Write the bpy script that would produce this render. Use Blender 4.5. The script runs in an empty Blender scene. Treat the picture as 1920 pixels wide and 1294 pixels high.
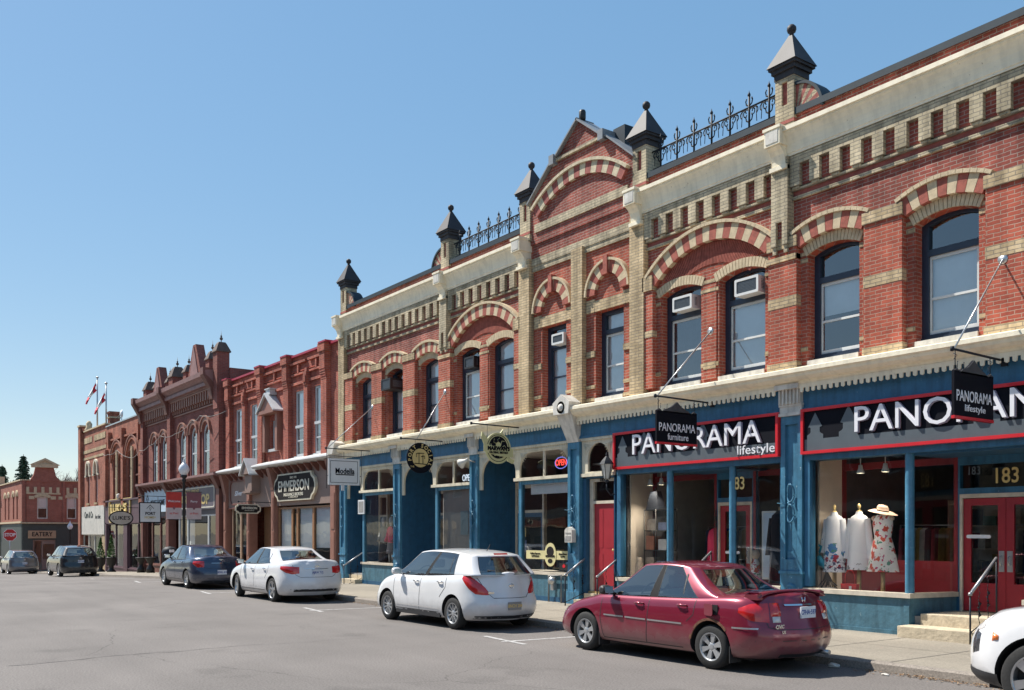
import bpy, bmesh, math, random
from math import sin, cos, tan, pi, radians, sqrt, atan2, asin
from mathutils import Vector, Matrix
from mathutils.geometry import tessellate_polygon
from mathutils.bvhtree import BVHTree
random.seed(7)
S = bpy.context.scene
COL = S.collection
# ---------------------------------------------------------------- camera, sky, sun, exposure
D = 14.8                      # distance of the long facade from the camera
X0 = -17.64                   # centre line of the blue-fronted block
cam = bpy.data.cameras.new("camera"); co = bpy.data.objects.new("camera", cam); COL.objects.link(co)
co.location = (0, 0, 1.85); co.rotation_euler = (radians(90), 0, radians(54.17))
cam.sensor_width = 36; cam.lens = 33.19; cam.shift_y = 0.1836; cam.clip_start = .1; cam.clip_end = 3000
S.camera = co
SUN = Vector((-2.0, -1.0, 3.0)).normalized()
w = bpy.data.worlds.new("World"); S.world = w; w.use_nodes = True
nt = w.node_tree; nt.nodes.clear()
sky = nt.nodes.new('ShaderNodeTexSky'); sky.sky_type = 'NISHITA'; sky.sun_disc = False
sky.sun_elevation = asin(SUN.z); sky.sun_rotation = atan2(SUN.x, SUN.y); sky.altitude = 250
sky.air_density = 1.0; sky.dust_density = 0.3; sky.ozone_density = 1.6
bg = nt.nodes.new('ShaderNodeBackground'); bg.inputs[1].default_value = 0.15
wo = nt.nodes.new('ShaderNodeOutputWorld')
ga = nt.nodes.new('ShaderNodeGamma'); ga.inputs[1].default_value = .38
hs = nt.nodes.new('ShaderNodeHueSaturation'); hs.inputs['Saturation'].default_value = 2.1; hs.inputs['Value'].default_value = 1.53; hs.inputs['Hue'].default_value = .499
nt.links.new(sky.outputs[0], ga.inputs[0]); nt.links.new(ga.outputs[0], hs.inputs['Color']); nt.links.new(hs.outputs[0], bg.inputs[0]); nt.links.new(bg.outputs[0], wo.inputs[0])
sl = bpy.data.lights.new("sun", 'SUN'); sl.energy = 4.6; sl.angle = radians(.5); sl.color = (1, .95, .87)
so = bpy.data.objects.new("sun", sl); COL.objects.link(so)
so.rotation_euler = SUN.to_track_quat('Z', 'Y').to_euler(); so.location = (-40, -20, 50)
S.view_settings.view_transform = 'Standard'; S.view_settings.look = 'None'
S.view_settings.exposure = 0.82; S.view_settings.gamma = 1.0
S.cycles.max_bounces = 8; S.cycles.transparent_max_bounces = 16
S.cycles.sample_clamp_indirect = 4

def G(x):                     # the street falls gently away to the far corner
    if x > -38: return 0.0
    if x > -90: return (x + 38) * .028
    return -52 * .028
# ---------------------------------------------------------------- materials
MATS = {}
def N(nt, t, **k):
    n = nt.nodes.new('ShaderNode' + t)
    for a, b in k.items(): setattr(n, a, b)
    return n
def mat(name, c, rough=.7, metal=0, var=.12, vs=3.0, bump=0, bs=60, coat=0, emit=0, spec=.5, streak=.0, chip=None):
    if name in MATS: return MATS[name]
    m = bpy.data.materials.new(name); m.use_nodes = True; nt = m.node_tree; L = nt.links.new
    b = nt.nodes['Principled BSDF']; b.inputs['Roughness'].default_value = rough
    b.inputs['Metallic'].default_value = metal; b.inputs['Coat Weight'].default_value = coat
    b.inputs['Specular IOR Level'].default_value = spec
    c = tuple(c) + (1,)
    tc = N(nt, 'TexCoord')
    if var:
        n = N(nt, 'TexNoise'); n.inputs['Scale'].default_value = vs; n.inputs['Detail'].default_value = 7
        n.inputs['Roughness'].default_value = .65
        L(tc.outputs['Object'], n.inputs['Vector'])
        r = N(nt, 'MapRange'); r.inputs[1].default_value = .3; r.inputs[2].default_value = .7
        r.inputs[3].default_value = 1 - var; r.inputs[4].default_value = 1 + var
        L(n.outputs[0], r.inputs[0])
        v = N(nt, 'VectorMath', operation='SCALE'); v.inputs[0].default_value = c[:3]
        L(r.outputs[0], v.inputs['Scale']); out = v.outputs[0]
        if streak:                              # rain streaks and grime run down painted work
            ms = N(nt, 'Mapping'); ms.inputs['Scale'].default_value = (9, 9, .8); L(tc.outputs['Object'], ms.inputs[0]); ns = N(nt, 'TexNoise'); ns.inputs['Scale'].default_value = 1; ns.inputs['Detail'].default_value = 7; L(ms.outputs[0], ns.inputs['Vector'])
            rs = N(nt, 'MapRange'); rs.inputs[1].default_value = .36; rs.inputs[2].default_value = .56; rs.inputs[3].default_value = 1 - streak; rs.inputs[4].default_value = 1.04; L(ns.outputs[0], rs.inputs[0])
            v2 = N(nt, 'VectorMath', operation='SCALE'); L(out, v2.inputs[0]); L(rs.outputs[0], v2.inputs['Scale']); out = v2.outputs[0]
        if chip:                                # flaked paint shows the coat below
            nc = N(nt, 'TexNoise'); nc.inputs['Scale'].default_value = 13; nc.inputs['Detail'].default_value = 8; nc.inputs['Roughness'].default_value = .7; L(tc.outputs['Object'], nc.inputs['Vector'])
            rc_ = N(nt, 'MapRange'); rc_.inputs[1].default_value = .645; rc_.inputs[2].default_value = .66; L(nc.outputs[0], rc_.inputs[0])
            mc = N(nt, 'Mix', data_type='RGBA'); L(rc_.outputs[0], mc.inputs[0]); L(out, mc.inputs[6]); mc.inputs[7].default_value = tuple(chip) + (1,); out = mc.outputs[2]
        L(out, b.inputs['Base Color'])
    else: b.inputs['Base Color'].default_value = c
    if bump:
        n2 = N(nt, 'TexNoise'); n2.inputs['Scale'].default_value = bs; n2.inputs['Detail'].default_value = 4
        L(tc.outputs['Object'], n2.inputs['Vector'])
        bp = N(nt, 'Bump'); bp.inputs['Strength'].default_value = bump; bp.inputs['Distance'].default_value = .01
        L(n2.outputs[0], bp.inputs['Height']); L(bp.outputs[0], b.inputs['Normal'])
    if emit:
        b.inputs['Emission Color'].default_value = c; b.inputs['Emission Strength'].default_value = emit
    MATS[name] = m; return m

def brick(name, c1, c2, mortar, dirt=.25, rows=.066, bw=.215, stain=None, streak=0.0):
    """running-bond brick laid in the plane of the wall: u = x + y, v = z"""
    m = bpy.data.materials.new(name); m.use_nodes = True; nt = m.node_tree; L = nt.links.new
    b = nt.nodes['Principled BSDF']; b.inputs['Roughness'].default_value = .85
    b.inputs['Specular IOR Level'].default_value = .25
    tc = N(nt, 'TexCoord'); sx = N(nt, 'SeparateXYZ'); L(tc.outputs['Object'], sx.inputs[0])
    ad = N(nt, 'Math', operation='ADD'); L(sx.outputs[0], ad.inputs[0]); L(sx.outputs[1], ad.inputs[1])
    cb = N(nt, 'CombineXYZ'); L(ad.outputs[0], cb.inputs[0]); L(sx.outputs[2], cb.inputs[1])
    t = N(nt, 'TexBrick'); t.offset = .5; t.squash = 1
    t.inputs['Color1'].default_value = tuple(c1) + (1,); t.inputs['Color2'].default_value = tuple(c2) + (1,)
    t.inputs['Mortar'].default_value = tuple(mortar) + (1,); t.inputs['Scale'].default_value = 1
    t.inputs['Mortar Size'].default_value = .008; t.inputs['Mortar Smooth'].default_value = .3
    t.inputs['Bias'].default_value = 0; t.inputs['Brick Width'].default_value = bw; t.inputs['Row Height'].default_value = rows
    nd = N(nt, 'TexNoise'); nd.inputs['Scale'].default_value = 9; nd.inputs['Detail'].default_value = 2; L(cb.outputs[0], nd.inputs['Vector'])
    vd = N(nt, 'VectorMath', operation='MULTIPLY_ADD'); L(nd.outputs['Color'], vd.inputs[0]); vd.inputs[1].default_value = (.022, .022, 0); L(cb.outputs[0], vd.inputs[2])
    L(vd.outputs[0], t.inputs['Vector'])
    n = N(nt, 'TexNoise'); n.inputs['Scale'].default_value = 1.1; n.inputs['Detail'].default_value = 9; n.inputs['Roughness'].default_value = .7
    L(tc.outputs['Object'], n.inputs['Vector'])
    r = N(nt, 'MapRange'); r.inputs[1].default_value = .32; r.inputs[2].default_value = .68
    r.inputs[3].default_value = 1 - dirt; r.inputs[4].default_value = 1 + dirt * .6
    L(n.outputs[0], r.inputs[0])
    v = N(nt, 'VectorMath', operation='SCALE'); L(t.outputs['Color'], v.inputs[0]); L(r.outputs[0], v.inputs['Scale'])
    if streak:
        ms = N(nt, 'Mapping'); ms.inputs['Scale'].default_value = (5, 5, .35); L(tc.outputs['Object'], ms.inputs[0]); ns = N(nt, 'TexNoise'); ns.inputs['Scale'].default_value = 1; ns.inputs['Detail'].default_value = 6; L(ms.outputs[0], ns.inputs['Vector'])
        rs = N(nt, 'MapRange'); rs.inputs[1].default_value = .38; rs.inputs[2].default_value = .6; rs.inputs[3].default_value = 1 - streak * 1.6; rs.inputs[4].default_value = 1 + streak * .5; L(ns.outputs[0], rs.inputs[0])
        v2 = N(nt, 'VectorMath', operation='SCALE'); L(v.outputs[0], v2.inputs[0]); L(rs.outputs[0], v2.inputs['Scale']); v = v2
    # lime wash and spalled faces on single bricks
    n3 = N(nt, 'TexNoise'); n3.inputs['Scale'].default_value = 7; n3.inputs['Detail'].default_value = 6
    L(cb.outputs[0], n3.inputs['Vector'])
    r3 = N(nt, 'MapRange'); r3.inputs[1].default_value = .6; r3.inputs[2].default_value = .74
    r3.inputs[3].default_value = 0; r3.inputs[4].default_value = .3
    L(n3.outputs[0], r3.inputs[0])
    mx = N(nt, 'Mix', data_type='RGBA'); L(r3.outputs[0], mx.inputs[0]); L(v.outputs[0], mx.inputs[6])
    st = stain or tuple(min(.6, q * 1.5 + .05) for q in c1)
    mx.inputs[7].default_value = tuple(st) + (1,)
    L(mx.outputs[2], b.inputs['Base Color'])
    bp = N(nt, 'Bump'); bp.inputs['Strength'].default_value = .7; bp.inputs['Distance'].default_value = .012
    iv = N(nt, 'Math', operation='SUBTRACT'); iv.inputs[0].default_value = 1; L(t.outputs['Fac'], iv.inputs[1])
    L(iv.outputs[0], bp.inputs['Height']); L(bp.outputs[0], b.inputs['Normal'])
    MATS[name] = m; return m

def glass(name, tint=(.9, .95, .95), refl=1.0, base=.04, rough=0.0):
    """thin clear glazing: see-through with a sky-bright mirror layer"""
    m = bpy.data.materials.new(name); m.use_nodes = True; nt = m.node_tree; nt.nodes.clear(); L = nt.links.new
    o = N(nt, 'OutputMaterial'); tr = N(nt, 'BsdfTransparent'); tr.inputs[0].default_value = tuple(tint) + (1,)
    gl = N(nt, 'BsdfGlossy'); gl.inputs['Roughness'].default_value = rough; gl.inputs[0].default_value = (1, 1, 1, 1)
    fr = N(nt, 'Fresnel'); fr.inputs[0].default_value = 1.5
    mu = N(nt, 'Math', operation='MULTIPLY_ADD'); L(fr.outputs[0], mu.inputs[0]); mu.inputs[1].default_value = refl; mu.inputs[2].default_value = base
    mu.use_clamp = True
    # old panes are never quite flat
    tc = N(nt, 'TexCoord'); n = N(nt, 'TexNoise'); n.inputs['Scale'].default_value = 1.3; n.inputs['Detail'].default_value = 1
    L(tc.outputs['Object'], n.inputs['Vector']); bp = N(nt, 'Bump'); bp.inputs['Strength'].default_value = .12; bp.inputs['Distance'].default_value = .03
    L(n.outputs[0], bp.inputs['Height']); L(bp.outputs[0], gl.inputs['Normal'])
    mi = N(nt, 'MixShader'); L(mu.outputs[0], mi.inputs[0]); L(tr.outputs[0], mi.inputs[1]); L(gl.outputs[0], mi.inputs[2])
    L(mi.outputs[0], o.inputs[0]); MATS[name] = m; return m

def paint(name, c, flake=0.0, rough=.28, metal=.0):
    m = mat(name, c, rough=rough, metal=metal, var=.04, vs=2, coat=1.0)
    m.node_tree.nodes['Principled BSDF'].inputs['Coat Roughness'].default_value = .04
    nt = m.node_tree; L = nt.links.new; b = nt.nodes['Principled BSDF']
    # road dust thickening towards the sills
    tc = N(nt, 'TexCoord'); sz = N(nt, 'SeparateXYZ'); L(tc.outputs['Object'], sz.inputs[0]); nz = N(nt, 'TexNoise'); nz.inputs['Scale'].default_value = 6; nz.inputs['Detail'].default_value = 6; L(tc.outputs['Object'], nz.inputs['Vector'])
    ma = N(nt, 'Math', operation='MULTIPLY_ADD'); L(nz.outputs[0], ma.inputs[0]); ma.inputs[1].default_value = .35; L(sz.outputs[2], ma.inputs[2])
    mr = N(nt, 'MapRange'); mr.inputs[1].default_value = .72; mr.inputs[2].default_value = .40; mr.inputs[3].default_value = 0; mr.inputs[4].default_value = .45; L(ma.outputs[0], mr.inputs[0])
    mx = N(nt, 'Mix', data_type='RGBA'); L(mr.outputs[0], mx.inputs[0]); src = b.inputs['Base Color'].links[0].from_socket; L(src, mx.inputs[6]); mx.inputs[7].default_value = (.22, .20, .18, 1); L(mx.outputs[2], b.inputs['Base Color'])
    rr = N(nt, 'MapRange'); L(mr.outputs[0], rr.inputs[0]); rr.inputs[2].default_value = .45; rr.inputs[3].default_value = .04; rr.inputs[4].default_value = .5; L(rr.outputs[0], b.inputs['Coat Roughness'])
    return m
# ---------------------------------------------------------------- mesh helpers
ROOT = {}
def sub(o):                    # world offset of a thing's origin
    while o is not None and o.parent is not None: o = o.parent
    return ROOT.get(o.name, Vector((0, 0, 0))) if o is not None else Vector((0, 0, 0))

AX = {'xz': lambda a, b, d: (a, d, b), 'yz': lambda a, b, d: (d, a, b), 'xy': lambda a, b, d: (a, b, d)}
def pieces(mb, name, mats, root):
    """each box of the builder as an object of its own"""
    for k in range(0, len(mb.v), 8):
        q = MB(); q.v = mb.v[k:k + 8]; n_ = k // 8 * 6; q.f = [tuple(i - k for i in f) for f in mb.f[n_:n_ + 6]]; q.m = mb.m[n_:n_ + 6]; q.sm = mb.sm[n_:n_ + 6]
        q.build(name, mats, root)
class MB:
    def __init__(s): s.v = []; s.f = []; s.m = []; s.sm = []
    def add(s, vs, fs, m=0, smooth=False):
        o = len(s.v); s.v += [tuple(v) for v in vs]
        for f in fs: s.f.append(tuple(i + o for i in f)); s.m.append(m); s.sm.append(smooth)
        return s
    def box(s, x0, x1, y0, y1, z0, z1, m=0):
        vs = [(x, y, z) for x in (x0, x1) for y in (y0, y1) for z in (z0, z1)]
        return s.add(vs, [(0, 1, 3, 2), (4, 6, 7, 5), (0, 4, 5, 1), (2, 3, 7, 6), (0, 2, 6, 4), (1, 5, 7, 3)], m)
    def cbox(s, c, d, m=0, rz=0, bev=0):
        a = [q / 2 for q in d]; o = len(s.v)
        s.box(-a[0], a[0], -a[1], a[1], -a[2], a[2], m)
        for i in range(o, len(s.v)):
            x, y, z = s.v[i]; s.v[i] = (c[0] + x * cos(rz) - y * sin(rz), c[1] + x * sin(rz) + y * cos(rz), c[2] + z)
        return s
    def plate(s, loops, d0, d1, m=0, ax='xz', ms=None):
        """flat plate with holes: front at d0, back at d1, loops = [outer, hole, ...] in plane coords"""
        if not isinstance(loops[0][0], (tuple, list)): loops = [loops]
        A = AX[ax]; flat = [p for l in loops for p in l]
        tris = tessellate_polygon([[Vector((p[0], p[1], 0)) for p in l] for l in loops])
        s.add([A(p[0], p[1], d0) for p in flat], [tuple(t) for t in tris], m)
        s.add([A(p[0], p[1], d1) for p in flat], [tuple(reversed(t)) for t in tris], m)
        for l in loops:
            n = len(l); vs = [A(p[0], p[1], d0) for p in l] + [A(p[0], p[1], d1) for p in l]
            s.add(vs, [(i, (i + 1) % n, (i + 1) % n + n, i + n) for i in range(n)], m if ms is None else ms)
        return s
    def sweep(s, prof, x0, x1, m=0, ax='x', closed=True, smooth=False):
        """profile of (d, z) pairs drawn out along x (or along y with ax='y')"""
        n = len(prof)
        P = (lambda t, p: (t, p[0], p[1])) if ax == 'x' else (lambda t, p: (p[0], t, p[1]))
        vs = [P(x0, p) for p in prof] + [P(x1, p) for p in prof]
        fs = [(i, (i + 1) % n, (i + 1) % n + n, i + n) for i in range(n if closed else n - 1)]
        s.add(vs, fs, m, smooth)
        tr = tessellate_polygon([[Vector((p[0], p[1], 0)) for p in prof]])
        s.add(vs[:n], [tuple(t) for t in tr], m); s.add(vs[n:], [tuple(t) for t in tr], m)
        return s
    def lathe(s, prof, cx=0, cy=0, cz=0, n=20, m=0, smooth=True, axis='z'):
        vs = []; k = len(prof)
        for i in range(n):
            a = 2 * pi * i / n
            for r, h in prof:
                if axis == 'z': vs.append((cx + r * cos(a), cy + r * sin(a), cz + h))
                elif axis == 'y': vs.append((cx + r * cos(a), cy + h, cz + r * sin(a)))
                else: vs.append((cx + h, cy + r * cos(a), cz + r * sin(a)))
        fs = [(i * k + j, ((i + 1) % n) * k + j, ((i + 1) % n) * k + j + 1, i * k + j + 1) for i in range(n) for j in range(k - 1)]
        return s.add(vs, fs, m, smooth)
    def tube(s, pts, r, n=8, m=0, smooth=True, cap=True):
        pts = [Vector(p) for p in pts]; R = r if isinstance(r, (list, tuple)) else [r] * len(pts); vs = []
        up = Vector((0, 0, 1))
        for i, p in enumerate(pts):
            t = (pts[min(i + 1, len(pts) - 1)] - pts[max(i - 1, 0)])
            t = t.normalized() if t.length > 1e-9 else Vector((0, 0, 1))
            a = t.cross(up)
            if a.length < 1e-3: a = t.cross(Vector((0, 1, 0)))
            a.normalize(); b = t.cross(a)
            for k in range(n):
                q = 2 * pi * k / n; vs.append(p + (a * cos(q) + b * sin(q)) * R[i])
        fs = [(i * n + k, i * n + (k + 1) % n, (i + 1) * n + (k + 1) % n, (i + 1) * n + k) for i in range(len(pts) - 1) for k in range(n)]
        s.add(vs, fs, m, smooth)
        if cap: s.add(vs[:n], [tuple(range(n))], m); s.add(vs[-n:], [tuple(range(n))], m)
        return s
    def ring(s, cx, cz, r0, r1, a0, a1, n, d0, d1, ms=(0,), ax='xz', sub_=3, gap=0.0):
        """arch of n voussoirs between radii r0, r1 (angles in degrees from the top), materials cycling"""
        A = AX[ax]
        for k in range(n):
            b0 = radians(a0 + (a1 - a0) * k / n) + gap; b1 = radians(a0 + (a1 - a0) * (k + 1) / n) - gap; vs = []
            for j in range(sub_ + 1):
                b = b0 + (b1 - b0) * j / sub_
                for r in (r0, r1):
                    for d in (d0, d1): vs.append(A(cx + r * sin(b), cz + r * cos(b), d))
            fs = []
            for j in range(sub_):
                o = j * 4; fs += [(o, o + 4, o + 6, o + 2), (o + 1, o + 3, o + 7, o + 5), (o + 2, o + 6, o + 7, o + 3), (o, o + 1, o + 5, o + 4)]
            e = sub_ * 4; fs += [(0, 2, 3, 1), (e, e + 1, e + 3, e + 2)]
            s.add(vs, fs, ms[k % len(ms)])
        return s
    def grid(s, rows, m=0, smooth=True, closed=False):
        h = len(rows); k = len(rows[0]); vs = [p for r in rows for p in r]
        fs = [(i * k + j, i * k + (j + 1) % k, (i + 1) * k + (j + 1) % k, (i + 1) * k + j) for i in range(h - 1) for j in range(k if closed else k - 1)]
        return s.add(vs, fs, m, smooth)
    def build(s, name, mats, parent=None, local=False, bevel=0, recalc=True, loc=None):
        if not isinstance(mats, (list, tuple)): mats = [mats]
        off = Vector((0, 0, 0)) if local else (sub(parent) if parent is not None else (Vector(loc) if loc else Vector((0, 0, 0))))
        me = bpy.data.meshes.new(name)
        me.from_pydata([(v[0] - off.x, v[1] - off.y, v[2] - off.z) for v in s.v], [], s.f)
        for m in mats: me.materials.append(MATS[m] if isinstance(m, str) else m)
        me.polygons.foreach_set('material_index', s.m); me.polygons.foreach_set('use_smooth', s.sm)
        if recalc or bevel:
            bm = bmesh.new(); bm.from_mesh(me); bmesh.ops.remove_doubles(bm, verts=bm.verts, dist=1e-5)
            if recalc: bmesh.ops.recalc_face_normals(bm, faces=bm.faces)
            if bevel:
                es = [e for e in bm.edges if len(e.link_faces) == 2 and e.calc_face_angle(0) > .5]
                bmesh.ops.bevel(bm, geom=es, offset=bevel, segments=2, affect='EDGES', profile=.5)
            bm.to_mesh(me); bm.free()
        me.update()
        o = bpy.data.objects.new(name, me); COL.objects.link(o)
        if parent is not None: o.parent = parent
        elif loc: o.location = loc; ROOT[o.name] = Vector(loc)
        return o
def tag(o, label, cat, group=None, kind=None):
    if label: o['label'] = label
    if cat: o['category'] = cat
    if group: o['group'] = group
    if kind: o['kind'] = kind
    return o
def thing(name, label, cat, loc=(0, 0, 0), group=None, rz=0):
    o = bpy.data.objects.new(name, None); COL.objects.link(o); o.location = loc; o.rotation_euler = (0, 0, rz)
    o.empty_display_size = .2; ROOT[o.name] = Vector(loc) if not rz else Vector((0, 0, 0))
    return tag(o, label, cat, group)
def struct(o): o['kind'] = 'structure'; return o
def copy_tree(o, parent=None):
    c = o.copy(); COL.objects.link(c); c.parent = parent
    for ch in [q for q in bpy.data.objects if q.parent == o]: copy_tree(ch, c)
    return c
def text(s, size, x, z, d, face='front', m='white_letters', parent=None, sx=1.0, depth=.01, bold=0.0, align='CENTER', name='lettering', shear=0, spacing=1.0, arc=None, local=False, fit=None, cap=None):
    """letters on a plane: face 'front' looks to -Y (d = y), 'side' looks to +X (d = x, x = y coord)"""
    cu = bpy.data.curves.new('t', 'FONT'); cu.body = s; cu.size = size; cu.align_x = align; cu.align_y = 'CENTER'
    cu.extrude = depth / 2; cu.offset = bold; cu.resolution_u = 3; cu.shear = shear; cu.space_character = spacing
    t = bpy.data.objects.new('t', cu); COL.objects.link(t)
    bpy.context.view_layer.update()
    me = bpy.data.meshes.new_from_object(t.evaluated_get(bpy.context.evaluated_depsgraph_get()))
    COL.objects.unlink(t); bpy.data.objects.remove(t); bpy.data.curves.remove(cu)
    off = Vector((0, 0, 0)) if local else (sub(parent) if parent is not None else Vector((0, 0, 0)))
    if fit or cap:
        X = [v.co.x for v in me.vertices]; Z = [v.co.y for v in me.vertices]; mx, mz = (max(X) + min(X)) / 2, (max(Z) + min(Z)) / 2
        fx = fit / (max(X) - min(X)) if fit else 1; fz = cap / (max(Z) - min(Z)) if cap else 1
        for v in me.vertices: v.co.x = (v.co.x - mx) * fx; v.co.y = (v.co.y - mz) * fz
        sx = 1
    for v in me.vertices:
        a, b, c = v.co.x * sx, v.co.y, v.co.z
        if arc:
            R, mid = arc; q = a / R; rr = R + b
            a, b = rr * sin(q + mid), rr * cos(q + mid)
        p = Vector((x + a, d - c - depth / 2, z + b)) if face == 'front' else Vector((d + c + depth / 2, x + a, z + b))
        v.co = p - off
    me.materials.clear(); me.materials.append(MATS[m]); me.update()
    o = bpy.data.objects.new(name, me); COL.objects.link(o)
    if parent is not None: o.parent = parent
    return o
def seg(x0, x1, z0, z1, rise, n=10):
    """opening outline with a segmental head: springs at z1, crown at z1 + rise"""
    if rise <= 0: return [(x0, z0), (x1, z0), (x1, z1), (x0, z1)]
    c = (x0 + x1) / 2; h = (x1 - x0) / 2; R = (h * h + rise * rise) / (2 * rise); zc = z1 + rise - R; a = asin(min(1, h / R))
    if rise > h * .999: a = pi / 2; R = h; zc = z1
    return [(x0, z0), (x1, z0)] + [(c + R * sin(a - 2 * a * i / n), zc + R * cos(a - 2 * a * i / n)) for i in range(n + 1)]
def rrect(x0, x1, z0, z1, r, n=4, corners=(1, 1, 1, 1)):
    out = []
    for (cx, cz, a0, k) in ((x1 - r, z0 + r, -90, 0), (x1 - r, z1 - r, 0, 1), (x0 + r, z1 - r, 90, 2), (x0 + r, z0 + r, 180, 3)):
        if corners[k]:
            for i in range(n + 1):
                a = radians(a0 + 90 * i / n); out.append((cx + r * cos(a), cz + r * sin(a)))
        else: out.append(((x1, z0), (x1, z1), (x0, z1), (x0, z0))[k])
    return out
def circ(cx, cz, r, n=24, rz=None): return [(cx + r * cos(2 * pi * i / n), cz + (rz or r) * sin(2 * pi * i / n)) for i in range(n)]

brick('red_brick', (.48, .112, .066), (.33, .072, .046), (.42, .26, .195), dirt=.34, streak=.12)
brick('cream_brick', (.61, .465, .28), (.46, .345, .20), (.31, .25, .18), dirt=.32, stain=(.58, .50, .38), streak=.2)
brick('orange_brick', (.44, .14, .085), (.32, .095, .06), (.34, .21, .16), dirt=.36, streak=.15)
brick('brown_brick', (.28, .085, .066), (.20, .058, .047), (.22, .14, .12), dirt=.35)
brick('dull_brick', (.36, .092, .066), (.25, .062, .047), (.36, .26, .22), dirt=.4, streak=.16)
brick('dull_cream', (.58, .485, .33), (.45, .38, .255), (.30, .26, .2), dirt=.36, stain=(.56, .52, .42), streak=.2)
brick('rose_brick', (.46, .115, .07), (.32, .075, .055), (.35, .2, .16), dirt=.36, streak=.15)
brick('far_brick', (.40, .13, .085), (.32, .10, .065), (.32, .2, .17), dirt=.2)
mat('dull_red', (.30, .085, .068), .85, var=.35, vs=9, bump=.4); mat('dull_stone', (.54, .46, .32), .85, var=.25, vs=8, bump=.4)
mat('cornice_cream', (.80, .72, .55), .6, var=.10, vs=1.7, bump=.15, bs=30, streak=.08, chip=(.5, .42, .3))
mat('red_voussoir', (.33, .088, .06), .85, var=.35, vs=9, bump=.4)
mat('cream_stone', (.54, .43, .28), .85, var=.2, vs=8, bump=.4)
mat('cream_paint', (.62, .56, .43), .6, var=.16, vs=1.7, bump=.15, bs=30, streak=.12, chip=(.38, .32, .23))
mat('white_trim', (.60, .57, .51), .55, var=.16, vs=4, bump=.15, bs=30, streak=.2, chip=(.38, .26, .18))
mat('slate_metal', (.020, .033, .045), .6, var=.2, spec=.3)
mat('cap_metal', (.034, .032, .036), .6, var=.3, spec=.3)
mat('iron', (.014, .018, .026), .6, var=.2, spec=.3)
mat('navy_frame', (.018, .028, .05), .4, var=.2)
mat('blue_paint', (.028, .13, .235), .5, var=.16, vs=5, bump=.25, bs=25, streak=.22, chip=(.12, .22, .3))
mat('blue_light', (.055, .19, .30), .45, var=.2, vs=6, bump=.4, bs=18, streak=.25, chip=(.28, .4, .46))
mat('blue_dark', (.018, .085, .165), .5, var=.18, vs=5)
mat('teal_board', (.06, .15, .20), .5, var=.2, vs=7, bump=.8, bs=14, streak=.2, chip=(.2, .28, .3))
mat('sill_paint', (.56, .49, .39), .6, var=.18, vs=6, bump=.3)
mat('red_paint', (.42, .02, .03), .4, var=.1)
mat('red_door', (.33, .02, .03), .4, var=.1)
mat('red_dark', (.16, .015, .02), .6, var=.15)
mat('sign_red', (.60, .02, .03), .35, var=.08)
mat('sign_black', (.006, .007, .012), .75, var=.1, spec=.12)
mat('sign_grey', (.11, .13, .15), .4, var=.08)
mat('white_letters', (.78, .78, .82), .45, var=.03)
mat('coping_grey', (.20, .215, .23), .5, var=.2)
mat('gold', (.62, .46, .18), .4, metal=.2, var=.1)
mat('gold_dark', (.5, .40, .12), .5, var=.2, vs=20)
mat('black', (.012, .012, .013), .5, var=.1)
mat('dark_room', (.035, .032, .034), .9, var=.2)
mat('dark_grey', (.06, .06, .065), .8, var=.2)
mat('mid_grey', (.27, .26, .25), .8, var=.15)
mat('room_wall', (.66, .59, .50), .9, var=.06)
mat('wood', (.45, .30, .12), .55, var=.2, vs=12)
mat('blind', (.82, .85, .86), .7, var=.05)
mat('curtain_dark', (.10, .12, .14), .9, var=.2)
mat('grey_shade', (.33, .31, .29), .8, var=.05)
mat('sash_white', (.62, .64, .62), .5, var=.1)
mat('ac_white', (.62, .62, .60), .5, var=.06)
mat('ac_grille', (.10, .12, .14), .6, var=.2, vs=30)
mat('stone_step', (.50, .42, .30), .9, var=.22, vs=9, bump=.8, bs=24)
mat('steel', (.5, .5, .5), .35, metal=.8, var=.1)
mat('chrome', (.75, .75, .76), .12, metal=1, var=0)
mat('taupe', (.25, .17, .14), .6, var=.1)
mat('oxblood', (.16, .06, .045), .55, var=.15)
mat('oxblood_brown', (.27, .125, .09), .55, var=.15)  # lighter, browner oxblood for pilasters, hoods, arches and frieze
mat('door_brown', (.20, .10, .05), .5, var=.15, vs=9)
mat('tar', (.02, .02, .022), .9)
glass('pane_glass', tint=(.97, .99, .99), refl=1.5, base=.12)
glass('shop_glass', tint=(.985, .99, .99), refl=.9, base=.02)
glass('car_glass', tint=(.74, .84, .82), refl=1.1, base=.13)
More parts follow.
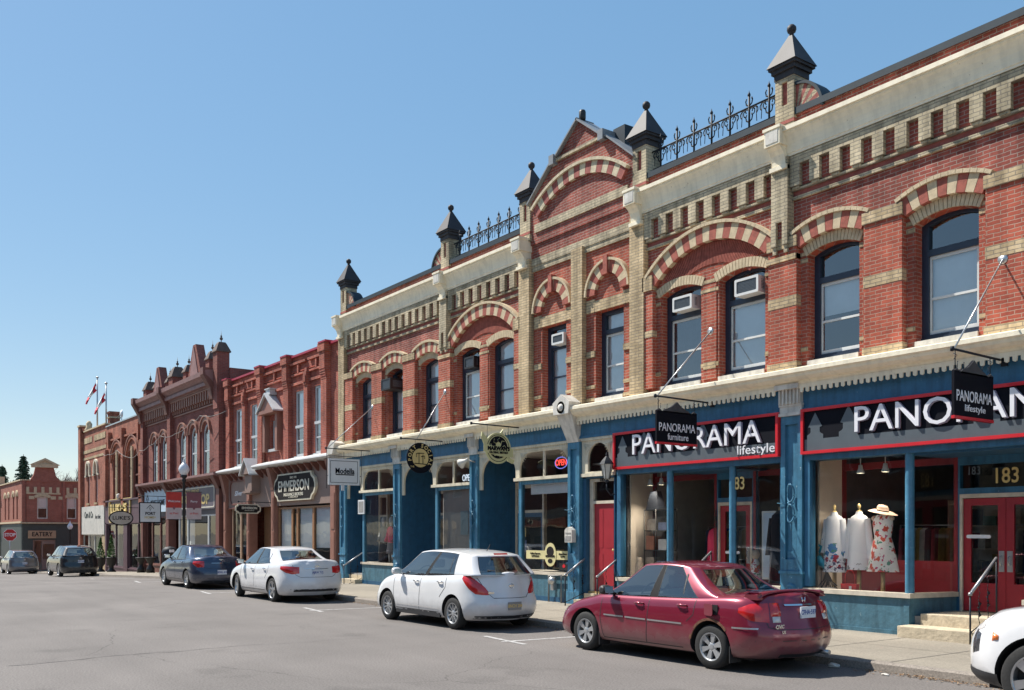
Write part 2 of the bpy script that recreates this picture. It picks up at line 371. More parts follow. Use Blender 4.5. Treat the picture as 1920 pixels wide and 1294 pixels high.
# ================================================================ SETTING: ground, road, pavement
def tex_ground(name, c, crack=True, c2=None, grain=1.0):
    m = bpy.data.materials.new(name); m.use_nodes = True; nt = m.node_tree; L = nt.links.new
    b = nt.nodes['Principled BSDF']; b.inputs['Roughness'].default_value = .88; b.inputs['Specular IOR Level'].default_value = .3
    tc = N(nt, 'TexCoord')
    n1 = N(nt, 'TexNoise'); n1.inputs['Scale'].default_value = 38; n1.inputs['Detail'].default_value = 6; n1.inputs['Roughness'].default_value = .8
    n2 = N(nt, 'TexNoise'); n2.inputs['Scale'].default_value = .35; n2.inputs['Detail'].default_value = 6
    mp = N(nt, 'Mapping'); mp.inputs['Scale'].default_value = (.05, 1.1, 1)
    n4 = N(nt, 'TexNoise'); n4.inputs['Scale'].default_value = 1.2; n4.inputs['Detail'].default_value = 4
    for n in (n1, n2): L(tc.outputs['Object'], n.inputs['Vector'])
    L(tc.outputs['Object'], mp.inputs[0]); L(mp.outputs[0], n4.inputs['Vector'])
    def rng(src, lo, hi, a=.3, bb=.7):
        r = N(nt, 'MapRange'); r.inputs[1].default_value = a; r.inputs[2].default_value = bb; r.inputs[3].default_value = lo; r.inputs[4].default_value = hi
        L(src, r.inputs[0]); return r.outputs[0]
    def mul(a, b_):
        q = N(nt, 'Math', operation='MULTIPLY'); L(a, q.inputs[0]); L(b_, q.inputs[1]); return q.outputs[0]
    f = mul(mul(rng(n1.outputs[0], 1 - .6 * grain, 1 + .6 * grain), rng(n2.outputs[0], .84, 1.12)), rng(n4.outputs[0], .93, 1.06))
    sp = N(nt, 'TexNoise'); sp.inputs['Scale'].default_value = .85; sp.inputs['Detail'].default_value = 7; sp.inputs['Roughness'].default_value = .6; L(tc.outputs['Object'], sp.inputs['Vector'])
    f = mul(f, rng(sp.outputs[0], 1.03, .86, .58, .68))
    if crack:
        wv = N(nt, 'TexNoise'); wv.inputs['Scale'].default_value = .55; wv.inputs['Detail'].default_value = 5
        L(tc.outputs['Object'], wv.inputs['Vector'])
        va = N(nt, 'VectorMath', operation='MULTIPLY_ADD'); L(wv.outputs['Color'], va.inputs[0]); va.inputs[1].default_value = (1.6, 1.6, 0); L(tc.outputs['Object'], va.inputs[2])
        vo = N(nt, 'TexVoronoi', feature='DISTANCE_TO_EDGE'); vo.inputs['Scale'].default_value = .21; L(va.outputs[0], vo.inputs['Vector'])
        cr = rng(vo.outputs['Distance'], .62, 1.0, .0005, .0028)
        # only some of the cracks show
        n5 = N(nt, 'TexNoise'); n5.inputs['Scale'].default_value = .25; L(tc.outputs['Object'], n5.inputs['Vector'])
        mk = rng(n5.outputs[0], 0, 1, .44, .56); mx = N(nt, 'Mix'); L(mk, mx.inputs[0]); mx.inputs[2].default_value = 1; L(cr, mx.inputs[3])
        f = mul(f, mx.outputs[0])
    v = N(nt, 'VectorMath', operation='SCALE'); v.inputs[0].default_value = c; L(f, v.inputs['Scale']); L(v.outputs[0], b.inputs['Base Color'])
    bp = N(nt, 'Bump'); bp.inputs['Strength'].default_value = .35; bp.inputs['Distance'].default_value = .004
    L(n1.outputs[0], bp.inputs['Height']); L(bp.outputs[0], b.inputs['Normal'])
    MATS[name] = m
tex_ground('asphalt', (.150, .136, .127))
tex_ground('concrete', (.25, .222, .18), crack=False, grain=.6)
tex_ground('kerb_concrete', (.24, .21, .18), crack=False, grain=.9)
tex_ground('earth', (.16, .14, .10), crack=False)
mat('road_paint', (.36, .35, .34), .8, var=.5, vs=9)
KERB = 11.35; SW = .12
xs = [60, 20, 0, -28, -38, -44, -50, -60, -74]
def strip(mb, y0, y1, dz, xs, m=0, up=lambda x: 0):
    rows = [[(x, y0, G(x) + dz), (x, y1, G(x) + dz)] for x in xs]
    mb.grid(rows, m, smooth=False)
g = MB(); g.add([(-2500, -1500, -1.8), (1500, -1500, -1.8), (1500, 2500, -1.8), (-2500, 2500, -1.8)], [(0, 1, 2, 3)])
struct(g.build('ground', 'earth'))
r = MB()
rx = [60, 20, 0, -14, -28, -38, -44, -50, -60, -74, -80, -90, -130]
r.grid([[(x, y, G(x)) for y in (-9, -3, 3, 8, 10.6, KERB + .01)] for x in rx], smooth=False)
r.grid([[(x, y, G(x) - .002) for y in (KERB + .01, 40, 90)] for x in (-74.3, -79, -84.2)], smooth=False)
struct(r.build('road', 'asphalt'))
# pavement and kerb
p = MB()
rows = []
pv = MB()
for (xa, ys, ye) in ((xs, KERB + .16, D + 3),):
    pv.grid([[(x, ys, G(x) + SW), (x, ye, G(x) + SW)] for x in xs], smooth=False)
    pv.grid([[(xs[-1], y, G(-74) + SW), (xs[-1] , y, G(-74) - .3)] for y in (ys, ye)], smooth=False)
struct(pv.build('pavement', 'concrete'))
k = MB()
for i in range(len(xs) - 1):
    a, b_ = xs[i], xs[i + 1]
    for q in range(2): pass
k.grid([[(x, KERB + .162, G(x) + SW + .003), (x, KERB + .05, G(x) + SW + .003), (x, KERB + .015, G(x) + SW - .02), (x, KERB, G(x) - .02)] for x in xs], smooth=False)
k.grid([[(x, KERB, G(x) - .02), (x, KERB + .3, G(x) - .3)] for x in xs], smooth=False)
struct(k.build('kerb', 'kerb_concrete', recalc=False))
# expansion joints cut into the pavement slabs
j = MB()
x = 2.0
while x > -73:
    z = G(x) + SW + .004
    j.add([(x, KERB + .17, z), (x + .02, KERB + .17, z), (x + .02, D - .02, z), (x, D - .02, z)], [(0, 1, 2, 3)]); x -= 1.55
for yy in (13.1,):
    for a, b_ in zip(xs[1:-1], xs[2:]):
        za, zb = G(a) + SW + .004, G(b_) + SW + .004
        j.add([(a, yy, za), (a, yy + .014, za), (b_, yy + .014, zb), (b_, yy, zb)], [(0, 1, 2, 3)])
struct(j.build('pavement_joint', mat('joint', (.17, .15, .13), .9)))
# faded parking bay lines
l = MB()
def line(x0, y0, x1, y1, w_=.1, dz=.004):
    d = Vector((x1 - x0, y1 - y0, 0)).normalized(); n = Vector((-d.y, d.x, 0)) * w_ / 2
    n_ = max(1, int(abs(x1 - x0) / 5)); 
    pts = [(x0 + (x1 - x0) * i / n_, y0 + (y1 - y0) * i / n_) for i in range(n_ + 1)]
    l.grid([[(a - n.x, b - n.y, G(a) + dz), (a + n.x, b + n.y, G(a) + dz)] for a, b in pts], smooth=False)
for x in (-5.1, -13.05, -21.0, -29.0, -37.0, -44.5):
    line(x - .05, 9.25, x + .1, KERB - .25, .1); line(x - .95, 9.5, x + .5, 9.33, .1, .006)
struct(l.build('parking_line', 'road_paint'))
# crack sealed across the lane
c = MB(); pts = []
for i in range(60):
    t = i / 59; pts.append((-14.75 - .35 * sin(t * 3.3) + .06 * sin(t * 23) + .02 * sin(t * 61), 2.0 + 7.2 * t))
c.grid([[(a - (.010 + .008 * sin(i * 1.7)) * (1.1 - i / 60), b, .003), (a + .012 * (1.1 - i / 60), b, .003)] for i, (a, b) in enumerate(pts)], smooth=False)
struct(c.build('road_crack', mat('crack', (.07, .065, .065), .9)))
# far side street corner pavement
f = MB(); z = G(-85)
f.box(-130, -84.2, 11.0, 60, z - .3, z + .11); 
struct(f.build('far_pavement', 'concrete'))
# leaves and grit swept against the kerb
random.seed(3)
lf = MB()
for i in range(1500):
    x = random.choice([random.uniform(-7.6, -4.2), random.uniform(-7.0, -3.5), random.uniform(-15.4, -10.8), random.uniform(-24, -19.5), random.uniform(-34, -3)])
    y = KERB - abs(random.gauss(0, .11)) - .01; a = random.uniform(0, 6.3); q = random.uniform(.008, .03); h = G(x) + .006 + random.uniform(0, .012)
    lf.add([(x + q * cos(a), y + q * sin(a), h), (x - q * .5 * sin(a), y + q * .5 * cos(a), h + random.uniform(0, .012)), (x - q * cos(a), y - q * sin(a), h), (x + q * .5 * sin(a), y - q * .5 * cos(a), h + .004)], [(0, 1, 2, 3)], random.choice((0, 0, 1, 2)))
tag(lf.build('leaf_litter', [mat('leaf_a', (.24, .13, .06)), mat('leaf_b', (.36, .24, .13)), mat('leaf_c', (.12, .08, .05))], recalc=False),
    'brown dead leaves and grit gathered against the kerb', 'leaves', kind='stuff')
def crumple(x, y, z, s, label, seed, grp=None):
    random.seed(seed); bm = bmesh.new(); bmesh.ops.create_icosphere(bm, subdivisions=2, radius=1)
    for v in bm.verts:
        f_ = random.uniform(.65, 1.15); v.co = Vector((v.co.x * s[0] * f_, v.co.y * s[1] * f_, max(0, (v.co.z + .6) * s[2] * f_)))
    me = bpy.data.meshes.new('paper_litter'); bm.to_mesh(me); bm.free(); me.materials.append(MATS['white_trim'])
    o = bpy.data.objects.new('paper_litter', me); COL.objects.link(o); o.location = (x, y, z); tag(o, label, 'litter', grp)
crumple(-7.95, 11.2, .004, (.11, .05, .035), 'larger crumpled white paper in the gutter behind the red sedan', 1)
crumple(-7.1, 11.1, .004, (.06, .03, .015), 'small flat scrap of white paper in the gutter before the white SUV', 2)
# ================================================================ MAIN BLOCK: red and cream brick over blue shopfronts
XL, XR = -30.85, -4.43
M = thing('brick_commercial_block', 'long two-storey red and cream brick block with blue shopfronts, black pinnacles and central gable', 'building', (X0, D, SW))
def B(mb, name, mats, parent=None, **k): return mb.build(name, mats, parent if parent is not None else M, **k)
Y = D
# ---- window openings: (centre, width, sill, spring, rise)
outer = [7.13, 9.28, 11.42]; inner = [3.33, 5.0]
WIN = []
for s in (-1, 1):
    for o in outer: WIN.append((X0 + s * o, 1.08, 5.05, 7.03, .12, 'o'))
    for o in inner: WIN.append((X0 + s * o, 1.18, 5.05, 7.03, .12, 'i'))
    WIN.append((X0 + s * 1.045, .98, 5.05, 7.12, 0, 'c'))
WIN.sort()
holes = [seg(c - w_ / 2, c + w_ / 2, z0, z1, r_) for c, w_, z0, z1, r_, k_ in WIN]
mb = MB()
mb.plate([[(XL, 4.6), (XR, 4.6), (XR, 9.78), (XL, 9.78)]] + holes, Y, Y + .2, 0)
# gable over the middle bay
gx = 1.96
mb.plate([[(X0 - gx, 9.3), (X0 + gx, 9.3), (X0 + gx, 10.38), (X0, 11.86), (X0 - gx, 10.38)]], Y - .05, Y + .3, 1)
# darker, duller brickwork above the arches
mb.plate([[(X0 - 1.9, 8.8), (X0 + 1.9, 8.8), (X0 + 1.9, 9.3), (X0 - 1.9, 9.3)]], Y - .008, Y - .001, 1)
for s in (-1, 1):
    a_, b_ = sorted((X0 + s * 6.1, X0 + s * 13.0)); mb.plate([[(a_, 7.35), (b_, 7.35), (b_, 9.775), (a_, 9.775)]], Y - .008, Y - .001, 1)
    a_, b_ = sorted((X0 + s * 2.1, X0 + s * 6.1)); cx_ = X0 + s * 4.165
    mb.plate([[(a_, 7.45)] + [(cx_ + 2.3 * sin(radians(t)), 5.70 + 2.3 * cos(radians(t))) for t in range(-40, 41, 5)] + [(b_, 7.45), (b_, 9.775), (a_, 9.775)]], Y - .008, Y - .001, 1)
# wall pads between the windows
def pads(s):
    edges = []
    for o in outer: edges.append((o - .54, o + .54))
    segs = [(5.77, outer[0] - .71), (outer[0] + .71, outer[1] - .71), (outer[1] + .71, outer[2] - .71), (outer[2] + .71, 12.75)]
    return [tuple(sorted((X0 + s * a, X0 + s * b))) for a, b in segs]
PADS = pads(-1) + pads(1)
for a, b in PADS: mb.box(a, b, Y - .13, Y, 5.04, 7.25, 0)
for s in (-1, 1):
    a, b = sorted((X0 + s * 2.32, X0 + s * 2.6)); mb.box(a, b, Y - .13, Y, 5.04, 7.25, 0)
    a, b = sorted((X0 + s * 3.98, X0 + s * 4.35)); mb.box(a, b, Y - .02, Y, 5.04, 7.2, 0)
# side and back walls
mb.box(XR - .3, XR, Y + .34, Y + 13, SW - .3, 9.3, 0)
mb.box(XL, XL + .3, Y + .34, Y + 13, -.4, 9.3, 0)
mb.box(XL, XR, Y + 13, Y + 13.3, -.4, 9.3, 0)
B(mb, 'brick_wall', ['red_brick', 'dull_brick'])
rf = MB(); rf.box(XL + .3, XR - .3, Y + .34, Y + 13, 9.1, 9.2); rf.box(XL + .3, XR - .3, Y + 2.2, Y + 12.9, 4.5, 4.6)
B(rf, 'roof', ['tar'])
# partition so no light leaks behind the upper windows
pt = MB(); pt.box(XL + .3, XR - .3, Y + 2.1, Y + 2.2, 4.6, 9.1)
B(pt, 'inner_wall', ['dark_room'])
# ---- cream bands and pilasters
cb = MB()
for a, b in PADS:
    cb.box(a - .004, b + .004, Y - .137, Y, 6.13, 6.33); cb.box(a - .02, b + .02, Y - .15, Y, 4.93, 5.08)
    cb.box(a - .02, b + .02, Y - .16, Y, 7.235, 7.44)
for c, w_, z0, z1, r_, k_ in WIN:
    if k_ == 'o':
        for s in (-1, 1):
            a, b = sorted((c + s * .545, c + s * .705))
            for zz in (6.91, 5.25): cb.box(a, b, Y - .012, Y, zz, zz + .08)
            cb.box(a, b, Y - .012, Y, 7.04, 7.1); 
    elif k_ == 'i':
        for s in (-1, 1):
            a, b = sorted((c + s * .595, c + s * .74)); cb.box(a, b, Y - .024, Y, 5.3, 5.38)
            cb.box(a, b, Y - .024, Y, 6.85, 6.92); cb.box(a, b, Y - .024, Y, 7.03, 7.09)
    else:
        cb.box(c - .56, c + .56, Y - .03, Y, 7.12, 7.38)
        for s in (-1, 1):
            a, b = sorted((c + s * .5, c + s * .8))
            for zz, hh in ((7.12, .3), (6.05, .15), (5.3, .08), (5.0, .08)): cb.box(a, b, Y - .035, Y, zz, zz + hh)
for s in (-1, 1):
    a, b = sorted((X0 + s * 3.99, X0 + s * 4.34))
    for zz in (6.85, 7.03): cb.box(a, b, Y - .03, Y, zz, zz + .07)
    cb.box(a, b, Y - .03, Y, 5.25, 5.4)
    a, b = sorted((X0 + s * 2.31, X0 + s * 2.61)); cb.box(a, b, Y - .14, Y, 6.17, 6.31); cb.box(a, b, Y - .16, Y, 7.2, 7.52)
    a, b = sorted((X0 + s * 5.74, X0 + s * 6.42)); cb.box(a, b, Y - .16, Y, 7.0, 7.1)
pieces(cb, 'cream_band', ['cream_brick'], M)
# narrow red strips round the centre windows
rs = MB()
for c in (X0 - 1.045, X0 + 1.045):
    for s in (-1, 1):
        a, b = sorted((c + s * .5, c + s * .62)); rs.box(a, b, Y - .03, Y, 5.08, 7.12)
# ---- cream pilasters
for off, w_, d_, z0, z1 in ((0, .42, .14, 4.95, 8.76), (-2.12, .45, .16, 4.95, 8.95), (2.12, .45, .16, 4.95, 8.95), (-12.98, .44, .16, 4.9, 8.95), (12.98, .44, .16, 4.9, 8.95)):
    q = MB(); q.box(X0 + off - w_ / 2, X0 + off + w_ / 2, Y - d_, Y, z0, z1); B(q, 'brick_pilaster', ['cream_brick'])
for off in (-6.08, 6.08):                       # twin corbelled strips hanging over the pads
    q = MB(); c = X0 + off
    q.box(c - .19, c + .19, Y - .2, Y, 7.75, 8.95)
    for s in (-1, 1):
        a, b = sorted((c + s * .07, c + s * .19)); q.box(a, b, Y - .21, Y, 7.3, 7.75); q.box(a + .02, b - .02, Y - .18, Y, 7.16, 7.3)
    q.box(c - .07, c + .07, Y - .15, Y, 7.3, 7.75, 1)
    B(q, 'brick_pilaster', ['dull_cream', 'dull_brick'])
# ---- arches over windows
for c, w_, z0, z1, r_, k_ in WIN:
    if k_ in 'oi':
        zc = 7.15 - (1.275 if k_ == 'o' else 1.51); R = 7.15 - zc; A_ = 26.5 if k_ == 'o' else 25
        q = MB(); q.ring(c, zc, R + .002, R + .19, -A_, A_, 17, Y - .035, Y + .0, (0,), gap=.004); q.ring(c, zc, R + .002, R + .03, -A_, A_, 6, Y + .0, Y + .1, (0,))
        B(q, 'window_arch', ['cream_stone'])
        if k_ == 'o':
            q = MB(); q.ring(c, zc, 1.467, 1.76, -26.8, 26.8, 9, Y - .13, Y, (0, 1), gap=.003)
            q.ring(c, zc, 1.76, 1.825, -27.3, 27.3, 14, Y - .17, Y, (1,), gap=.002)
            B(q, 'voussoir_arch', ['red_voussoir', 'cream_stone'])
    else:
        q = MB(); q.ring(c, 7.5, .44, .72, -90, 90, 11, Y - .09, Y, (0, 1), gap=.006); q.ring(c, 7.5, .72, .78, -90, 90, 14, Y - .13, Y, (1,), gap=.004)
        q.box(c - .07, c + .07, Y - .15, Y, 7.9, 8.34, 0)
        B(q, 'voussoir_arch', ['red_voussoir', 'cream_stone'])
for s in (-1, 1):
    c = X0 + s * 4.165
    q = MB(); q.ring(c, 5.70, 2.18, 2.49, -44, 44, 19, Y - .13, Y, (0, 1), gap=.0015); q.ring(c, 5.70, 2.49, 2.555, -44.5, 44.5, 34, Y - .17, Y, (1,), gap=.001)
    B(q, 'voussoir_arch', ['red_voussoir', 'cream_stone'])
    # fan of soldier bricks under the big arch
    q = MB(); q.ring(c, 5.70, 1.72, 2.17, -38, 38, 60, Y - .02, Y, (0,), gap=.004); B(q, 'brick_fan', ['red_voussoir'])
# ---- frieze of red dentils in cream brick
for a, b in ((X0 - 12.76, X0 - 6.28), (X0 - 5.88, X0 - 2.35), (X0 + 2.35, X0 + 5.88), (X0 + 6.28, X0 + 12.76)):
    q = MB(); n_ = round((b - a) / .432); st = (b - a) / n_
    q.box(a, b, Y - .14, Y, 8.76, 8.93, 0)
    for i in range(n_):
        x = a + i * st; q.box(x + .0, x + st * .5, Y - .14, Y, 8.36, 8.76, 0); q.box(x + .03, x + st * .5 - .03, Y - .11, Y, 8.31, 8.36, 0)
        q.box(x + st * .5, x + st, Y - .05, Y, 8.36, 8.76, 1)
    q.box(a, b, Y - .09, Y, 8.29, 8.33, 0); q.box(a, b, Y - .06, Y, 8.13, 8.19, 0); q.box(a, b, Y - .03, Y, 8.19, 8.29, 2)
    B(q, 'frieze', ['dull_cream', 'dull_brick', 'dull_red'])
# ---- centre bay bands, gable arch and slopes
q = MB(); q.box(X0 - 1.9, X0 + 1.9, Y - .07, Y, 8.74, 8.93); q.box(X0 - 1.75, X0 + 1.75, Y - .09, Y - .05, 9.58, 9.78)
q.box(X0 - 1.9, X0 - .21, Y - .05, Y, 8.6, 8.74); q.box(X0 + .21, X0 + 1.9, Y - .05, Y, 8.6, 8.74)
q.box(X0 - .9, X0 + .9, Y - .11, Y - .05, 11.14, 11.21)
pieces(q, 'cream_band', ['dull_cream'], M)
q = MB(); q.ring(X0, 7.9, 2.58, 2.86, -38, 38, 17, Y - .13, Y - .05, (0, 1), gap=.002); q.ring(X0, 7.9, 2.86, 2.93, -38.5, 38.5, 26, Y - .18, Y - .05, (1,), gap=.001)
B(q, 'voussoir_arch', ['dull_red', 'dull_stone'])
q = MB()
for s in (-1, 1):
    for (xa, za, xb, zb, t) in ((0, 11.86, .95, 11.14, .05), (.9, 11.24, 2.0, 10.34, .05)):
        v = [(X0 + s * xa, za), (X0 + s * xb, zb), (X0 + s * xb, zb + t), (X0 + s * xa, za + t)]
        q.plate([v], Y - .16, Y + .4, 0)
    q.box(*sorted((X0 + s * .84, X0 + s * 1.02)), Y - .2, Y + .42, 11.06, 11.3, 0)
q.plate([[(X0 - .02, 11.86), (X0 + .02, 11.86), (X0 + .02, 11.92), (X0 - .02, 11.92)]], Y - .16, Y + .4)
B(q, 'gable_coping', ['coping_grey'])
q = MB(); q.lathe([(.0, .0), (.075, 0), (.085, .05), (.085, .2), (.07, .24), (0, .25)], X0, Y + .05, 11.9); q.lathe([(0, 0), (.05, 0), (.05, .1), (0, .1)], X0, Y + .05, 11.82)
B(q, 'gable_finial', ['black'])
q = MB(); q.box(X0 + .95, X0 + 1.35, Y + .2, Y + .75, 10.9, 11.38); B(q, 'roof_vent', ['slate_metal'])
# ---- parapet copings
for a, b in ((X0 - 12.8, X0 - 6.25), (X0 - 5.9, X0 - 2.32), (X0 + 2.32, X0 + 5.9), (X0 + 6.25, X0 + 12.8)):
    q = MB(); q.box(a, b, Y - .06, Y + .4, 9.78, 9.86); q.box(a, b, Y - .075, Y - .06, 9.74, 9.862); B(q, 'parapet_coping', ['slate_metal'])
# ---- cream painted sheet-metal cornice
prof = [(0, 8.95), (-.15, 8.95), (-.15, 8.99), (-.165, 9.0), (-.17, 9.08), (-.185, 9.16), (-.215, 9.24), (-.255, 9.31), (-.29, 9.345), (-.29, 9.37), (-.33, 9.38), (-.33, 9.46), (-.05, 9.50), (0, 9.50)]
for a, b in ((X0 - 13.05, X0 - 2.1), (X0 + 2.1, X0 + 13.05)):
    q = MB(); q.sweep([(Y + d_, z_) for d_, z_ in prof], a, b, 0); B(q, 'cornice', ['cornice_cream'])
for off in (-13.0, -6.08, -2.15, 2.15, 6.08, 13.0):        # corbel blocks under each pinnacle
    c = X0 + off; q = MB()
    q.box(c - .18, c + .18, Y - .42, Y, 9.15, 9.46); q.box(c - .2, c + .2, Y - .44, Y, 9.445, 9.5)
    q.box(c - .14, c + .14, Y - .43, Y - .42, 9.19, 9.41, 1)
    pr = [(0, 8.7), (-.17, 8.72), (-.21, 8.8), (-.22, 8.9), (-.25, 9.0), (-.31, 9.08), (-.38, 9.13), (-.38, 9.16), (0, 9.16)]
    q.sweep([(Y + d_, z_) for d_, z_ in pr], c - .15, c + .15, 0); q.box(c - .19, c + .19, Y - .25, Y, 8.72, 8.80)
    B(q, 'cornice_bracket', ['cornice_cream', 'white_trim'])
# ---- pinnacles
def pyr(q, cx, cy, z0, z1, h0, m=0):
    q.add([(cx - h0, cy - h0, z0), (cx + h0, cy - h0, z0), (cx + h0, cy + h0, z0), (cx - h0, cy + h0, z0), (cx, cy, z1)], [(0, 1, 4), (1, 2, 4), (2, 3, 4), (3, 0, 4), (3, 2, 1, 0)], m)
for off in (-12.93, -6.12, -2.15, 2.15, 6.12, 12.93):
    c = X0 + off; cy = Y + .12
    q = MB(); h = .215
    q.plate([[(c - h, 9.42), (c + h, 9.42), (c + h, 10.5), (c - h, 10.5)], [(c - .065, 9.98), (c - .065, 10.42), (c + .065, 10.42), (c + .065, 9.98)]], cy - h, cy - h + .06, 0)
    q.box(c - h, c + h, cy - h + .06, cy + h, 9.42, 10.5, 0); q.box(c - .065, c + .065, cy - h + .045, cy - h + .0601, 9.98, 10.42, 1)
    q.box(c - h - .03, c + h + .03, cy - h - .03, cy + h + .03, 9.42, 9.56, 0)
    q.box(c - h - .008, c + h + .008, cy - h - .008, cy + h + .008, 9.62, 9.68, 1)
    pin = B(q, 'pinnacle', ['dull_cream', 'dull_red'])
    q = MB(); q.box(c - .23, c + .23, cy - .23, cy + .23, 10.5, 10.62); q.box(c - .27, c + .27, cy - .27, cy + .27, 10.62, 10.7); q.box(c - .31, c + .31, cy - .31, cy + .31, 10.7, 10.75)
    pyr(q, c, cy, 10.75, 11.45, .335); 
    q.lathe([(0, 0), (.045, 0), (.04, .05), (.075, .075), (.09, .12), (.085, .17), (.05, .21), (0, .225)], c, cy, 11.36)
    B(q, 'pinnacle_cap', ['cap_metal'], pin)
# ---- quarter-round scrolls with sunburst brick
for off, s in ((-12.93, 1), (-6.12, -1), (6.12, 1), (12.93, -1)):
    cx = X0 + off + s * .2; q = MB(); R = .58
    a0, a1 = (0, 90) if s > 0 else (-90, 0)
    q.ring(cx, 9.72, .0, R, a0, a1, 9, Y - .03, Y + .28, (0, 1), gap=0, sub_=2)
    q.ring(cx, 9.72, R, R + .055, a0 - 2 * (s > 0), a1 + 2 * (s < 0), 1, Y - .07, Y + .32, (2,), sub_=10)
    B(q, 'parapet_scroll', ['dull_red', 'dull_cream', 'slate_metal'])
# ---- iron cresting between the pinnacles
def cresting(a, b):
    t_ = MB(); y = Y + .1; z0 = 9.86
    t_.tube([(a, y, z0 + .1), (b, y, z0 + .1)], .016, 5); t_.tube([(a - .06, y, z0 + .5), (b + .06, y, z0 + .5)], .018, 6)
    n_ = 7; st = (b - a) / n_; L_ = MB()
    for i in range(n_):
        x = a + st * (i + .5)
        L_.tube([(x, y, z0), (x, y, z0 + .72)], .022, 5)
        for (dx, dz) in ((.085, .62), (.085, .3)):
            for s in (-1, 1): L_.tube([(x, y, z0 + dz - .09), (x + s * dx * .8, y, z0 + dz - .05), (x + s * dx, y, z0 + dz + .02), (x + s * dx * .75, y, z0 + dz + .07)], .017, 4)
        L_.lathe([(0, -.07), (.03, -.03), (.035, 0), (.012, .04), (0, .09)], x, y, z0 + .76, 5)
        L_.lathe([(0, -.03), (.03, 0), (0, .03)], x, y, z0 + .5, 6)
        L_.lathe([(0, -.025), (.026, 0), (0, .025)], x, y, z0 + .18, 6)
        for s in (-1, 1):                       # C-scrolls and drops under the top rail
            for q_ in (0, 1):
                xc = x + s * (st * .30 if q_ else st * .14); r_ = .075
                L_.tube([(xc + r_ * cos(t), y, z0 + .40 + r_ * sin(t)) for t in [radians(u) for u in range(-60 if s > 0 else -120, 220 if s > 0 else -400, 40 if s > 0 else -40)]], .014, 4)
            L_.tube([(x + s * st * .36, y, z0 + .45), (x + s * st * .37, y, z0 + .3), (x + s * st * .39, y, z0 + .17)], .010, 4)
    cr = B(t_, 'iron_cresting', ['iron']); B(L_, 'scrollwork', ['iron'], cr)
cresting(X0 - 5.85, X0 - 2.38); cresting(X0 + 2.38, X0 + 5.85)
# ---- upper windows
random.seed(5)
BL = {}
def window(c, w_, z0, z1, rise, kind, idx):
    yy = Y + .22; a, b = c - w_ / 2 + .002, c + w_ / 2 - .002; q = MB()
    zt = 6.55 if not kind == 'c' else 6.62
    o = seg(a, b, z0 + .01, z1 - .002, rise - .002 if rise else 0)
    h1 = [(a + .12, z0 + .13), (b - .09, z0 + .13), (b - .09, zt - .05), (a + .12, zt - .05)]
    zz = z1 + (0 if rise else -.09)
    h2 = seg(a + .12, b - .09, zt + .06, z1 - (.02 if rise else .09), rise * .7 if rise else 0)
    q.plate([o, h1, h2], yy - .03, yy + .07, 0)
    q.box(a, b, yy - .06, yy - .03, z0 + .012, z0 + .08, 0)
    fr = B(q, 'window', ['navy_frame'])
    pane_dark = (kind == 'x')
    s_ = MB(); zm = (z0 + .12 + zt - .05) / 2 - .05; a1, b1 = a + .09, b - .09; sw_ = .06
    s_.plate([[(a1, z0 + .12), (b1, z0 + .12), (b1, zt - .05), (a1, zt - .05)], [(a1 + sw_, z0 + .2), (b1 - sw_, z0 + .2), (b1 - sw_, zm - .02), (a1 + sw_, zm - .02)],
              [(a1 + sw_, zm + .02), (b1 - sw_, zm + .02), (b1 - sw_, zt - .10), (a1 + sw_, zt - .10)]], yy + .01, yy + .05, 0)
    B(s_, 'sash', ['sash_white' if idx > 5 or idx == 3 else 'navy_frame'], fr)
    g_ = MB(); g_.add([(a + .02, yy + .03, z0 + .1), (b - .02, yy + .03, z0 + .1), (b - .02, yy + .03, z1 + rise - .03), (a + .02, yy + .03, z1 + rise - .03)], [(0, 1, 2, 3)])
    # rounded top stays behind the frame
    B(g_, 'pane', ['pane_glass'], fr, recalc=False)
    bl = MB(); bt = BLIND[idx]
    yb = yy + .085
    if bt == 'f': bl.grid([[(x, yb, z) for x in (a - .05, b + .05)] for z in (z0 - .05, z1 + .2)], smooth=False); m_ = 'blind'
    elif bt == 'b': bl.grid([[(x, yb, z) for x in (a - .05, b + .05)] for z in (z0 - .05, zt - .03)], smooth=False); m_ = 'blind'
    elif bt == 'h': bl.grid([[(x, yb, z) for x in (a - .05, b + .05)] for z in (z0 + .85, zt - .03)], smooth=False); m_ = 'blind'
    elif bt == 'c':
        n_ = 22; bl.grid([[(a - .02 + (w_ * .98) * i / n_, yb + .03 * sin(i * 1.9), z) for i in range(n_ + 1)] for z in (z0 - .05, zt)], smooth=True); m_ = 'curtain_dark'
    else: m_ = 'curtain_dark'; bl.grid([[(x, yb + .25, z) for x in (a - .05, a + w_ * .3)] for z in (z0 - .05, zt)], smooth=False)
    B(bl, 'blind', [m_], fr, recalc=False)
    si = MB(); si.box(a + .0, b - .0, Y - .04, Y + .17, z0 - .075, z0 + .008); B(si, 'window_sill', ['white_trim'], fr)
BLIND = ['f', 'b', 'f', 'b', 'f', 'b', 'f', 'c', 'b', 'h', 'b', 'b']
for i, (c, w_, z0, z1, r_, k_) in enumerate(WIN): window(c, w_, z0, z1, r_, k_, i)
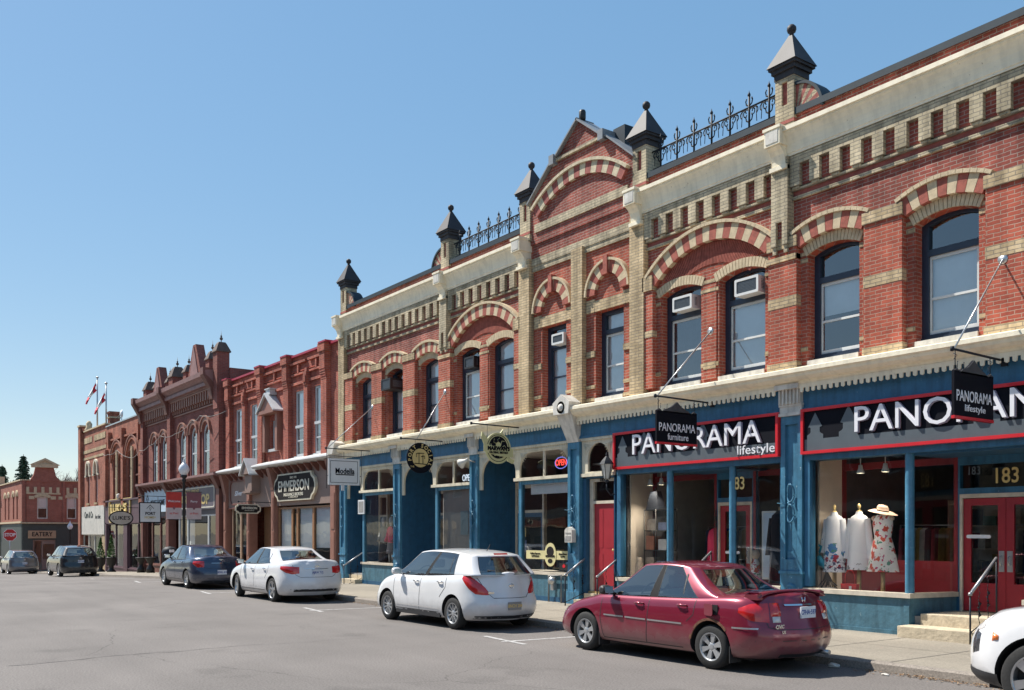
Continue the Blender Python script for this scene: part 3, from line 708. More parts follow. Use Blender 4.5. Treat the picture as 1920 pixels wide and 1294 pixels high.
# ---- air conditioners set in the top lights
def ac(x, z, w_, h_, dp, label, dark=False, tilt=0):
    t_ = thing('air_conditioner', label, 'air conditioner', (x, Y + .1, z), 'air conditioners in upper windows')
    q = MB(); y0 = Y + .18 - dp; y1 = Y + .24
    q.plate([rrect(x - w_ / 2, x + w_ / 2, z, z + h_, .03, 3), list(reversed(rrect(x - w_ / 2 + .05, x + w_ / 2 - .05, z + .05, z + h_ - .05, .02, 2)))], y0, y0 + .04, 0)
    q.box(x - w_ / 2 + .008, x + w_ / 2 - .008, y0 + .04, y1, z + .008, z + h_ - .008, 0)
    q.build('case', ['black' if dark else 'ac_white'], t_)
    q = MB(); q.box(x - w_ / 2 + .05, x + w_ / 2 - .05, y0 + .02, y0 + .045, z + .05, z + h_ - .05)
    for i in range(9):
        zz = z + .06 + (h_ - .12) * i / 8; q.box(x - w_ / 2 + .05, x + w_ / 2 - .05, y0 + .012, y0 + .022, zz - .004, zz + .004)
    q.build('grille', ['ac_grille'], t_)
    q = MB()
    for k in range(7):
        zz = z + h_ * .25 + h_ * .5 * k / 6; q.box(x + w_ / 2 - .009, x + w_ / 2 - .004, y0 + .1, y1 - .14, zz, zz + .012)
    q.build('side_vent', ['ac_grille'], t_)
ac(-12.45, 6.58, .6, .34, .27, 'rightmost white air conditioner, high in the right window under the right big arch')
ac(-14.2, 6.6, .56, .31, .26, 'white air conditioner in the dark-curtained window above the hanging furniture sign')
ac(-18.45, 6.57, .48, .27, .26, 'white air conditioner in the narrow window left of the central cream pilaster')
ac(X0 - 5.0 + .1, 6.55, .5, .33, .22, 'black air conditioner flush in the left window under the left big arch', True)
ac(X0 - 9.28 - .05, 6.45, .62, .36, .52, 'black air conditioner jutting far out of the second window from the left end', True)
# ---- cornice over the shopfronts
q = MB(); pr = [(0, 4.92), (-.06, 4.95), (-.38, 4.90), (-.46, 4.87), (-.46, 4.80), (-.42, 4.78), (-.40, 4.73), (-.33, 4.68), (-.24, 4.66), (-.20, 4.60), (0, 4.60)]
q.sweep([(Y + d_, z_) for d_, z_ in pr], XL - .05, XR, 0); B(q, 'shopfront_cornice', ['cornice_cream'])
PIL = [(-30.62, .46), (-26.68, .45), (-22.22, .40), (-17.80, .44), (-11.36, .48), (-4.7, .48)]
for (a, wa), (b, wb) in zip(PIL[:-1], PIL[1:]):
    x0, x1 = a + wa / 2 + .02, b - wb / 2 - .02; n_ = round((x1 - x0) / .125); st = (x1 - x0) / n_; pts = [(x0, 4.615), (x1, 4.615)]
    for i in range(n_ - 1, -1, -1):
        x = x0 + i * st; pts += [(x + st, 4.54), (x + st * .8, 4.54), (x + st * .76, 4.47), (x + st * .5, 4.455), (x + st * .24, 4.47), (x + st * .2, 4.54)]
    pts.append((x0, 4.54)); q = MB(); q.plate([pts], Y - .22, Y - .195, 0); B(q, 'scalloped_trim', ['cornice_cream'])
q = MB(); q.box(XL, XR, Y - .06, Y + .3, 4.13, 4.6); q.box(XL, XR, Y + .3, Y + .4, 4.1, 4.6)
q.box(XL, XR, Y - .09, Y - .06, 4.13, 4.19); B(q, 'fascia', ['blue_paint'])
# ---- pilasters of the shopfront
for i, (c, w_) in enumerate(PIL):
    q = MB(); h = w_ / 2; g0 = G(c) + SW - .1
    q.plate([[(c - h, g0), (c + h, g0), (c + h, 4.06), (c - h, 4.06)], [(c - h + .1, 1.35), (c - h + .1, 3.9), (c + h - .1, 3.9), (c + h - .1, 1.35)]], Y - .1, Y - .04, 0)
    q.box(c - h, c + h, Y - .04, Y + .25, g0, 4.06, 0)
    q.box(c - h - .03, c + h + .03, Y - .13, Y, 1.08, 1.13, 0); q.box(c - h - .03, c + h + .03, Y - .14, Y + .02, g0, .42, 0)
    q.box(c - h + .12, c + h - .12, Y - .06, Y - .04, 1.3, 1.5, 0)
    pl_ = B(q, 'shopfront_pilaster', ['blue_light'])
    q = MB()                                     # round boss
    q.lathe([(0, -.06), (.05, -.055), (.06, -.03), (.08, -.045), (.105, -.045), (.115, -.01), (.12, 0)], c, Y - .1, .78, 18, 0, True, 'y')
    q.lathe([(.0, -.03), (.02, -.03), (.03, 0)], c, Y - .1, .78, 10, 0, True, 'y'); B(q, 'boss', ['blue_light'], pl_)
    q = MB()                                     # iron figure-of-eight strap
    for k in (0, 1):
        zc = 2.22 + .38 * k
        q.tube([(c + .075 * sin(t) * (1 if k else 1), Y - .125 - .02 * cos(2 * t), zc + .17 * cos(t)) for t in [2 * pi * u / 16 for u in range(17)]], .017, 5)
    q.tube([(c - .06, Y - .13, 2.42), (c + .07, Y - .13, 2.40)], .016, 5); q.tube([(c, Y - .13, 2.05), (c + .03, Y - .13, 1.9)], .012, 5)
    if i in (1, 2, 3, 4): q.tube([(c - .1, Y - .12, 2.4), (c - .3, Y - .13, 2.42)], .006, 4)
    B(q, 'wall_iron', ['blue_light'], pl_)
    q = MB()                                     # fluted cream capital
    if i == 3:
        q.add([(c - .2, Y - .12, 4.06), (c + .2, Y - .12, 4.06), (c + .2, Y, 4.06), (c - .2, Y, 4.06), (c - .29, Y - .46, 4.86), (c + .29, Y - .46, 4.86), (c + .29, Y, 4.86), (c - .29, Y, 4.86)],
              [(0, 1, 5, 4), (1, 2, 6, 5), (3, 0, 4, 7), (0, 3, 2, 1), (4, 5, 6, 7)], 0)
        q.lathe([(0, -.08), (.07, -.07), (.09, -.03), (.15, -.03), (.17, 0), (.17, .05)], c, Y - .47, 4.88, 16, 0, True, 'y')
        q.plate([[(c - .28, 4.72), (c + .28, 4.72), (c + .32, 5.0), (c + .16, 5.1), (c, 5.2), (c - .16, 5.1), (c - .32, 5.0)]], Y - .5, Y - .1, 0)
    else:
        q.box(c - h - .03, c + h + .03, Y - .15, Y, 4.06, 4.12); q.box(c - h - .01, c + h + .01, Y - .12, Y, 4.12, 4.24); q.box(c - h - .02, c + h + .02, Y - .14, Y, 4.24, 4.28)
        for k in range(6):
            xx = c - h + .03 + (w_ - .06) * k / 5; q.box(xx - .017, xx + .017, Y - .19, Y - .14, 4.28, 4.58)
        q.box(c - h, c + h, Y - .15, Y, 4.28, 4.6); q.box(c - h - .03, c + h + .03, Y - .26, Y, 4.55, 4.64)
        if i == 0: q.plate([[(c - .3, 4.62), (c + .1, 4.62), (c + .3, 5.0), (c + .02, 5.1), (c - .1, 5.02), (c - .3, 4.85)]], Y - .55, Y - .05, 0)
    B(q, 'capital', ['white_trim'], pl_)
mat('red_inner', (.20, .012, .02), .5, var=.15)
# ---- shop interiors (floor, ceiling, back and party walls)
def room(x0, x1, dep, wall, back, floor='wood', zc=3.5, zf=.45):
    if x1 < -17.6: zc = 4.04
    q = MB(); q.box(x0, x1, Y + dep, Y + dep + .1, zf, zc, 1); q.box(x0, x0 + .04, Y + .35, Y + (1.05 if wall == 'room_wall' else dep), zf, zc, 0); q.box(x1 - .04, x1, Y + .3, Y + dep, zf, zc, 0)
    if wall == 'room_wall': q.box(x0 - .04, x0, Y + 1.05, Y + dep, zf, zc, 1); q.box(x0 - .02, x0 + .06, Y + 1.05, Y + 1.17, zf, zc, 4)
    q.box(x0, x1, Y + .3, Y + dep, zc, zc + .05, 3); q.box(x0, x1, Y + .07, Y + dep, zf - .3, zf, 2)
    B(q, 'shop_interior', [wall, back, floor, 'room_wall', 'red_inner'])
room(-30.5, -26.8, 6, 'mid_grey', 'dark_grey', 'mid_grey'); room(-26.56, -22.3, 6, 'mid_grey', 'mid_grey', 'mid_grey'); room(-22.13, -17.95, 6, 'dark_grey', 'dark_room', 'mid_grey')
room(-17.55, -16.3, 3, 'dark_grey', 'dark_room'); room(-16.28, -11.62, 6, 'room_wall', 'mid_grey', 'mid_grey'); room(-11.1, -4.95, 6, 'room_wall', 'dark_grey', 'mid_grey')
# ---- arcade bays on the left: alcove with a door + display window
def arch_bay(x0, x1, xa, side):
    """x0..x1 clear bay, the entrance alcove x0..xa, window xa..x1"""
    g0 = G(x0) + SW
    q = MB(); r_ = .52                          # pierced cream fret frame
    al = [(x0 + .12, 3.3), (x0 + .12, 3.42)] + [(x0 + .12 + .55 * (1 - cos(radians(t))), 3.42 + .5 * sin(radians(t))) for t in range(10, 91, 16)]
    al += [(xa - .14 - .45 * (1 - cos(radians(t))), 3.42 + .5 * sin(radians(t))) for t in range(90, 9, -16)] + [(xa - .14, 3.42), (xa - .14, 3.3)]
    win = rrect(xa + .03, x1 - .03, 3.3, 3.95, .45, 6, (0, 1, 1, 0))
    out = [(x0, 4.13), (x0, 3.05), (x0 + .12, 3.05)] + al[1:-1] + [(xa - .14, 3.22), (x1, 3.22), (x1, 4.13)]
    q.plate([out, list(reversed(win))], Y - .03, Y + .03, 0)
    q.box(x0, x1, Y - .075, Y - .03, 4.07, 4.13); q.box(x0, x1, Y - .05, Y - .03, 3.99, 4.02)
    n_ = int((x1 - x0) / .09)
    for i in range(n_): xx = x0 + (i + .5) * (x1 - x0) / n_; q.box(xx - .02, xx + .02, Y - .045, Y - .03, 4.02, 4.07)
    for (cx, s) in ((x0 + .12, 1), (xa - .14, -1), (xa + .05, 1), (x1 - .05, -1)):   # spandrel rays
        for k in range(5):
            t = radians(8 + 17 * k); p0 = Vector((cx + s * .04, 0, 3.95)); q.tube([(cx + s * .03, Y - .035, 3.94), (cx + s * (.03 + .3 * cos(t)), Y - .035, 3.94 - .26 * sin(t))], .011, 4)
    q.box(xa - .16, x1, Y - .09, Y - .03, 3.22, 3.30); xm = (xa + x1) / 2; q.box(xm - .03, xm + .03, Y - .02, Y + .025, 3.3, 3.95)
    B(q, 'fretwork_frame', ['cream_paint'])
    # window: posts, glass
    zs = .86 + G(x0) * .4; q = MB(); q.box(xa - .02, xa + .1, Y - .02, Y + .1, zs, 3.22); q.box(x1 - .05, x1, Y - .02, Y + .06, zs, 3.22)
    q.box(xa + .1, x1 - .05, Y, Y + .06, 3.12, 3.22); B(q, 'window_post', ['blue_light'])
    dep = 1.25; xd = xa - .55
    q = MB(); q.add([(xa + .1, Y + .03, zs), (x1 - .05, Y + .03, zs), (x1 - .05, Y + .03, 3.95), (xa + .1, Y + .03, 3.95)], [(0, 1, 2, 3)])
    q.add([(xa, Y + .04, zs), (xd, Y + dep, zs), (xd, Y + dep, 3.2), (xa, Y + .04, 3.2)], [(0, 1, 2, 3)])
    B(q, 'shop_window', ['shop_glass'], recalc=False)
    q = MB()                                     # stall riser and sill
    q.box(xa - .02, x1, Y - .03, Y + .05, g0 - .05, zs - .07, 0); q.box(xa + .0, x1, Y - .045, Y - .03, g0 - .03, g0 + .12, 1)
    q.add([(xa - .02, Y + .03, g0), (xd - .02, Y + dep, g0), (xd - .02, Y + dep, zs - .07), (xa - .02, Y + .03, zs - .07)], [(0, 1, 2, 3)], 0)
    q.plate([[(xa - .07, Y - .07), (x1, Y - .07), (x1, Y + .1), (xd - .03, Y + dep), (xd - .08, Y + dep - .03)]], zs - .07, zs, 2, 'xy')
    q.box(xa + .1, xa + .4, Y + .3, Y + .4, zs - .1, zs, 0)
    B(q, 'stall_riser', ['teal_board', 'blue_dark', 'sill_paint'])
    q = MB()                                     # alcove: boarded side wall, ceiling, floor
    q.box(x0 - .02, x0 + .02, Y - .02, Y + dep, g0, 4.1, 0)
    for k in range(1, 5):
        yy = Y + dep * k / 5; q.box(x0 + .02, x0 + .028, yy - .012, yy + .012, g0, 4.1, 0)
    q.box(x0 + .02, x0 + .03, Y, Y + dep, 2.05, 2.09, 0); q.box(x0, xa, Y + .05, Y + dep, 4.06, 4.1, 0)
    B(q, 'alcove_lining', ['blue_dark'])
    q = MB(); q.box(x0 + .02, xa - .05, Y + .02, Y + dep + .1, g0 - .2, g0 + .28, 0); q.box(x0 + .02, xa - .05, Y - .3, Y + .02, g0 - .2, g0 + .14, 0); B(q, 'door_step', ['stone_step'])
    q = MB(); yd = Y + dep; fl = g0 + .28       # door
    q.plate([[(x0 + .02, fl), (xd + .05, fl), (xd + .05, 3.3), (x0 + .02, 3.3)], [(x0 + .1, fl + .02), (x0 + .1, 2.42), (xd - .03, 2.42), (xd - .03, fl + .02)], [(x0 + .1, 2.5), (x0 + .1, 3.12), (xd - .03, 3.12), (xd - .03, 2.5)]], yd - .05, yd + .05, 0)
    dr = B(q, 'door', ['sill_paint']); q = MB()
    q.plate([[(x0 + .1, fl + .02), (xd - .03, fl + .02), (xd - .03, 2.42), (x0 + .1, 2.42)], [(x0 + .2, fl + .3), (x0 + .2, 2.3), (xd - .13, 2.3), (xd - .13, fl + .3)]], yd - .02, yd + .03, 0)
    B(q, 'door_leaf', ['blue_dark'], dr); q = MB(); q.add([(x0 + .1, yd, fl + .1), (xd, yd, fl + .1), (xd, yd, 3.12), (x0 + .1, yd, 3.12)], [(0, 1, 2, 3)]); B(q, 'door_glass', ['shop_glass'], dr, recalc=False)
BAYS = [(-30.39, -26.905, -29.2), (-26.455, -22.42, -24.4), (-22.02, -18.02, -20.15)]
for a, b, c in BAYS: arch_bay(a, b, c, 0)
# ---- narrow stair door 185 beside the centre pilaster
g0 = SW; a, b = -17.56, -16.42
q = MB(); win = seg(a + .22, b - .16, 3.32, 3.62, .4, 10)
q.plate([[(a, 3.2), (b, 3.2), (b, 4.13), (a, 4.13)], list(reversed(win))], Y - .03, Y + .03); q.box(a, b, Y - .075, Y - .03, 4.07, 4.13); q.box(a, b, Y - .07, Y - .03, 3.2, 3.28)
for s, cx in ((1, a + .1), (-1, b - .06)):
    for k in range(5): t = radians(8 + 17 * k); q.tube([(cx, Y - .035, 3.98), (cx + s * .26 * cos(t), Y - .035, 3.98 - .26 * sin(t))], .011, 4)
B(q, 'fretwork_frame', ['cream_paint'])
q = MB(); q.add([(a + .2, Y + .02, 3.3), (b - .1, Y + .02, 3.3), (b - .1, Y + .02, 4.05), (a + .2, Y + .02, 4.05)], [(0, 1, 2, 3)]); B(q, 'fanlight', ['shop_glass'], recalc=False)
q = MB(); q.box(a, a + .12, Y, Y + .2, g0, 3.2, 0); q.box(b - .02, b, Y, Y + .2, g0, 3.2, 0); q.box(a, b, Y, Y + .2, 3.16, 3.2, 0); B(q, 'alcove_lining', ['blue_dark'])
yd = Y + .16; q = MB(); q.plate([[(a + .14, .4), (b - .02, .4), (b - .02, 3.15), (a + .14, 3.15)], [(a + .27, .45), (a + .27, 2.55), (b - .1, 2.55), (b - .1, .45)], [(a + .27, 2.62), (a + .27, 3.08), (b - .1, 3.08), (b - .1, 2.62)]], yd - .06, yd + .06)
dr = B(q, 'door', ['sill_paint']); q = MB(); q.box(a + .27, b - .1, yd - .02, yd + .03, .45, 2.55)
q.box(a + .36, a + .58, yd - .026, yd - .02, .6, 1.35); q.box(a + .66, b - .18, yd - .026, yd - .02, .6, 1.35); q.box(a + .36, a + .58, yd - .026, yd - .02, 1.5, 2.42); q.box(a + .66, b - .18, yd - .026, yd - .02, 1.5, 2.42)
B(q, 'door_leaf', ['red_door'], dr); q = MB(); q.lathe([(0, -.06), (.02, -.06), (.028, -.045), (.02, -.02), (.012, 0)], b - .16, yd - .02, 1.45, 10, 0, True, 'y'); B(q, 'door_knob', ['gold'], dr)
q = MB(); q.add([(a + .27, yd, 2.62), (b - .1, yd, 2.62), (b - .1, yd, 3.08), (a + .27, yd, 3.08)], [(0, 1, 2, 3)]); B(q, 'door_glass', ['shop_glass'], dr, recalc=False)
mat('number_black', (.02, .02, .02), .5)
text('185', .13, -16.95, 3.12, yd - .07, m='number_black', parent=dr, name='house_number', bold=.002)
q = MB(); q.box(a + .1, b, Y - .05, Y + .6, g0 - .1, .4); q.box(a + .1, b, Y - .38, Y - .05, g0 - .1, .26); B(q, 'door_step', ['stone_step'])
# ---- the two showroom fronts
def showroom(x0, x1, pl, pr_, dl, drr, label):
    """x0..x1 clear width; posts at pl and pr_; recessed doors dl..drr"""
    q = MB(); q.box(x0, x1, Y - .06, Y + .3, 3.2, 3.34, 0); q.box(x0, x0 + .12, Y - .05, Y + .12, .86, 3.2, 0); q.box(x1 - .06, x1, Y - .02, Y + .1, .86, 3.2, 0)
    B(q, 'window_head', ['blue_paint'])
    for c in (pl, pr_):
        q = MB(); q.lathe([(.075, .83), (.075, 3.2)], c, Y + .04, 0, 14, 0); B(q, 'window_post', ['blue_light'])
    dep = 1.1
    for (xa, xb, xc, s) in ((x0 + .12, pl, dl - .12, 1), (pr_, x1 - .06, drr + .12, -1)):
        q = MB(); q.add([(xa, Y + .04, .83), (xb, Y + .04, .83), (xb, Y + .04, 3.2), (xa, Y + .04, 3.2)], [(0, 1, 2, 3)])
        p = xb if s > 0 else xa
        q.add([(p, Y + .04, .83), (xc, Y + dep, .83), (xc, Y + dep, 3.2), (p, Y + .04, 3.2)], [(0, 1, 2, 3)]); B(q, 'shop_window', ['shop_glass'], recalc=False)
        q = MB(); e = p + s * .06; x_o = x0 if s > 0 else x1
        lo, hi = sorted((x_o, e)); q.box(lo, hi, Y - .05, Y + .05, SW - .1, .75, 0)
        lo2, hi2 = sorted((x_o, e)); q.box(lo2, hi2, Y - .075, Y - .05, SW - .1, SW + .07, 0); q.box(*sorted((e, e - s * .1)), Y - .08, Y - .05, SW, .62, 0)
        q.add([(e, Y + .0, SW), (xc + s * .02, Y + dep, SW), (xc + s * .02, Y + dep, .75), (e, Y, .75)], [(0, 1, 2, 3)], 0)
        q.plate([[(x_o, Y - .1), (e + s * .03, Y - .1), (xc + s * .06, Y + dep), (xc - s * .05, Y + dep), (p - s * .06, Y + .12), (x_o, Y + .12)]], .75, .83, 1, 'xy')
        q.plate([[(x_o, Y + .1), (p - s * .05, Y + .1), (xc - s * .05, Y + dep), (x_o, Y + dep)]], .6, .74, 2, 'xy')   # display floor
        B(q, 'stall_riser', ['teal_board', 'sill_paint', 'mid_grey'])
        q = MB()                                 # red inner trim round the return glass
        for (ax_, ay) in ((xc, Y + dep - .03),): q.box(ax_ - .035, ax_ + .035, ay - .03, ay + .03, .83, 3.2)
        q.box(*sorted((x_o, xc)), Y + dep + .0, Y + dep + .05, 3.05, 3.18); q.box(*sorted((x_o, xc)), Y + dep + .02, Y + dep + .05, .74, 1.35 if x0 > -12 else 1.0)
        B(q, 'inner_trim', ['red_inner'])
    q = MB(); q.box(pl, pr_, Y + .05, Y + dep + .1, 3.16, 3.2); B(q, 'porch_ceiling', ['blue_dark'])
    yd = Y + dep; q = MB()
    q.box(dl - .16, dl - .05, yd - .05, yd + .05, .5, 3.2, 1); q.box(drr + .05, drr + .16, yd - .05, yd + .05, .5, 3.2, 1); q.box(dl - .05, drr + .05, yd - .05, yd + .05, 2.52, 2.62, 1); q.box(dl - .05, drr + .05, yd - .05, yd + .05, 3.02, 3.2, 1)
    q.box(dl - .05, dl, yd - .06, yd + .05, .5, 2.52, 0); q.box(drr, drr + .05, yd - .06, yd + .05, .5, 2.52, 0); q.box(dl, drr, yd - .06, yd + .05, 2.45, 2.52, 0)
    fr = B(q, 'door', ['sill_paint', 'blue_paint'])
    n_ = 2 if drr - dl > 1.2 else 1; wd = (drr - dl) / n_
    for k in range(n_):
        xa = dl + k * wd + .004; xb = xa + wd - .008; q = MB()
        q.plate([[(xa, .52), (xb, .52), (xb, 2.44), (xa, 2.44)], [(xa + .13, 1.0), (xa + .13, 2.32), (xb - .13, 2.32), (xb - .13, 1.0)]], yd - .03, yd + .02)
        q.plate([[(xa + .14, .62), (xb - .14, .62), (xb - .14, .9), (xa + .14, .9)]], yd - .04, yd - .03)
        lf_ = B(q, 'door_leaf', ['red_door'], fr); q = MB()
        xh = xb - .065 if k == 0 else xa + .065
        q.box(xh - .045, xh + .045, yd - .042, yd - .03, 1.2, 1.55); q.tube([(xh, yd - .03, 1.3), (xh, yd - .09, 1.32), (xh, yd - .09, 1.45), (xh, yd - .03, 1.47)], .012, 6); B(q, 'door_handle', ['steel'], lf_)
    q = MB(); q.add([(dl, yd - .005, .9), (drr, yd - .005, .9), (drr, yd - .005, 3.05), (dl, yd - .005, 3.05)], [(0, 1, 2, 3)]); B(q, 'door_glass', ['shop_glass'], fr, recalc=False)
    q = MB(); q.box(pl + .2, pr_ - .2, Y + .02, Y + dep + .2, SW - .1, .5); q.box(pl + .05, pr_ - .0, Y - .42, Y + .02, SW - .1, .31)
    B(q, 'door_step', ['stone_step'], bevel=.012)
    return fr
SH1 = showroom(-16.28, -11.62, -14.66, -12.9, -14.15, -13.3, 'a'); SH2 = showroom(-11.1, -4.95, -9.03, -7.02, -8.66, -7.2, 'b')
mat('gold_leaf', (.70, .52, .20), .4, var=.1)
text('183', .36, -7.93, 2.80, Y + 1.08, m='gold_leaf', parent=SH2, name='house_number', sx=.85, bold=.004)
text('83', .36, -12.72, 2.84, Y + .035, m='gold_leaf', parent=SH1, name='house_number', sx=.8, bold=.003)
text('183', .2, -9.0 + .62, 2.9, Y + .9, m='sign_grey', parent=SH2, name='house_number', sx=.8)
for k, ch in enumerate('183'): text(ch, .17, -14.25, 2.30 - .14 * k, Y + 1.03, m='number_black', parent=SH1, name='house_number', bold=.004)
q = MB(); q.plate([rrect(-8.6, -8.18, 1.76, 1.82, .025, 3)], Y + 1.06, Y + 1.065); B(q, 'door_sticker', ['white_letters'], SH2)
q = MB(); q.plate([rrect(-14.0, -13.6, 1.4, 1.46, .025, 3)], Y + 1.06, Y + 1.065); B(q, 'door_sticker', ['white_letters'], SH1)
# ================================================================ RED BLOCK with brown shopfronts (next to the main block)
def bld(name, label, x, z0): return thing(name, label, 'building', (x, D, z0))
MR = bld('brick_building', 'red brick building with magenta coping, tall paired windows and brown shopfronts', -37, -.2)
def P(mb, name, mats, root, **k): return mb.build(name, mats, root, **k)
mat('magenta_cap', (.34, .03, .06), .5, var=.15)
mat('grey_frame', (.50, .52, .53), .5, var=.1)
mat('snow_cap', (.50, .50, .50), .5, var=.12)
xa, xb = -42.95, -30.9
wins = [(-41.25, .98), (-39.3, .98), (-34.5, 1.04), (-32.7, 1.04)]
# tall windows in pairs
hl = [[(c - w_ / 2, 4.84), (c + w_ / 2, 4.84), (c + w_ / 2, 7.38), (c - w_ / 2, 7.38)] for c, w_ in wins] + [[(-37.5, 5.3), (-36.85, 5.3), (-36.85, 6.5), (-37.5, 6.5)]]
q = MB(); q.plate([[(xa, 4.3), (xb, 4.3), (xb, 8.72), (xa, 8.72)]] + hl, D, D + .3)
for c in (-42.35, -38.42, -35.6, -32.05):
    q.box(c - .24, c + .24, D - .17, D, 4.7, 7.5); q.box(c - .22, c + .22, D - .24, D, 7.95, 8.72)
    for k in range(5): q.box(c - .235, c + .235, D - .18 - .016 * k, D, 7.5 + .09 * k, 7.6 + .09 * k)
    q.box(c - .3, c + .3, D - .28, D, 8.5, 8.8)
for c in (-40.4, -33.72):
    q.box(c - .17, c + .17, D - .15, D, 4.7, 7.5); q.box(c - .14, c + .14, D - .19, D, 7.5, 8.0)
    for k in range(3): q.box(c - .1, c + .1, D - .22 + .04 * k, D, 7.6 + .15 * k, 7.85 + .15 * k)
for a, b in ((-42.2, -40.5), (-40.3, -38.7), (-38.2, -35.8), (-35.3, -33.85), (-33.6, -32.2)):
    q.box(a + .05, b - .05, D - .07, D, 7.62, 7.72); q.box(a + .05, b - .05, D - .09, D, 7.98, 8.06); q.box(a, b, D - .12, D, 8.42, 8.5)
    m_ = (a + b) / 2; q.box(a, m_ - .1, D - .05, D, 8.12, 8.16); q.box(m_ + .1, b, D - .05, D, 8.12, 8.16); q.box(m_ - .06, m_ + .06, D - .1, D, 8.06, 8.42)
q.box(xa, xa + .3, D + .3, D + 12, -1, 8.3); q.box(xa, xb, D + 12, D + 12.3, -1, 8.3)
P(q, 'brick_wall', ['rose_brick'], MR)
q = MB(); q.box(xa, xb, D - .1, D + .35, 8.72, 8.8)
for c in (-42.45, -38.42, -35.55, -31.95): q.box(c - .32, c + .32, D - .3, D + .3, 8.8, 8.86)
P(q, 'parapet_coping', ['magenta_cap'], MR); q = MB(); q.box(xa + .3, xb, D + .3, D + 12, 8.2, 8.28); q.box(xa + .3, xb, D + 1.6, D + 1.7, 4.3, 8.2); P(q, 'roof', ['tar'], MR)
for i, (c, w_) in enumerate(wins):
    a, b = c - w_ / 2 + .002, c + w_ / 2 - .002; zt = 6.0; q = MB()
    q.plate([[(a, 4.845), (b, 4.845), (b, 7.375), (a, 7.375)], [(a + .07, 4.93), (b - .07, 4.93), (b - .07, zt - .06), (a + .07, zt - .06)], [(a + .06, zt + .06), (b - .06, zt + .06), (b - .06, 7.31), (a + .06, 7.31)]], D + .04, D + .11)
    q.box(a, b, D + .0, D + .04, zt - .05, zt + .05); q.plate([[(a + .07, 5.43), (b - .07, 5.43), (b - .07, 5.48), (a + .07, 5.48)]], D + .05, D + .10)
    fr = P(q, 'window', ['grey_frame'], MR); q = MB(); q.add([(a + .03, D + .075, 4.9), (b - .03, D + .075, 4.9), (b - .03, D + .075, 7.35), (a + .03, D + .075, 7.35)], [(0, 1, 2, 3)]); P(q, 'pane', ['pane_glass'], fr, recalc=False)
    q = MB(); q.add([(a, D + .16, zt - .4 * (i % 2)), (b, D + .16, zt - .4 * (i % 2)), (b, D + .16, 7.35), (a, D + .16, 7.35)], [(0, 1, 2, 3)]); P(q, 'blind', ['blind'], fr, recalc=False)
    q = MB(); q.box(a, b, D - .06, D + .1, 4.76, 4.845); P(q, 'window_sill', ['snow_cap'], fr)
a, b = -37.498, -36.852; q = MB(); q.plate([[(a, 5.302), (b, 5.302), (b, 6.498), (a, 6.498)], [(a + .07, 5.38), (b - .07, 5.38), (b - .07, 6.43), (a + .07, 6.43)]], D + .08, D + .15); q.box(a + .07, b - .07, D + .1, D + .14, 5.88, 5.93)
fr = P(q, 'window', ['grey_frame'], MR); q = MB(); q.add([(a, D + .12, 5.3), (b, D + .12, 5.3), (b, D + .12, 6.5), (a, D + .12, 6.5)], [(0, 1, 2, 3)]); P(q, 'pane', ['pane_glass'], fr, recalc=False)
q = MB(); q.box(a - .1, b + .1, D - .12, D + .08, 5.2, 5.3); P(q, 'window_sill', ['snow_cap'], fr)
# brick hood with little gable over the middle window
q = MB(); c = -37.15
q.box(c - .78, c - .55, D - .22, D, 5.2, 6.75); q.box(c + .55, c + .78, D - .22, D, 5.2, 6.75); q.box(c - .85, c + .85, D - .42, D, 6.72, 6.86)
q.plate([[(c - .8, 6.86), (c + .8, 6.86), (c, 7.5)]], D - .36, D); P(q, 'window_hood', ['oxblood_brown'], MR)
q = MB()
for s in (-1, 1): q.plate([[(c, 7.5), (c + s * .95, 6.76), (c + s * .95, 6.82), (c, 7.57)]], D - .46, D)
q.box(c - .22, c + .22, D - .3, D, 7.5, 7.72); q.box(c - .28, c + .28, D - .34, D, 7.72, 7.76); P(q, 'hood_roof', ['grey_frame'], MR)
q = MB(); q.tube([(c - .95, D - .1, 6.7), (c - .95, D - .1, 4.8)], .035, 6); P(q, 'downpipe', ['oxblood'], MR)
# shopfront cornice (pale sheet metal) with small brackets
pr = [(0, 4.82), (-.5, 4.66), (-.52, 4.60), (-.44, 4.54), (-.1, 4.5), (0, 4.5)]
for a, b in ((xa, -39.55), (-38.5, xb - .0)): q = MB(); q.sweep([(D + u, v) for u, v in pr], a, b, 0); P(q, 'shopfront_cornice', ['snow_cap'], MR)
q = MB(); q.box(xa, xb - .04, D - .05, D + .3, 2.95, 4.5, 1)
for x in [xa + .3 + .62 * i for i in range(19)]:
    if -39.6 < x < -38.5 or x > xb - .2: continue
    q.sweep([(D - .05, 4.5), (D - .4, 4.5), (D - .36, 4.42), (D - .15, 4.2), (D - .05, 4.16)], x - .04, x + .04, 0)
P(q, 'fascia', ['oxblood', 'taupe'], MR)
q = MB(); c = -39.05                                 # gabled portal bracket over the middle door
q.plate([[(c - .5, 4.35), (c + .5, 4.35), (c, 4.95)]], D - .55, D - .05, 0); q.box(c - .4, c + .4, D - .42, D - .05, 3.5, 4.35, 0); q.box(c - .46, c + .46, D - .5, D - .05, 3.55, 3.63, 0)
P(q, 'door_hood', ['taupe'], MR); q = MB()
for s in (-1, 1): q.plate([[(c, 4.95), (c + s * .62, 4.28), (c + s * .62, 4.34), (c, 5.03)]], D - .62, D)
P(q, 'hood_roof', ['grey_frame'], MR)
g0 = G(-37) + SW
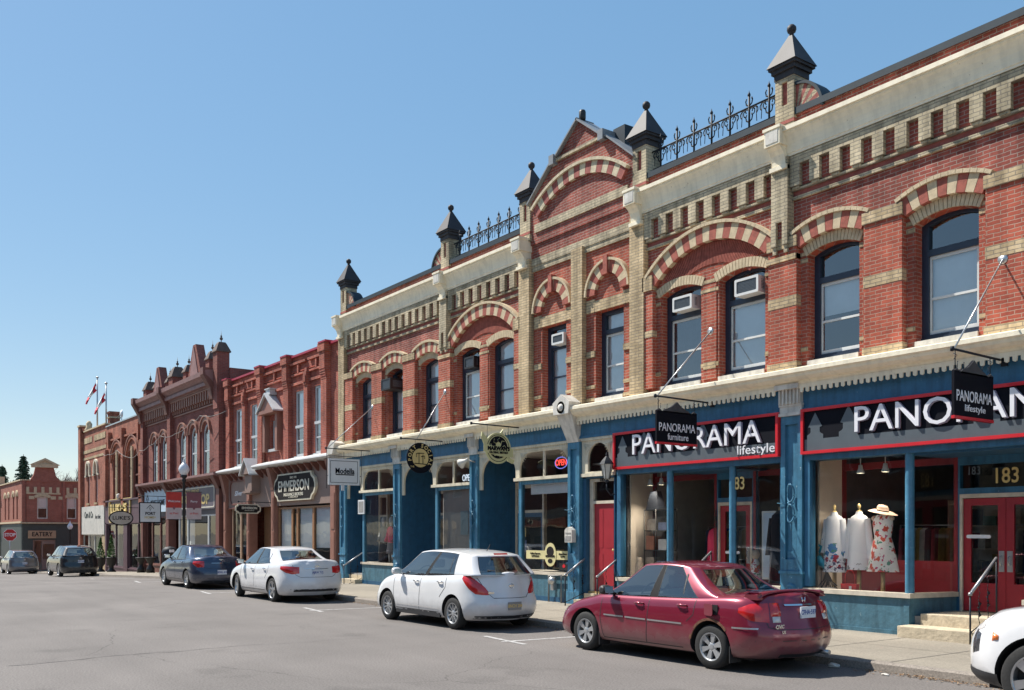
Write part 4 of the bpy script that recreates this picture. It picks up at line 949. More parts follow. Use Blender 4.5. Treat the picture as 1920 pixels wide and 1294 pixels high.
for c, w_ in ((-42.7, .34), (-39.75, .3), (-36.95, .3), (-31.25, .42)):
    q = MB(); q.box(c - w_ / 2, c + w_ / 2, D - .18, D + .2, G(c) - .1, 3.6); q.box(c - w_ / 2 - .04, c + w_ / 2 + .04, D - .22, D, G(c) - .1, G(c) + .5); q.box(c - w_ / 2 + .07, c + w_ / 2 - .07, D - .2, D - .18, .9, 1.9); q.box(c - w_ / 2 + .07, c + w_ / 2 - .07, D - .2, D - .18, 2.0, 3.3)
    q.sweep([(D, 3.6), (D - .2, 3.6), (D - .3, 4.1), (D - .42, 4.5), (D, 4.5)], c - w_ / 2, c + w_ / 2); P(q, 'shopfront_pilaster', ['oxblood_brown'], MR)
q = MB(); q.plate([rrect(-42.3, -40.05, 3.1, 4.2, .28, 5), list(reversed(rrect(-42.22, -40.13, 3.17, 4.13, .25, 5)))], D - .09, D - .05, 0); q.box(-42.5, -39.9, D - .1, D - .05, 2.93, 3.0, 0); P(q, 'panel_moulding', ['oxblood'], MR)
def shopwin(root, x0, x1, z0, z1, mull, frame='taupe', y=D, riser=True, g=None, post=.07, extra=None):
    q = MB(); e = [x0] + list(mull) + [x1]; loops = [[(x0, z0), (x1, z0), (x1, z1), (x0, z1)]]
    for a, b in zip(e[:-1], e[1:]): loops.append([(a + post, z0 + post), (a + post, z1 - post), (b - post, z1 - post), (b - post, z0 + post)])
    q.plate(loops, y + .0, y + .08, 0); fr = P(q, 'shop_window', [frame], root)
    q = MB(); q.add([(x0, y + .05, z0), (x1, y + .05, z0), (x1, y + .05, z1), (x0, y + .05, z1)], [(0, 1, 2, 3)]); P(q, 'pane', ['shop_glass'], fr, recalc=False)
    if riser: q = MB(); q.box(x0, x1, y - .04, y + .1, (G(x0) if g is None else g) - .1, z0); q.box(x0 - .02, x1 + .02, y - .08, y + .1, z0 - .06, z0 + .003); P(q, 'stall_riser', [frame], root)
    return fr
mat('tan_frame', (.36, .24, .16), .55, var=.12); mat('wood_frame', (.30, .15, .07), .5, var=.15, vs=9)
shopwin(MR, -42.2, -40.0, .55, 2.93, (-41.1,), 'tan_frame'); q = MB(); q.box(-42.5, -42.25, D + .1, D + .14, -.2, 2.93); P(q, 'door_leaf', ['door_brown'], MR)
shopwin(MR, -36.75, -31.5, .5, 2.88, (-35.35, -34.85, -33.35), 'wood_frame')
q = MB(); q.box(-39.6, -37.1, D + .5, D + .56, -.3, 2.95, 0)
for x in (-39.2, -38.2): q.plate([rrect(x - .3, x + .3, 1.6, 2.7, .12), ], D + .49, D + .5); q.plate([rrect(x - .3, x + .3, .3, 1.4, .12)], D + .49, D + .5)
P(q, 'door_leaf', ['door_brown'], MR)
q = MB(); q.box(xa + .2, xb - .2, D + 3, D + 3.1, -.6, 4.3, 0); q.box(-36.7, -35.4, D + .12, D + .13, 1.3, 2.84, 1); q.box(-34.8, -33.4, D + .12, D + .13, .6, 2.84, 1); q.box(-33.3, -31.55, D + .12, D + .13, 1.3, 2.84, 1)
q.box(xa + .2, xb - .2, D + .3, D + 3, -.6, -.1, 0); P(q, 'shop_interior', ['dark_grey', 'blind'], MR)
# ================================================================ BROWN ORNATE BLOCK
MO = bld('ornate_brick_building', 'dark brown ornate brick building with small pinnacles, two steep gables and arched windows', -50.6, -.5)
xa, xb = -56.6, -43.0; YF = D - .12
wn = [(-54.3, .9), (-52.55, .9), (-49.2, .98), (-47.4, .98), (-45.5, .98)]
q = MB(); q.plate([[(xa, 4.0), (xb, 4.0), (xb, 9.0), (xa, 9.0)]] + [seg(c - w_ / 2, c + w_ / 2, 4.62, 6.72, w_ * .42) for c, w_ in wn], YF, YF + .3)
for c, w_ in ((-56.3, .5), (-51.0, .55), (-43.35, .62)): q.box(c - w_ / 2, c + w_ / 2, YF - .22, YF, 4.3, 9.0)
for a, b in ((-53.6, -53.25), (-48.48, -48.12), (-46.62, -46.28)): q.box(a, b, YF - .07, YF, 4.5, 6.9)
q.box(xb - .3, xb, YF + .3, D + 12, 4, 9.5); q.box(xa, xa + .3, YF + .3, D + 12, -1, 9.2); q.box(xa, xb, D + 12, D + 12.3, -1, 9)
P(q, 'brick_wall', ['brown_brick'], MO); q = MB(); q.box(xa + .3, xb - .3, YF + .3, D + 12, 9, 9.08); q.box(xa + .3, xb - .3, YF + 1.4, YF + 1.5, 4, 9); P(q, 'roof', ['tar'], MO)
for c, w_ in wn:
    q = MB(); q.ring(c, 6.72, w_ / 2 + .03, w_ / 2 + .24, -85, 85, 9, YF - .07, YF); q.ring(c, 6.72, w_ / 2 + .24, w_ / 2 + .31, -88, 88, 9, YF - .12, YF); P(q, 'window_arch', ['oxblood_brown'], MO)
    a, b = c - w_ / 2 + .003, c + w_ / 2 - .003; q = MB(); o = seg(a, b, 4.63, 6.718, w_ * .41)
    q.plate([o, [(a + .07, 4.7), (b - .07, 4.7), (b - .07, 5.78), (a + .07, 5.78)], seg(a + .07, b - .07, 5.86, 6.66, w_ * .36)], YF + .06, YF + .12); fr = P(q, 'window', ['grey_frame'], MO)
    q = MB(); q.add([(a, YF + .09, 4.7), (b, YF + .09, 4.7), (b, YF + .09, 7.0), (a, YF + .09, 7.0)], [(0, 1, 2, 3)]); P(q, 'pane', ['pane_glass'], fr, recalc=False)
    q = MB(); q.add([(a, YF + .26, 5.75), (b, YF + .26, 5.75), (b, YF + .26, 7.0), (a, YF + .26, 7.0)], [(0, 1, 2, 3)]); P(q, 'blind', ['blind'], fr, recalc=False)
q = MB()
for a, b in ((-56.0, -51.3), (-50.7, -43.7)):
    n_ = int((b - a) / .36)
    for i in range(n_):
        x = a + (i + .25) * (b - a) / n_; q.box(x, x + .15, YF - .2, YF, 8.18, 8.62); q.box(x + .03, x + .12, YF - .12, YF, 8.0, 8.18)
    q.box(a, b, YF - .22, YF, 8.62, 8.7); q.box(a, b, YF - .06, YF, 7.9, 7.96)
P(q, 'frieze', ['oxblood_brown'], MO)
mat('pale_oxblood', (.26, .14, .13), .6, var=.2)
for a, b in ((xa - .1, -51.3), (-51.3, xb - .62)):
    q = MB(); q.sweep([(YF, 8.7), (YF - .22, 8.72), (YF - .28, 8.9), (YF - .5, 9.12), (YF - .62, 9.2), (YF - .64, 9.4), (YF, 9.48)], a + .05, b - .05, 0); q.box(a + .1, b - .1, YF - .42, YF - .3, 8.78, 8.95, 0); P(q, 'cornice', ['pale_oxblood'], MO)
for c in (-56.35, -51.2, -43.9):
    q = MB(); q.sweep([(YF, 8.1), (YF - .3, 8.1), (YF - .4, 8.6), (YF - .74, 9.2), (YF - .74, 9.52), (YF, 9.52)], c - .22, c + .22); P(q, 'cornice_bracket', ['oxblood'], MO)
for c, h, w_ in ((-56.2, 10.05, .32), (-54.7, 10.0, .2), (-52.3, 10.0, .2), (-51.0, 10.1, .36), (-49.0, 10.1, .24), (-45.3, 10.2, .26), (-43.4, 10.25, .29)):
    q = MB(); cy = YF + (.25 if c < -44 else .02); q.box(c - w_, c + w_, cy - w_, cy + w_, 9.0 if c < -44 else 7.6, h - .0); pn = P(q, 'pinnacle', ['brown_brick'], MO)
    q = MB(); e = w_ + .06
    q.grid([[(c - r_ * sx, cy - r_ * 1, z_) if k == 0 else (c + r_, cy - r_, z_) if k == 1 else (c + r_, cy + r_, z_) if k == 2 else (c - r_, cy + r_, z_) for k, sx in ((0, 1), (1, 1), (2, 1), (3, 1))] for r_, z_ in ((e, h), (e * .55, h + w_ * 1.25), (e * .42, h + w_ * 1.5))], 0, False, True)
    q.add([(c - e * .42, cy - e * .42, h + w_ * 1.5), (c + e * .42, cy - e * .42, h + w_ * 1.5), (c + e * .42, cy + e * .42, h + w_ * 1.5), (c - e * .42, cy + e * .42, h + w_ * 1.5)], [(0, 1, 2, 3)])
    q.box(c - e, c + e, cy - e, cy + e, h - .04, h); z_ = h + w_ * 1.5
    q.lathe([(.02, 0), (.02, .1), (.07, .14), (.08, .2), (.03, .25), (.05, .3), (.015, .34), (0, .58)], c, cy, z_, 8); P(q, 'pinnacle_cap', ['moss_metal' if 'moss_metal' in MATS else mat('moss_metal', (.10, .065, .05), .7, var=.3)], pn)
for c, w_, h in ((-53.45, 1.0, 1.55), (-47.0, 1.15, 1.75)):
    q = MB(); q.plate([[(c - w_, 9.4), (c + w_, 9.4), (c + .22, 9.4 + h), (c - .22, 9.4 + h)]], YF - .1, YF + .3, 0); q.plate([[(c - w_ * .6, 9.5), (c + w_ * .6, 9.5), (c, 9.3 + h)]], YF - .14, YF - .1, 1); P(q, 'gable', ['brown_brick', 'pale_oxblood'], MO)
# shopfronts of the brown block
q = MB()
for a, b in ((xa, -51.3), (-51.3, xb + .05)): q.sweep([(YF, 4.72), (YF - .5, 4.62), (YF - .5, 4.52), (YF - .1, 4.4), (YF, 4.4)], a, b, 0)
P(q, 'shopfront_cornice', ['pale_oxblood'], MO); q = MB(); q.box(xa, xb, YF - .02, YF + .3, 2.75, 4.4, 0)
for x in [xa + .3 + .72 * i for i in range(18)]: q.sweep([(YF - .02, 4.4), (YF - .4, 4.4), (YF - .3, 4.25), (YF - .1, 4.1), (YF - .02, 4.1)], x - .05, x + .05, 1)
P(q, 'fascia', ['sign_purple' if 'sign_purple' in MATS else mat('sign_purple', (.075, .06, .07), .5), 'oxblood'], MO)
for c, w_ in ((-56.35, .45), (-51.3, .5), (-43.3, .45)):
    q = MB(); q.box(c - w_ / 2, c + w_ / 2, YF - .2, YF + .2, -.9, 4.0); q.sweep([(YF, 3.9), (YF - .2, 3.9), (YF - .45, 4.4), (YF - .5, 4.66), (YF, 4.7)], c - w_ / 2, c + w_ / 2); P(q, 'shopfront_pilaster', ['oxblood'], MO)
shopwin(MO, -56.0, -52.2, .1, 2.75, (-54.9, -53.3), 'oxblood', YF); shopwin(MO, -49.9, -43.7, .1, 2.75, (-48.4, -45.2), 'grey_frame', YF)
q = MB(); q.box(-51.0, -49.95, YF + .3, YF + .36, -.6, 2.75, 0); P(q, 'door_leaf', ['oxblood'], MO)
q = MB(); q.box(xa + .2, xb - .2, D + 2.5, D + 2.6, -1, 4.3, 0); q.box(-49.7, -48.6, D + .3, D + .32, .3, 2.6, 1); q.box(-45, -43.8, D + .3, D + .32, .3, 2.6, 1); q.box(xa + .3, xb - .3, D + .2, D + 2.5, -.9, -.4, 0); P(q, 'shop_interior', ['dark_grey', 'blind'], MO)
# ================================================================ LOW BRICK BUILDING with two arched bays
ML = bld('arched_brick_building', 'low orange-red brick building with two big pointed-arch window bays and plum shopfront', -61.3, -.75)
xa, xb = -66.3, -56.62
q = MB(); bays = [(-63.3, 1.5), (-59.6, 1.5)]; hol = []
for c, h in bays: hol += [seg(c - 1.25, c - .1, 3.9, 6.4, .5), seg(c + .1, c + 1.25, 3.9, 6.4, .5)]
q.plate([[(xa, 3.0), (xb, 3.0), (xb, 8.82), (xa, 8.82)]] + hol, D, D + .3)
for c in (-66.0, -61.45, -57.3): q.box(c - .25, c + .25, D - .2, D, 3.6, 7.3)
for c in (-64.9, -61.45, -57.6): q.box(c - .14, c + .14, D - .25, D, 7.3, 8.35)
q.box(xa, xb, D - .14, D, 7.78, 7.9)
q.box(xa, xb, D + 11, D + 11.3, -1, 8); q.box(xa, xa + .3, D + .3, D + 11, 7, 8.7)
P(q, 'brick_wall', ['orange_brick'], ML); q = MB(); q.box(xa, xb, D - .06, D + .35, 8.82, 8.9); P(q, 'parapet_coping', ['steel'], ML)
q = MB(); q.box(xa + .3, xb, D + .3, D + 11, 8, 8.1); q.box(xa + .3, xb, D + 1.4, D + 1.5, 3, 8); P(q, 'roof', ['tar'], ML)
for c, h in bays:
    q = MB(); q.ring(c, 6.1, 1.42, 1.62, -78, 78, 15, D - .10, D); q.ring(c, 6.1, 1.62, 1.7, -80, 80, 15, D - .14, D, (1,)); P(q, 'window_arch', ['orange_brick', 'oxblood_brown'], ML)
    for s in (-1, 1):
        a, b = sorted((c + s * .1, c + s * 1.25)); q = MB(); q.plate([seg(a + .003, b - .003, 3.91, 6.39, .49), [(a + .1, 4.0), (b - .1, 4.0), (b - .1, 5.3), (a + .1, 5.3)], seg(a + .1, b - .1, 5.4, 6.3, .42)], D + .08, D + .14); fr = P(q, 'window', ['oxblood'], ML)
        q = MB(); q.add([(a, D + .16, 3.95), (b, D + .16, 3.95), (b, D + .16, 6.8), (a, D + .16, 6.8)], [(0, 1, 2, 3)]); P(q, 'pane', ['pane_glass'], fr, recalc=False)
    q = MB(); q.box(c - .09, c + .09, D - .1, D, 3.9, 7.1); P(q, 'brick_column', ['cream_stone'], ML)
q = MB(); q.box(xa, xb, D - .1, D + .3, 2.45, 3.85); q.box(xa, xb, D - .2, D, 3.85, 3.95); P(q, 'fascia', [mat('plum', (.10, .05, .065), .5)], ML)
for c, w_ in ((-66.1, .35), (-61.0, .9), (-57.0, .6)): q = MB(); q.box(c - w_ / 2, c + w_ / 2, D - .1, D + .2, -1.1, 2.5); P(q, 'shopfront_pilaster', ['plum'], ML)
shopwin(ML, -65.9, -61.5, -.3, 2.45, (-63.8,), 'plum'); shopwin(ML, -60.5, -57.3, -.3, 2.45, (-58.4,), 'plum')
q = MB(); q.box(xa + .2, xb - .2, D + 2, D + 2.1, -1, 4, 0); q.box(-65.6, -64.2, D + .3, D + .32, -.1, 2.3, 1); P(q, 'shop_interior', ['dark_grey', 'mid_grey'], ML)
q = MB(); q.lathe([(0, 0), (.09, 0), (.11, .12), (.13, .3), (0, .36)], -62.0, D - .25, 3.95, 10); P(q, 'fascia_lamp', ['white_trim'], ML)
# ================================================================ CORNER BUILDING
MC = bld('corner_building', 'brick corner building with white arch trims, cream string courses and white shop fascia', -70, -.95)
xa, xb = -73.75, -66.32
wn = [(-71.6, .62), (-69.2, .66)]
q = MB(); q.plate([[(xa, 3.0), (xb, 3.0), (xb, 9.05), (xa, 9.05)]] + [[(c - w_ / 2, 3.95), (c + w_ / 2, 3.95), (c + w_ / 2, 6.1), (c - w_ / 2, 6.1)] for c, w_ in wn], D, D + .3)
q.box(xa - .25, xa + .45, D - .22, D + .5, -1.4, 9.5); q.box(xa, xa + .3, D + .5, D + 20, -1.4, 9.0); q.box(xa, xb, D + 20, D + 20.3, -1, 9)
for k, (a, b) in enumerate(((xa + .45, xa + .9), )): q.box(a, b, D - .1, D + .3, 9.05, 9.35)
P(q, 'brick_wall', ['orange_brick'], MC); q = MB(); q.box(xa - .3, xa + .5, D - .28, D + .55, 9.5, 9.62); q.box(xa + .5, xb, D - .1, D + .3, 9.05, 9.14); P(q, 'parapet_coping', ['cream_stone'], MC)
q = MB(); q.lathe([(0, 0), (.3, 0), (.3, .15), (.2, .3), (.22, .55), (.1, .75), (0, .78)], xa + 1.3, D + .2, 9.1, 8); P(q, 'parapet_ornament', ['cream_stone'], MC)
q = MB(); q.box(xa + .5, xb, D - .03, D, 7.05, 7.2); q.box(xa + .5, xb, D - .03, D, 7.5, 7.72)
for a, b in ((xa + .8, xa + 3.3), (xa + 4.0, xb - .2)): q.box(a, b, D - .03, D, 8.2, 8.6)
for c, w_ in wn: q.box(c - w_ / 2 - .1, c + w_ / 2 + .1, D - .08, D, 3.82, 3.95)
P(q, 'string_course', ['cream_brick'], MC)
for c, w_ in wn:
    q = MB(); q.ring(c, 6.35, .42, .58, -90, 90, 7, D - .12, D); q.box(c - .6, c - .42, D - .12, D, 5.85, 6.35); q.box(c + .42, c + .6, D - .12, D, 5.85, 6.35); q.box(c - .85, c - .42, D - .1, D, 5.8, 5.92); q.box(c + .42, c + .85, D - .1, D, 5.8, 5.92); P(q, 'window_arch', ['cream_paint'], MC)
    a, b = c - w_ / 2 + .003, c + w_ / 2 - .003; q = MB(); q.plate([[(a, 3.955), (b, 3.955), (b, 6.095), (a, 6.095)], [(a + .07, 4.03), (b - .07, 4.03), (b - .07, 5.0), (a + .07, 5.0)], [(a + .07, 5.07), (b - .07, 5.07), (b - .07, 6.03), (a + .07, 6.03)]], D + .1, D + .16); fr = P(q, 'window', ['grey_frame'], MC)
    q = MB(); q.add([(a, D + .13, 4), (b, D + .13, 4), (b, D + .13, 6.05), (a, D + .13, 6.05)], [(0, 1, 2, 3)]); P(q, 'pane', ['pane_glass'], fr, recalc=False)
q = MB(); q.box(xa + .5, xb, D + .3, D + 1.2, 3, 3.1); q.box(xa + .3, xb, D + 1.2, D + 1.3, 3, 8.9); q.box(xa + .3, xb, D + .3, D + 20, 8.7, 8.8); P(q, 'roof', ['tar'], MC)
q = MB(); q.box(xa + .5, xb - .05, D - .14, D + .3, 1.75, 3.7); P(q, 'fascia', ['white_trim'], MC)
shopwin(MC, xa + .5, xb - .9, -.1, 1.75, (-71.5, -69.8), 'white_trim'); q = MB(); q.box(xb - .9, xb, D - .1, D + .2, -1.2, 1.75, 0); q.box(xa + .5, xb - .9, D - .08, D - .045, -1.2, -.16, 0); P(q, 'stone_wall', ['cream_brick'], MC)
q = MB(); q.box(xa + .4, xb, D + 2, D + 2.1, -1.2, 3.5, 0); q.box(-71.3, -70.4, D + .4, D + .5, -.5, 1.6, 1); q.box(-69.4, -68.0, D + .4, D + .5, -.5, 1.6, 2); P(q, 'shop_interior', ['dark_grey', mat('green_stock', (.12, .25, .08), .7), 'blind'], MC)
q = MB(); q.box(-69.3, -68.6, D + .75, D + 1.4, 8.6, 10.1, 0); q.box(-69.34, -68.56, D + .71, D + 1.44, 9.75, 9.85, 1); q.box(-69.37, -68.53, D + .68, D + 1.47, 10.05, 10.2, 0)
P(q, 'chimney', ['orange_brick', 'cream_stone'], MC)
sat = thing('satellite_dish', 'round pale dish on an arm beside the far brick chimney', 'satellite dish', (-66.5, D + 1.0, 8.7))
q = MB(); q.lathe([(0, 0), (.14, .02), (.22, .07), (.26, .13), (.25, .13), (.2, .06), (.05, .03)], -66.5, D + .9, 9.85, 18, 0, True, 'y'); q.build('dish', ['blind'], sat)
q = MB(); q.tube([(-66.5, D + 1.0, 9.85), (-68.4, D + 1.1, 9.7)], .025, 6); q.tube([(-66.5, D + 1.0, 9.85), (-66.5, D + 1.0, 8.7)], .03, 6); q.build('arm', ['steel'], sat)
# ================================================================ ROOF FLAGS
mat('flag_red', (.62, .03, .05), .7); mat('flag_white', (.75, .75, .75), .7)
for px_, yy, zt, zf, lab in ((-70.1, D + .25, 12.6, 12.35, 'taller flagpole with limp red and white flag, left of the pair'), (-68.4, D + .45, 12.0, 11.5, 'shorter flagpole with limp red and white flag, right of the pair')):
    t_ = thing('flagpole', lab, 'flagpole', (px_, yy, 8.8), 'flagpoles on the corner roof')
    q = MB(); q.tube([(px_, yy, 8.8), (px_, yy, zt)], [.06, .04], 8); q.lathe([(0, 0), (.1, .04), (.1, .1), (0, .16)], px_, yy, zt, 8); q.build('pole', ['steel'], t_)
    q = MB(); n_ = 6
    for m_, t0, t1 in (('r', 0, .3), ('w', .3, .72), ('r', .72, 1.0)):
        rows = []
        for i in range(n_ + 1):
            t = t0 + (t1 - t0) * i / n_; hw = .62 * (1 - t) ** 1.6 + .08 + .12 * t
            rows.append([(px_ + .12 * sin(j * 1.6 + t * 5), yy - .1 - .62 * t - .05 * sin(j * 2.1), zf - 1.45 * t - hw * j / 6) for j in range(7)])
        q.grid(rows, 0 if m_ == 'r' else 1, True)
    q.build('flag', ['flag_red', 'flag_white'], t_, recalc=False)
# ================================================================ FAR BUILDINGS ACROSS THE SIDE STREET
EX, EY = -85.0, 12.55; ez = G(-85) + .11
ME = thing('eatery_building', 'far red brick building with cream pediment and dark green ground floor', 'building', (EX, EY, ez))
def eplate(q, loops, d0, d1, m=0): return q.plate(loops, d0, d1, m, 'yz')
y0, y1 = EY, EY + 9.5; q = MB()
wy = [(14.05, .78), (16.25, .74), (19.2, .74)]
loops = [[(y0, 2.6), (y1, 2.6), (y1, 6.1), (y0, 6.1)]] + [seg(c - w_ / 2, c + w_ / 2, 3.02, 4.75, .1) for c, w_ in wy]
eplate(q, loops, EX, EX - .3); q.plate([[(13.1, 6.1), (15.4, 6.1), (15.05, 6.55), (14.9, 7.2), (13.55, 7.2), (13.4, 6.55)]], EX + .04, EX - .3, 0, 'yz')
q.box(EX - .04, EX + .08, y0, y0 + .25, 2.6, 6.1); q.box(EX, EX + .08, 15.55, 15.75, 2.6, 6.1); q.box(EX, EX + .1, 17.45, 17.65, 2.6, 6.1)
q.plate([[(EX - 12, 2.6), (EX, 2.6), (EX, 6.1), (EX - 12, 6.1)]] + [seg(c - .35, c + .35, 3.0, 4.8, .3) for c in (-87.3, -89.2, -91.8, -93.8)], y0 - .02, y0 + .3)
q.box(EX - 12, EX - .3, y0 + .35, y1, 5.7, 5.8, 0); q.box(EX - 1.6, EX - 1.5, y0 + .3, y1, 2.6, 5.7, 0); q.plate([[(13.95, 6.0), (14.5, 6.0), (14.5, 6.6), (13.95, 6.6)]], EX + .06, EX + .04, 0, 'yz')
P(q, 'brick_wall', ['far_brick'], ME)
q = MB()
for a, b in ((12.85, 15.4), (15.85, 17.3), (17.8, 19.5)):
    q.box(EX, EX + .05, a, b, 5.02, 5.14)
    n_ = max(3, int((b - a) / .48))
    for i in range(n_ + 0): x = a + (b - a) * i / (n_ - .45); q.box(EX, EX + .06, x, x + .22, 5.14, 5.6)
for c, w_ in wy: q.ring(c, 4.0, .85, 1.08, -36, 36, 5, EX + .06, EX, ax='yz'); q.box(EX, EX + .05, c - 1.0, c - .6, 4.6, 4.86); q.box(EX, EX + .05, c + .6, c + 1.0, 4.6, 4.86)
for c in (-87.3, -89.2, -91.8, -93.8): q.ring(c, 4.8, .38, .6, -80, 80, 7, y0 - .1, y0)
q.box(EX - 12, EX + .12, y0 - .12, y0 - .02, 2.65, 2.8); q.box(EX - .0, EX + .16, y0 - .1, y1, 2.62, 2.72)
q.box(EX - .1, EX + .12, y0 - .05, 13.15, 6.1, 6.18); q.box(EX - .1, EX + .12, 15.35, y1, 6.1, 6.18); q.box(EX - 12, EX - .1, y0 - .12, y0 + .2, 6.1, 6.2)
P(q, 'stone_trim', ['cream_stone'], ME)
q = MB(); q.plate([[(13.25, 7.2), (15.2, 7.2), (15.2, 7.42), (13.25, 7.42)]], EX + .2, EX - .3, 0, 'yz'); q.plate([[(13.1, 7.42), (15.35, 7.42), (14.22, 7.98)], [(13.6, 7.48), (14.22, 7.8), (14.85, 7.48)]], EX + .22, EX - .3, 0, 'yz'); q.plate([[(13.5, 7.44), (14.95, 7.44), (14.22, 7.85)]], EX + .1, EX, 0, 'yz'); P(q, 'pediment', ['cream_stone'], ME)
for c, w_ in wy:
    a, b = c - w_ / 2 + .003, c + w_ / 2 - .003; q = MB(); eplate(q, [[(a, 3.025), (b, 3.025), (b, 4.83), (a, 4.83)], [(a + .08, 3.1), (b - .08, 3.1), (b - .08, 3.85), (a + .08, 3.85)], [(a + .08, 3.93), (b - .08, 3.93), (b - .08, 4.74), (a + .08, 4.74)]], EX - .06, EX - .12); fr = P(q, 'window', ['white_trim'], ME)
    q = MB(); q.add([(EX - .1, a, 3.05), (EX - .1, b, 3.05), (EX - .1, b, 4.8), (EX - .1, a, 4.8)], [(0, 1, 2, 3)]); P(q, 'pane', ['shop_glass'], fr, recalc=False)
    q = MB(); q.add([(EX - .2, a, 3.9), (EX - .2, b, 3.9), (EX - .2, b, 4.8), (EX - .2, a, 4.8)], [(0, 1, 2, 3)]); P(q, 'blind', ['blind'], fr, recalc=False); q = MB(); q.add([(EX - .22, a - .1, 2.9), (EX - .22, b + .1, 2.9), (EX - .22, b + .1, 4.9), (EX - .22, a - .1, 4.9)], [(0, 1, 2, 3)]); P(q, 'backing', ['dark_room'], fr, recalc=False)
for c in (-87.3, -89.2, -91.8, -93.8): q = MB(); q.add([(c - .35, y0 + .1, 3), (c + .35, y0 + .1, 3), (c + .35, y0 + .1, 5.1), (c - .35, y0 + .1, 5.1)], [(0, 1, 2, 3)]); P(q, 'window', ['pane_glass'], ME, recalc=False)
mat('dark_green', (.045, .055, .05), .6, var=.15)
q = MB(); eplate(q, [[(y0, ez - .2), (y1, ez - .2), (y1, 2.6), (y0, 2.6)], [(13.35, ez + .05), (15.05, ez + .05), (15.05, 1.3), (13.35, 1.3)]], EX, EX - .3); q.box(EX - 12, EX - .3, y0 - .02, y0 + .3, ez - .2, 2.6); P(q, 'ground_floor', ['dark_green'], ME)
q = MB(); eplate(q, [[(13.35, ez + .05), (15.05, ez + .05), (15.05, 1.3), (13.35, 1.3)], [(13.45, ez + .15), (14.0, ez + .15), (14.0, 1.2), (13.45, 1.2)], [(14.1, ez + .9), (14.95, ez + .9), (14.95, .95), (14.1, .95)]], EX - .1, EX - .16); dr = P(q, 'door', ['taupe'], ME); q = MB(); q.add([(EX - .14, 13.35, ez), (EX - .14, 15.05, ez), (EX - .14, 15.05, 1.3), (EX - .14, 13.35, 1.3)], [(0, 1, 2, 3)]); P(q, 'door_glass', ['shop_glass'], dr, recalc=False)
q = MB(); q.box(EX - 4, EX - 3.9, y0 + .3, y1, ez, 2.6); P(q, 'inner_wall', ['mid_grey'], ME)
# tan neighbour beyond it on the main street
MT = thing('tan_building', 'pale tan stone building with arched windows at the left edge of the view', 'building', (-100, EY, G(-90)))
q = MB(); q.plate([[(-112, G(-90) - .2), (-97.05, G(-90) - .2), (-97.05, 6.0), (-112, 6.0)]] + [seg(c - .5, c + .5, 3.0, 4.7, .4) for c in (-98.4, -100.6, -102.8, -105)], EY - .3, EY); q.box(-112, -97.05, EY, EY + 9, 5.6, 5.7)
q.box(-112, -97.0, EY - .55, EY - .3, 5.7, 6.0); q.box(-112, -97.0, EY - .5, EY - .3, 2.5, 2.7); q.box(-98, -97.3, EY - .4, EY + .4, 6.0, 7.0); q.box(-101.5, -100.5, EY - .4, EY + .4, 6.0, 7.4); P(q, 'stone_wall', ['cream_stone'], MT)
for c in (-98.4, -100.6, -102.8, -105): q = MB(); q.add([(c - .5, EY - .1, 3), (c + .5, EY - .1, 3), (c + .5, EY - .1, 5.1), (c - .5, EY - .1, 5.1)], [(0, 1, 2, 3)]); P(q, 'window', ['pane_glass'], MT, recalc=False)
q = MB(); q.box(-112, -97.1, EY + 1.4, EY + 1.5, -1.2, 5.6); P(q, 'inner_wall', ['dark_room'], MT)
# ================================================================ SIGNS
def sign_on_wall(name, label, x, z, y=D): return thing(name, label, 'sign', (x, y, z))
mat('panorama_grey', (.10, .12, .135), .35, var=.08); mat('letter_back', (.30, .28, .36), .5)
def skyline(q, x, z, s, m, y):
    pts = [(-.28, 0), (.28, 0), (.28, .12), (.2, .16), (.16, .2), (.16, .34), (.24, .36), (0, .78), (-.24, .36), (-.16, .34), (-.16, .2), (-.2, .16), (-.28, .12)]
    q.plate([[(x + a * s, z + b * s) for a, b in pts]], y - .004, y, m)
def panorama(x0, x1, xt0, xt1, label, sub_txt=None, tz=3.80):
    t_ = sign_on_wall('shop_sign', label, (x0 + x1) / 2, 3.72, D - .1); ya, yb = D - .15, D - .06; z0, z1 = 3.31, 4.15
    q = MB(); q.box(x0 + .05, x1 - .05, ya + .02, yb, z0 + .05, z1 - .05, 0); b = t_ and q.build('board', ['sign_black'], t_)
    q = MB(); q.box(x0 + .07, x1 - .07, ya + .014, ya + .02, z0 + .05, z0 + .27, 0)
    for xx, s_ in ((x0 + .3, .62), (x0 + 1.0, .7), (xt1 + .12, .62), ((x0 + x1) / 2 + .4, .75)):
        if xx < x1 - .3: skyline(q, xx, z0 + .27, s_, 0, ya + .018)
    q.build('skyline_band', ['panorama_grey'], t_)
    q = MB(); q.plate([[(x0, z0), (x1, z0), (x1, z1), (x0, z1)], [(x0 + .055, z0 + .055), (x0 + .055, z1 - .055), (x1 - .055, z1 - .055), (x1 - .055, z0 + .055)]], ya - .02, yb); q.build('border', ['sign_red'], t_)
    L_ = 'PANORAMA'; wd = xt1 - xt0
    text(L_, .60, (xt0 + xt1) / 2 + .02, tz - .012, ya + .012, m='letter_back', parent=t_, name='lettering', fit=wd, cap=.455, depth=.03)
    text(L_, .60, (xt0 + xt1) / 2, tz, ya - .02, m='white_letters', parent=t_, name='lettering', fit=wd, cap=.45, depth=.012)
    if sub_txt: text(sub_txt, .28, x1 - .53, z0 + .155, ya - .01, m='white_letters', parent=t_, name='lettering', fit=.92, cap=.24)
panorama(-16.3, -11.62, -15.63, -12.02, 'red-bordered black fascia sign over the middle showroom, small second word at its right', 'lifestyle', 3.835)
panorama(-11.1, -4.95, -9.95, -6.33, 'long red-bordered black fascia sign over the red double doors', None, 3.85)

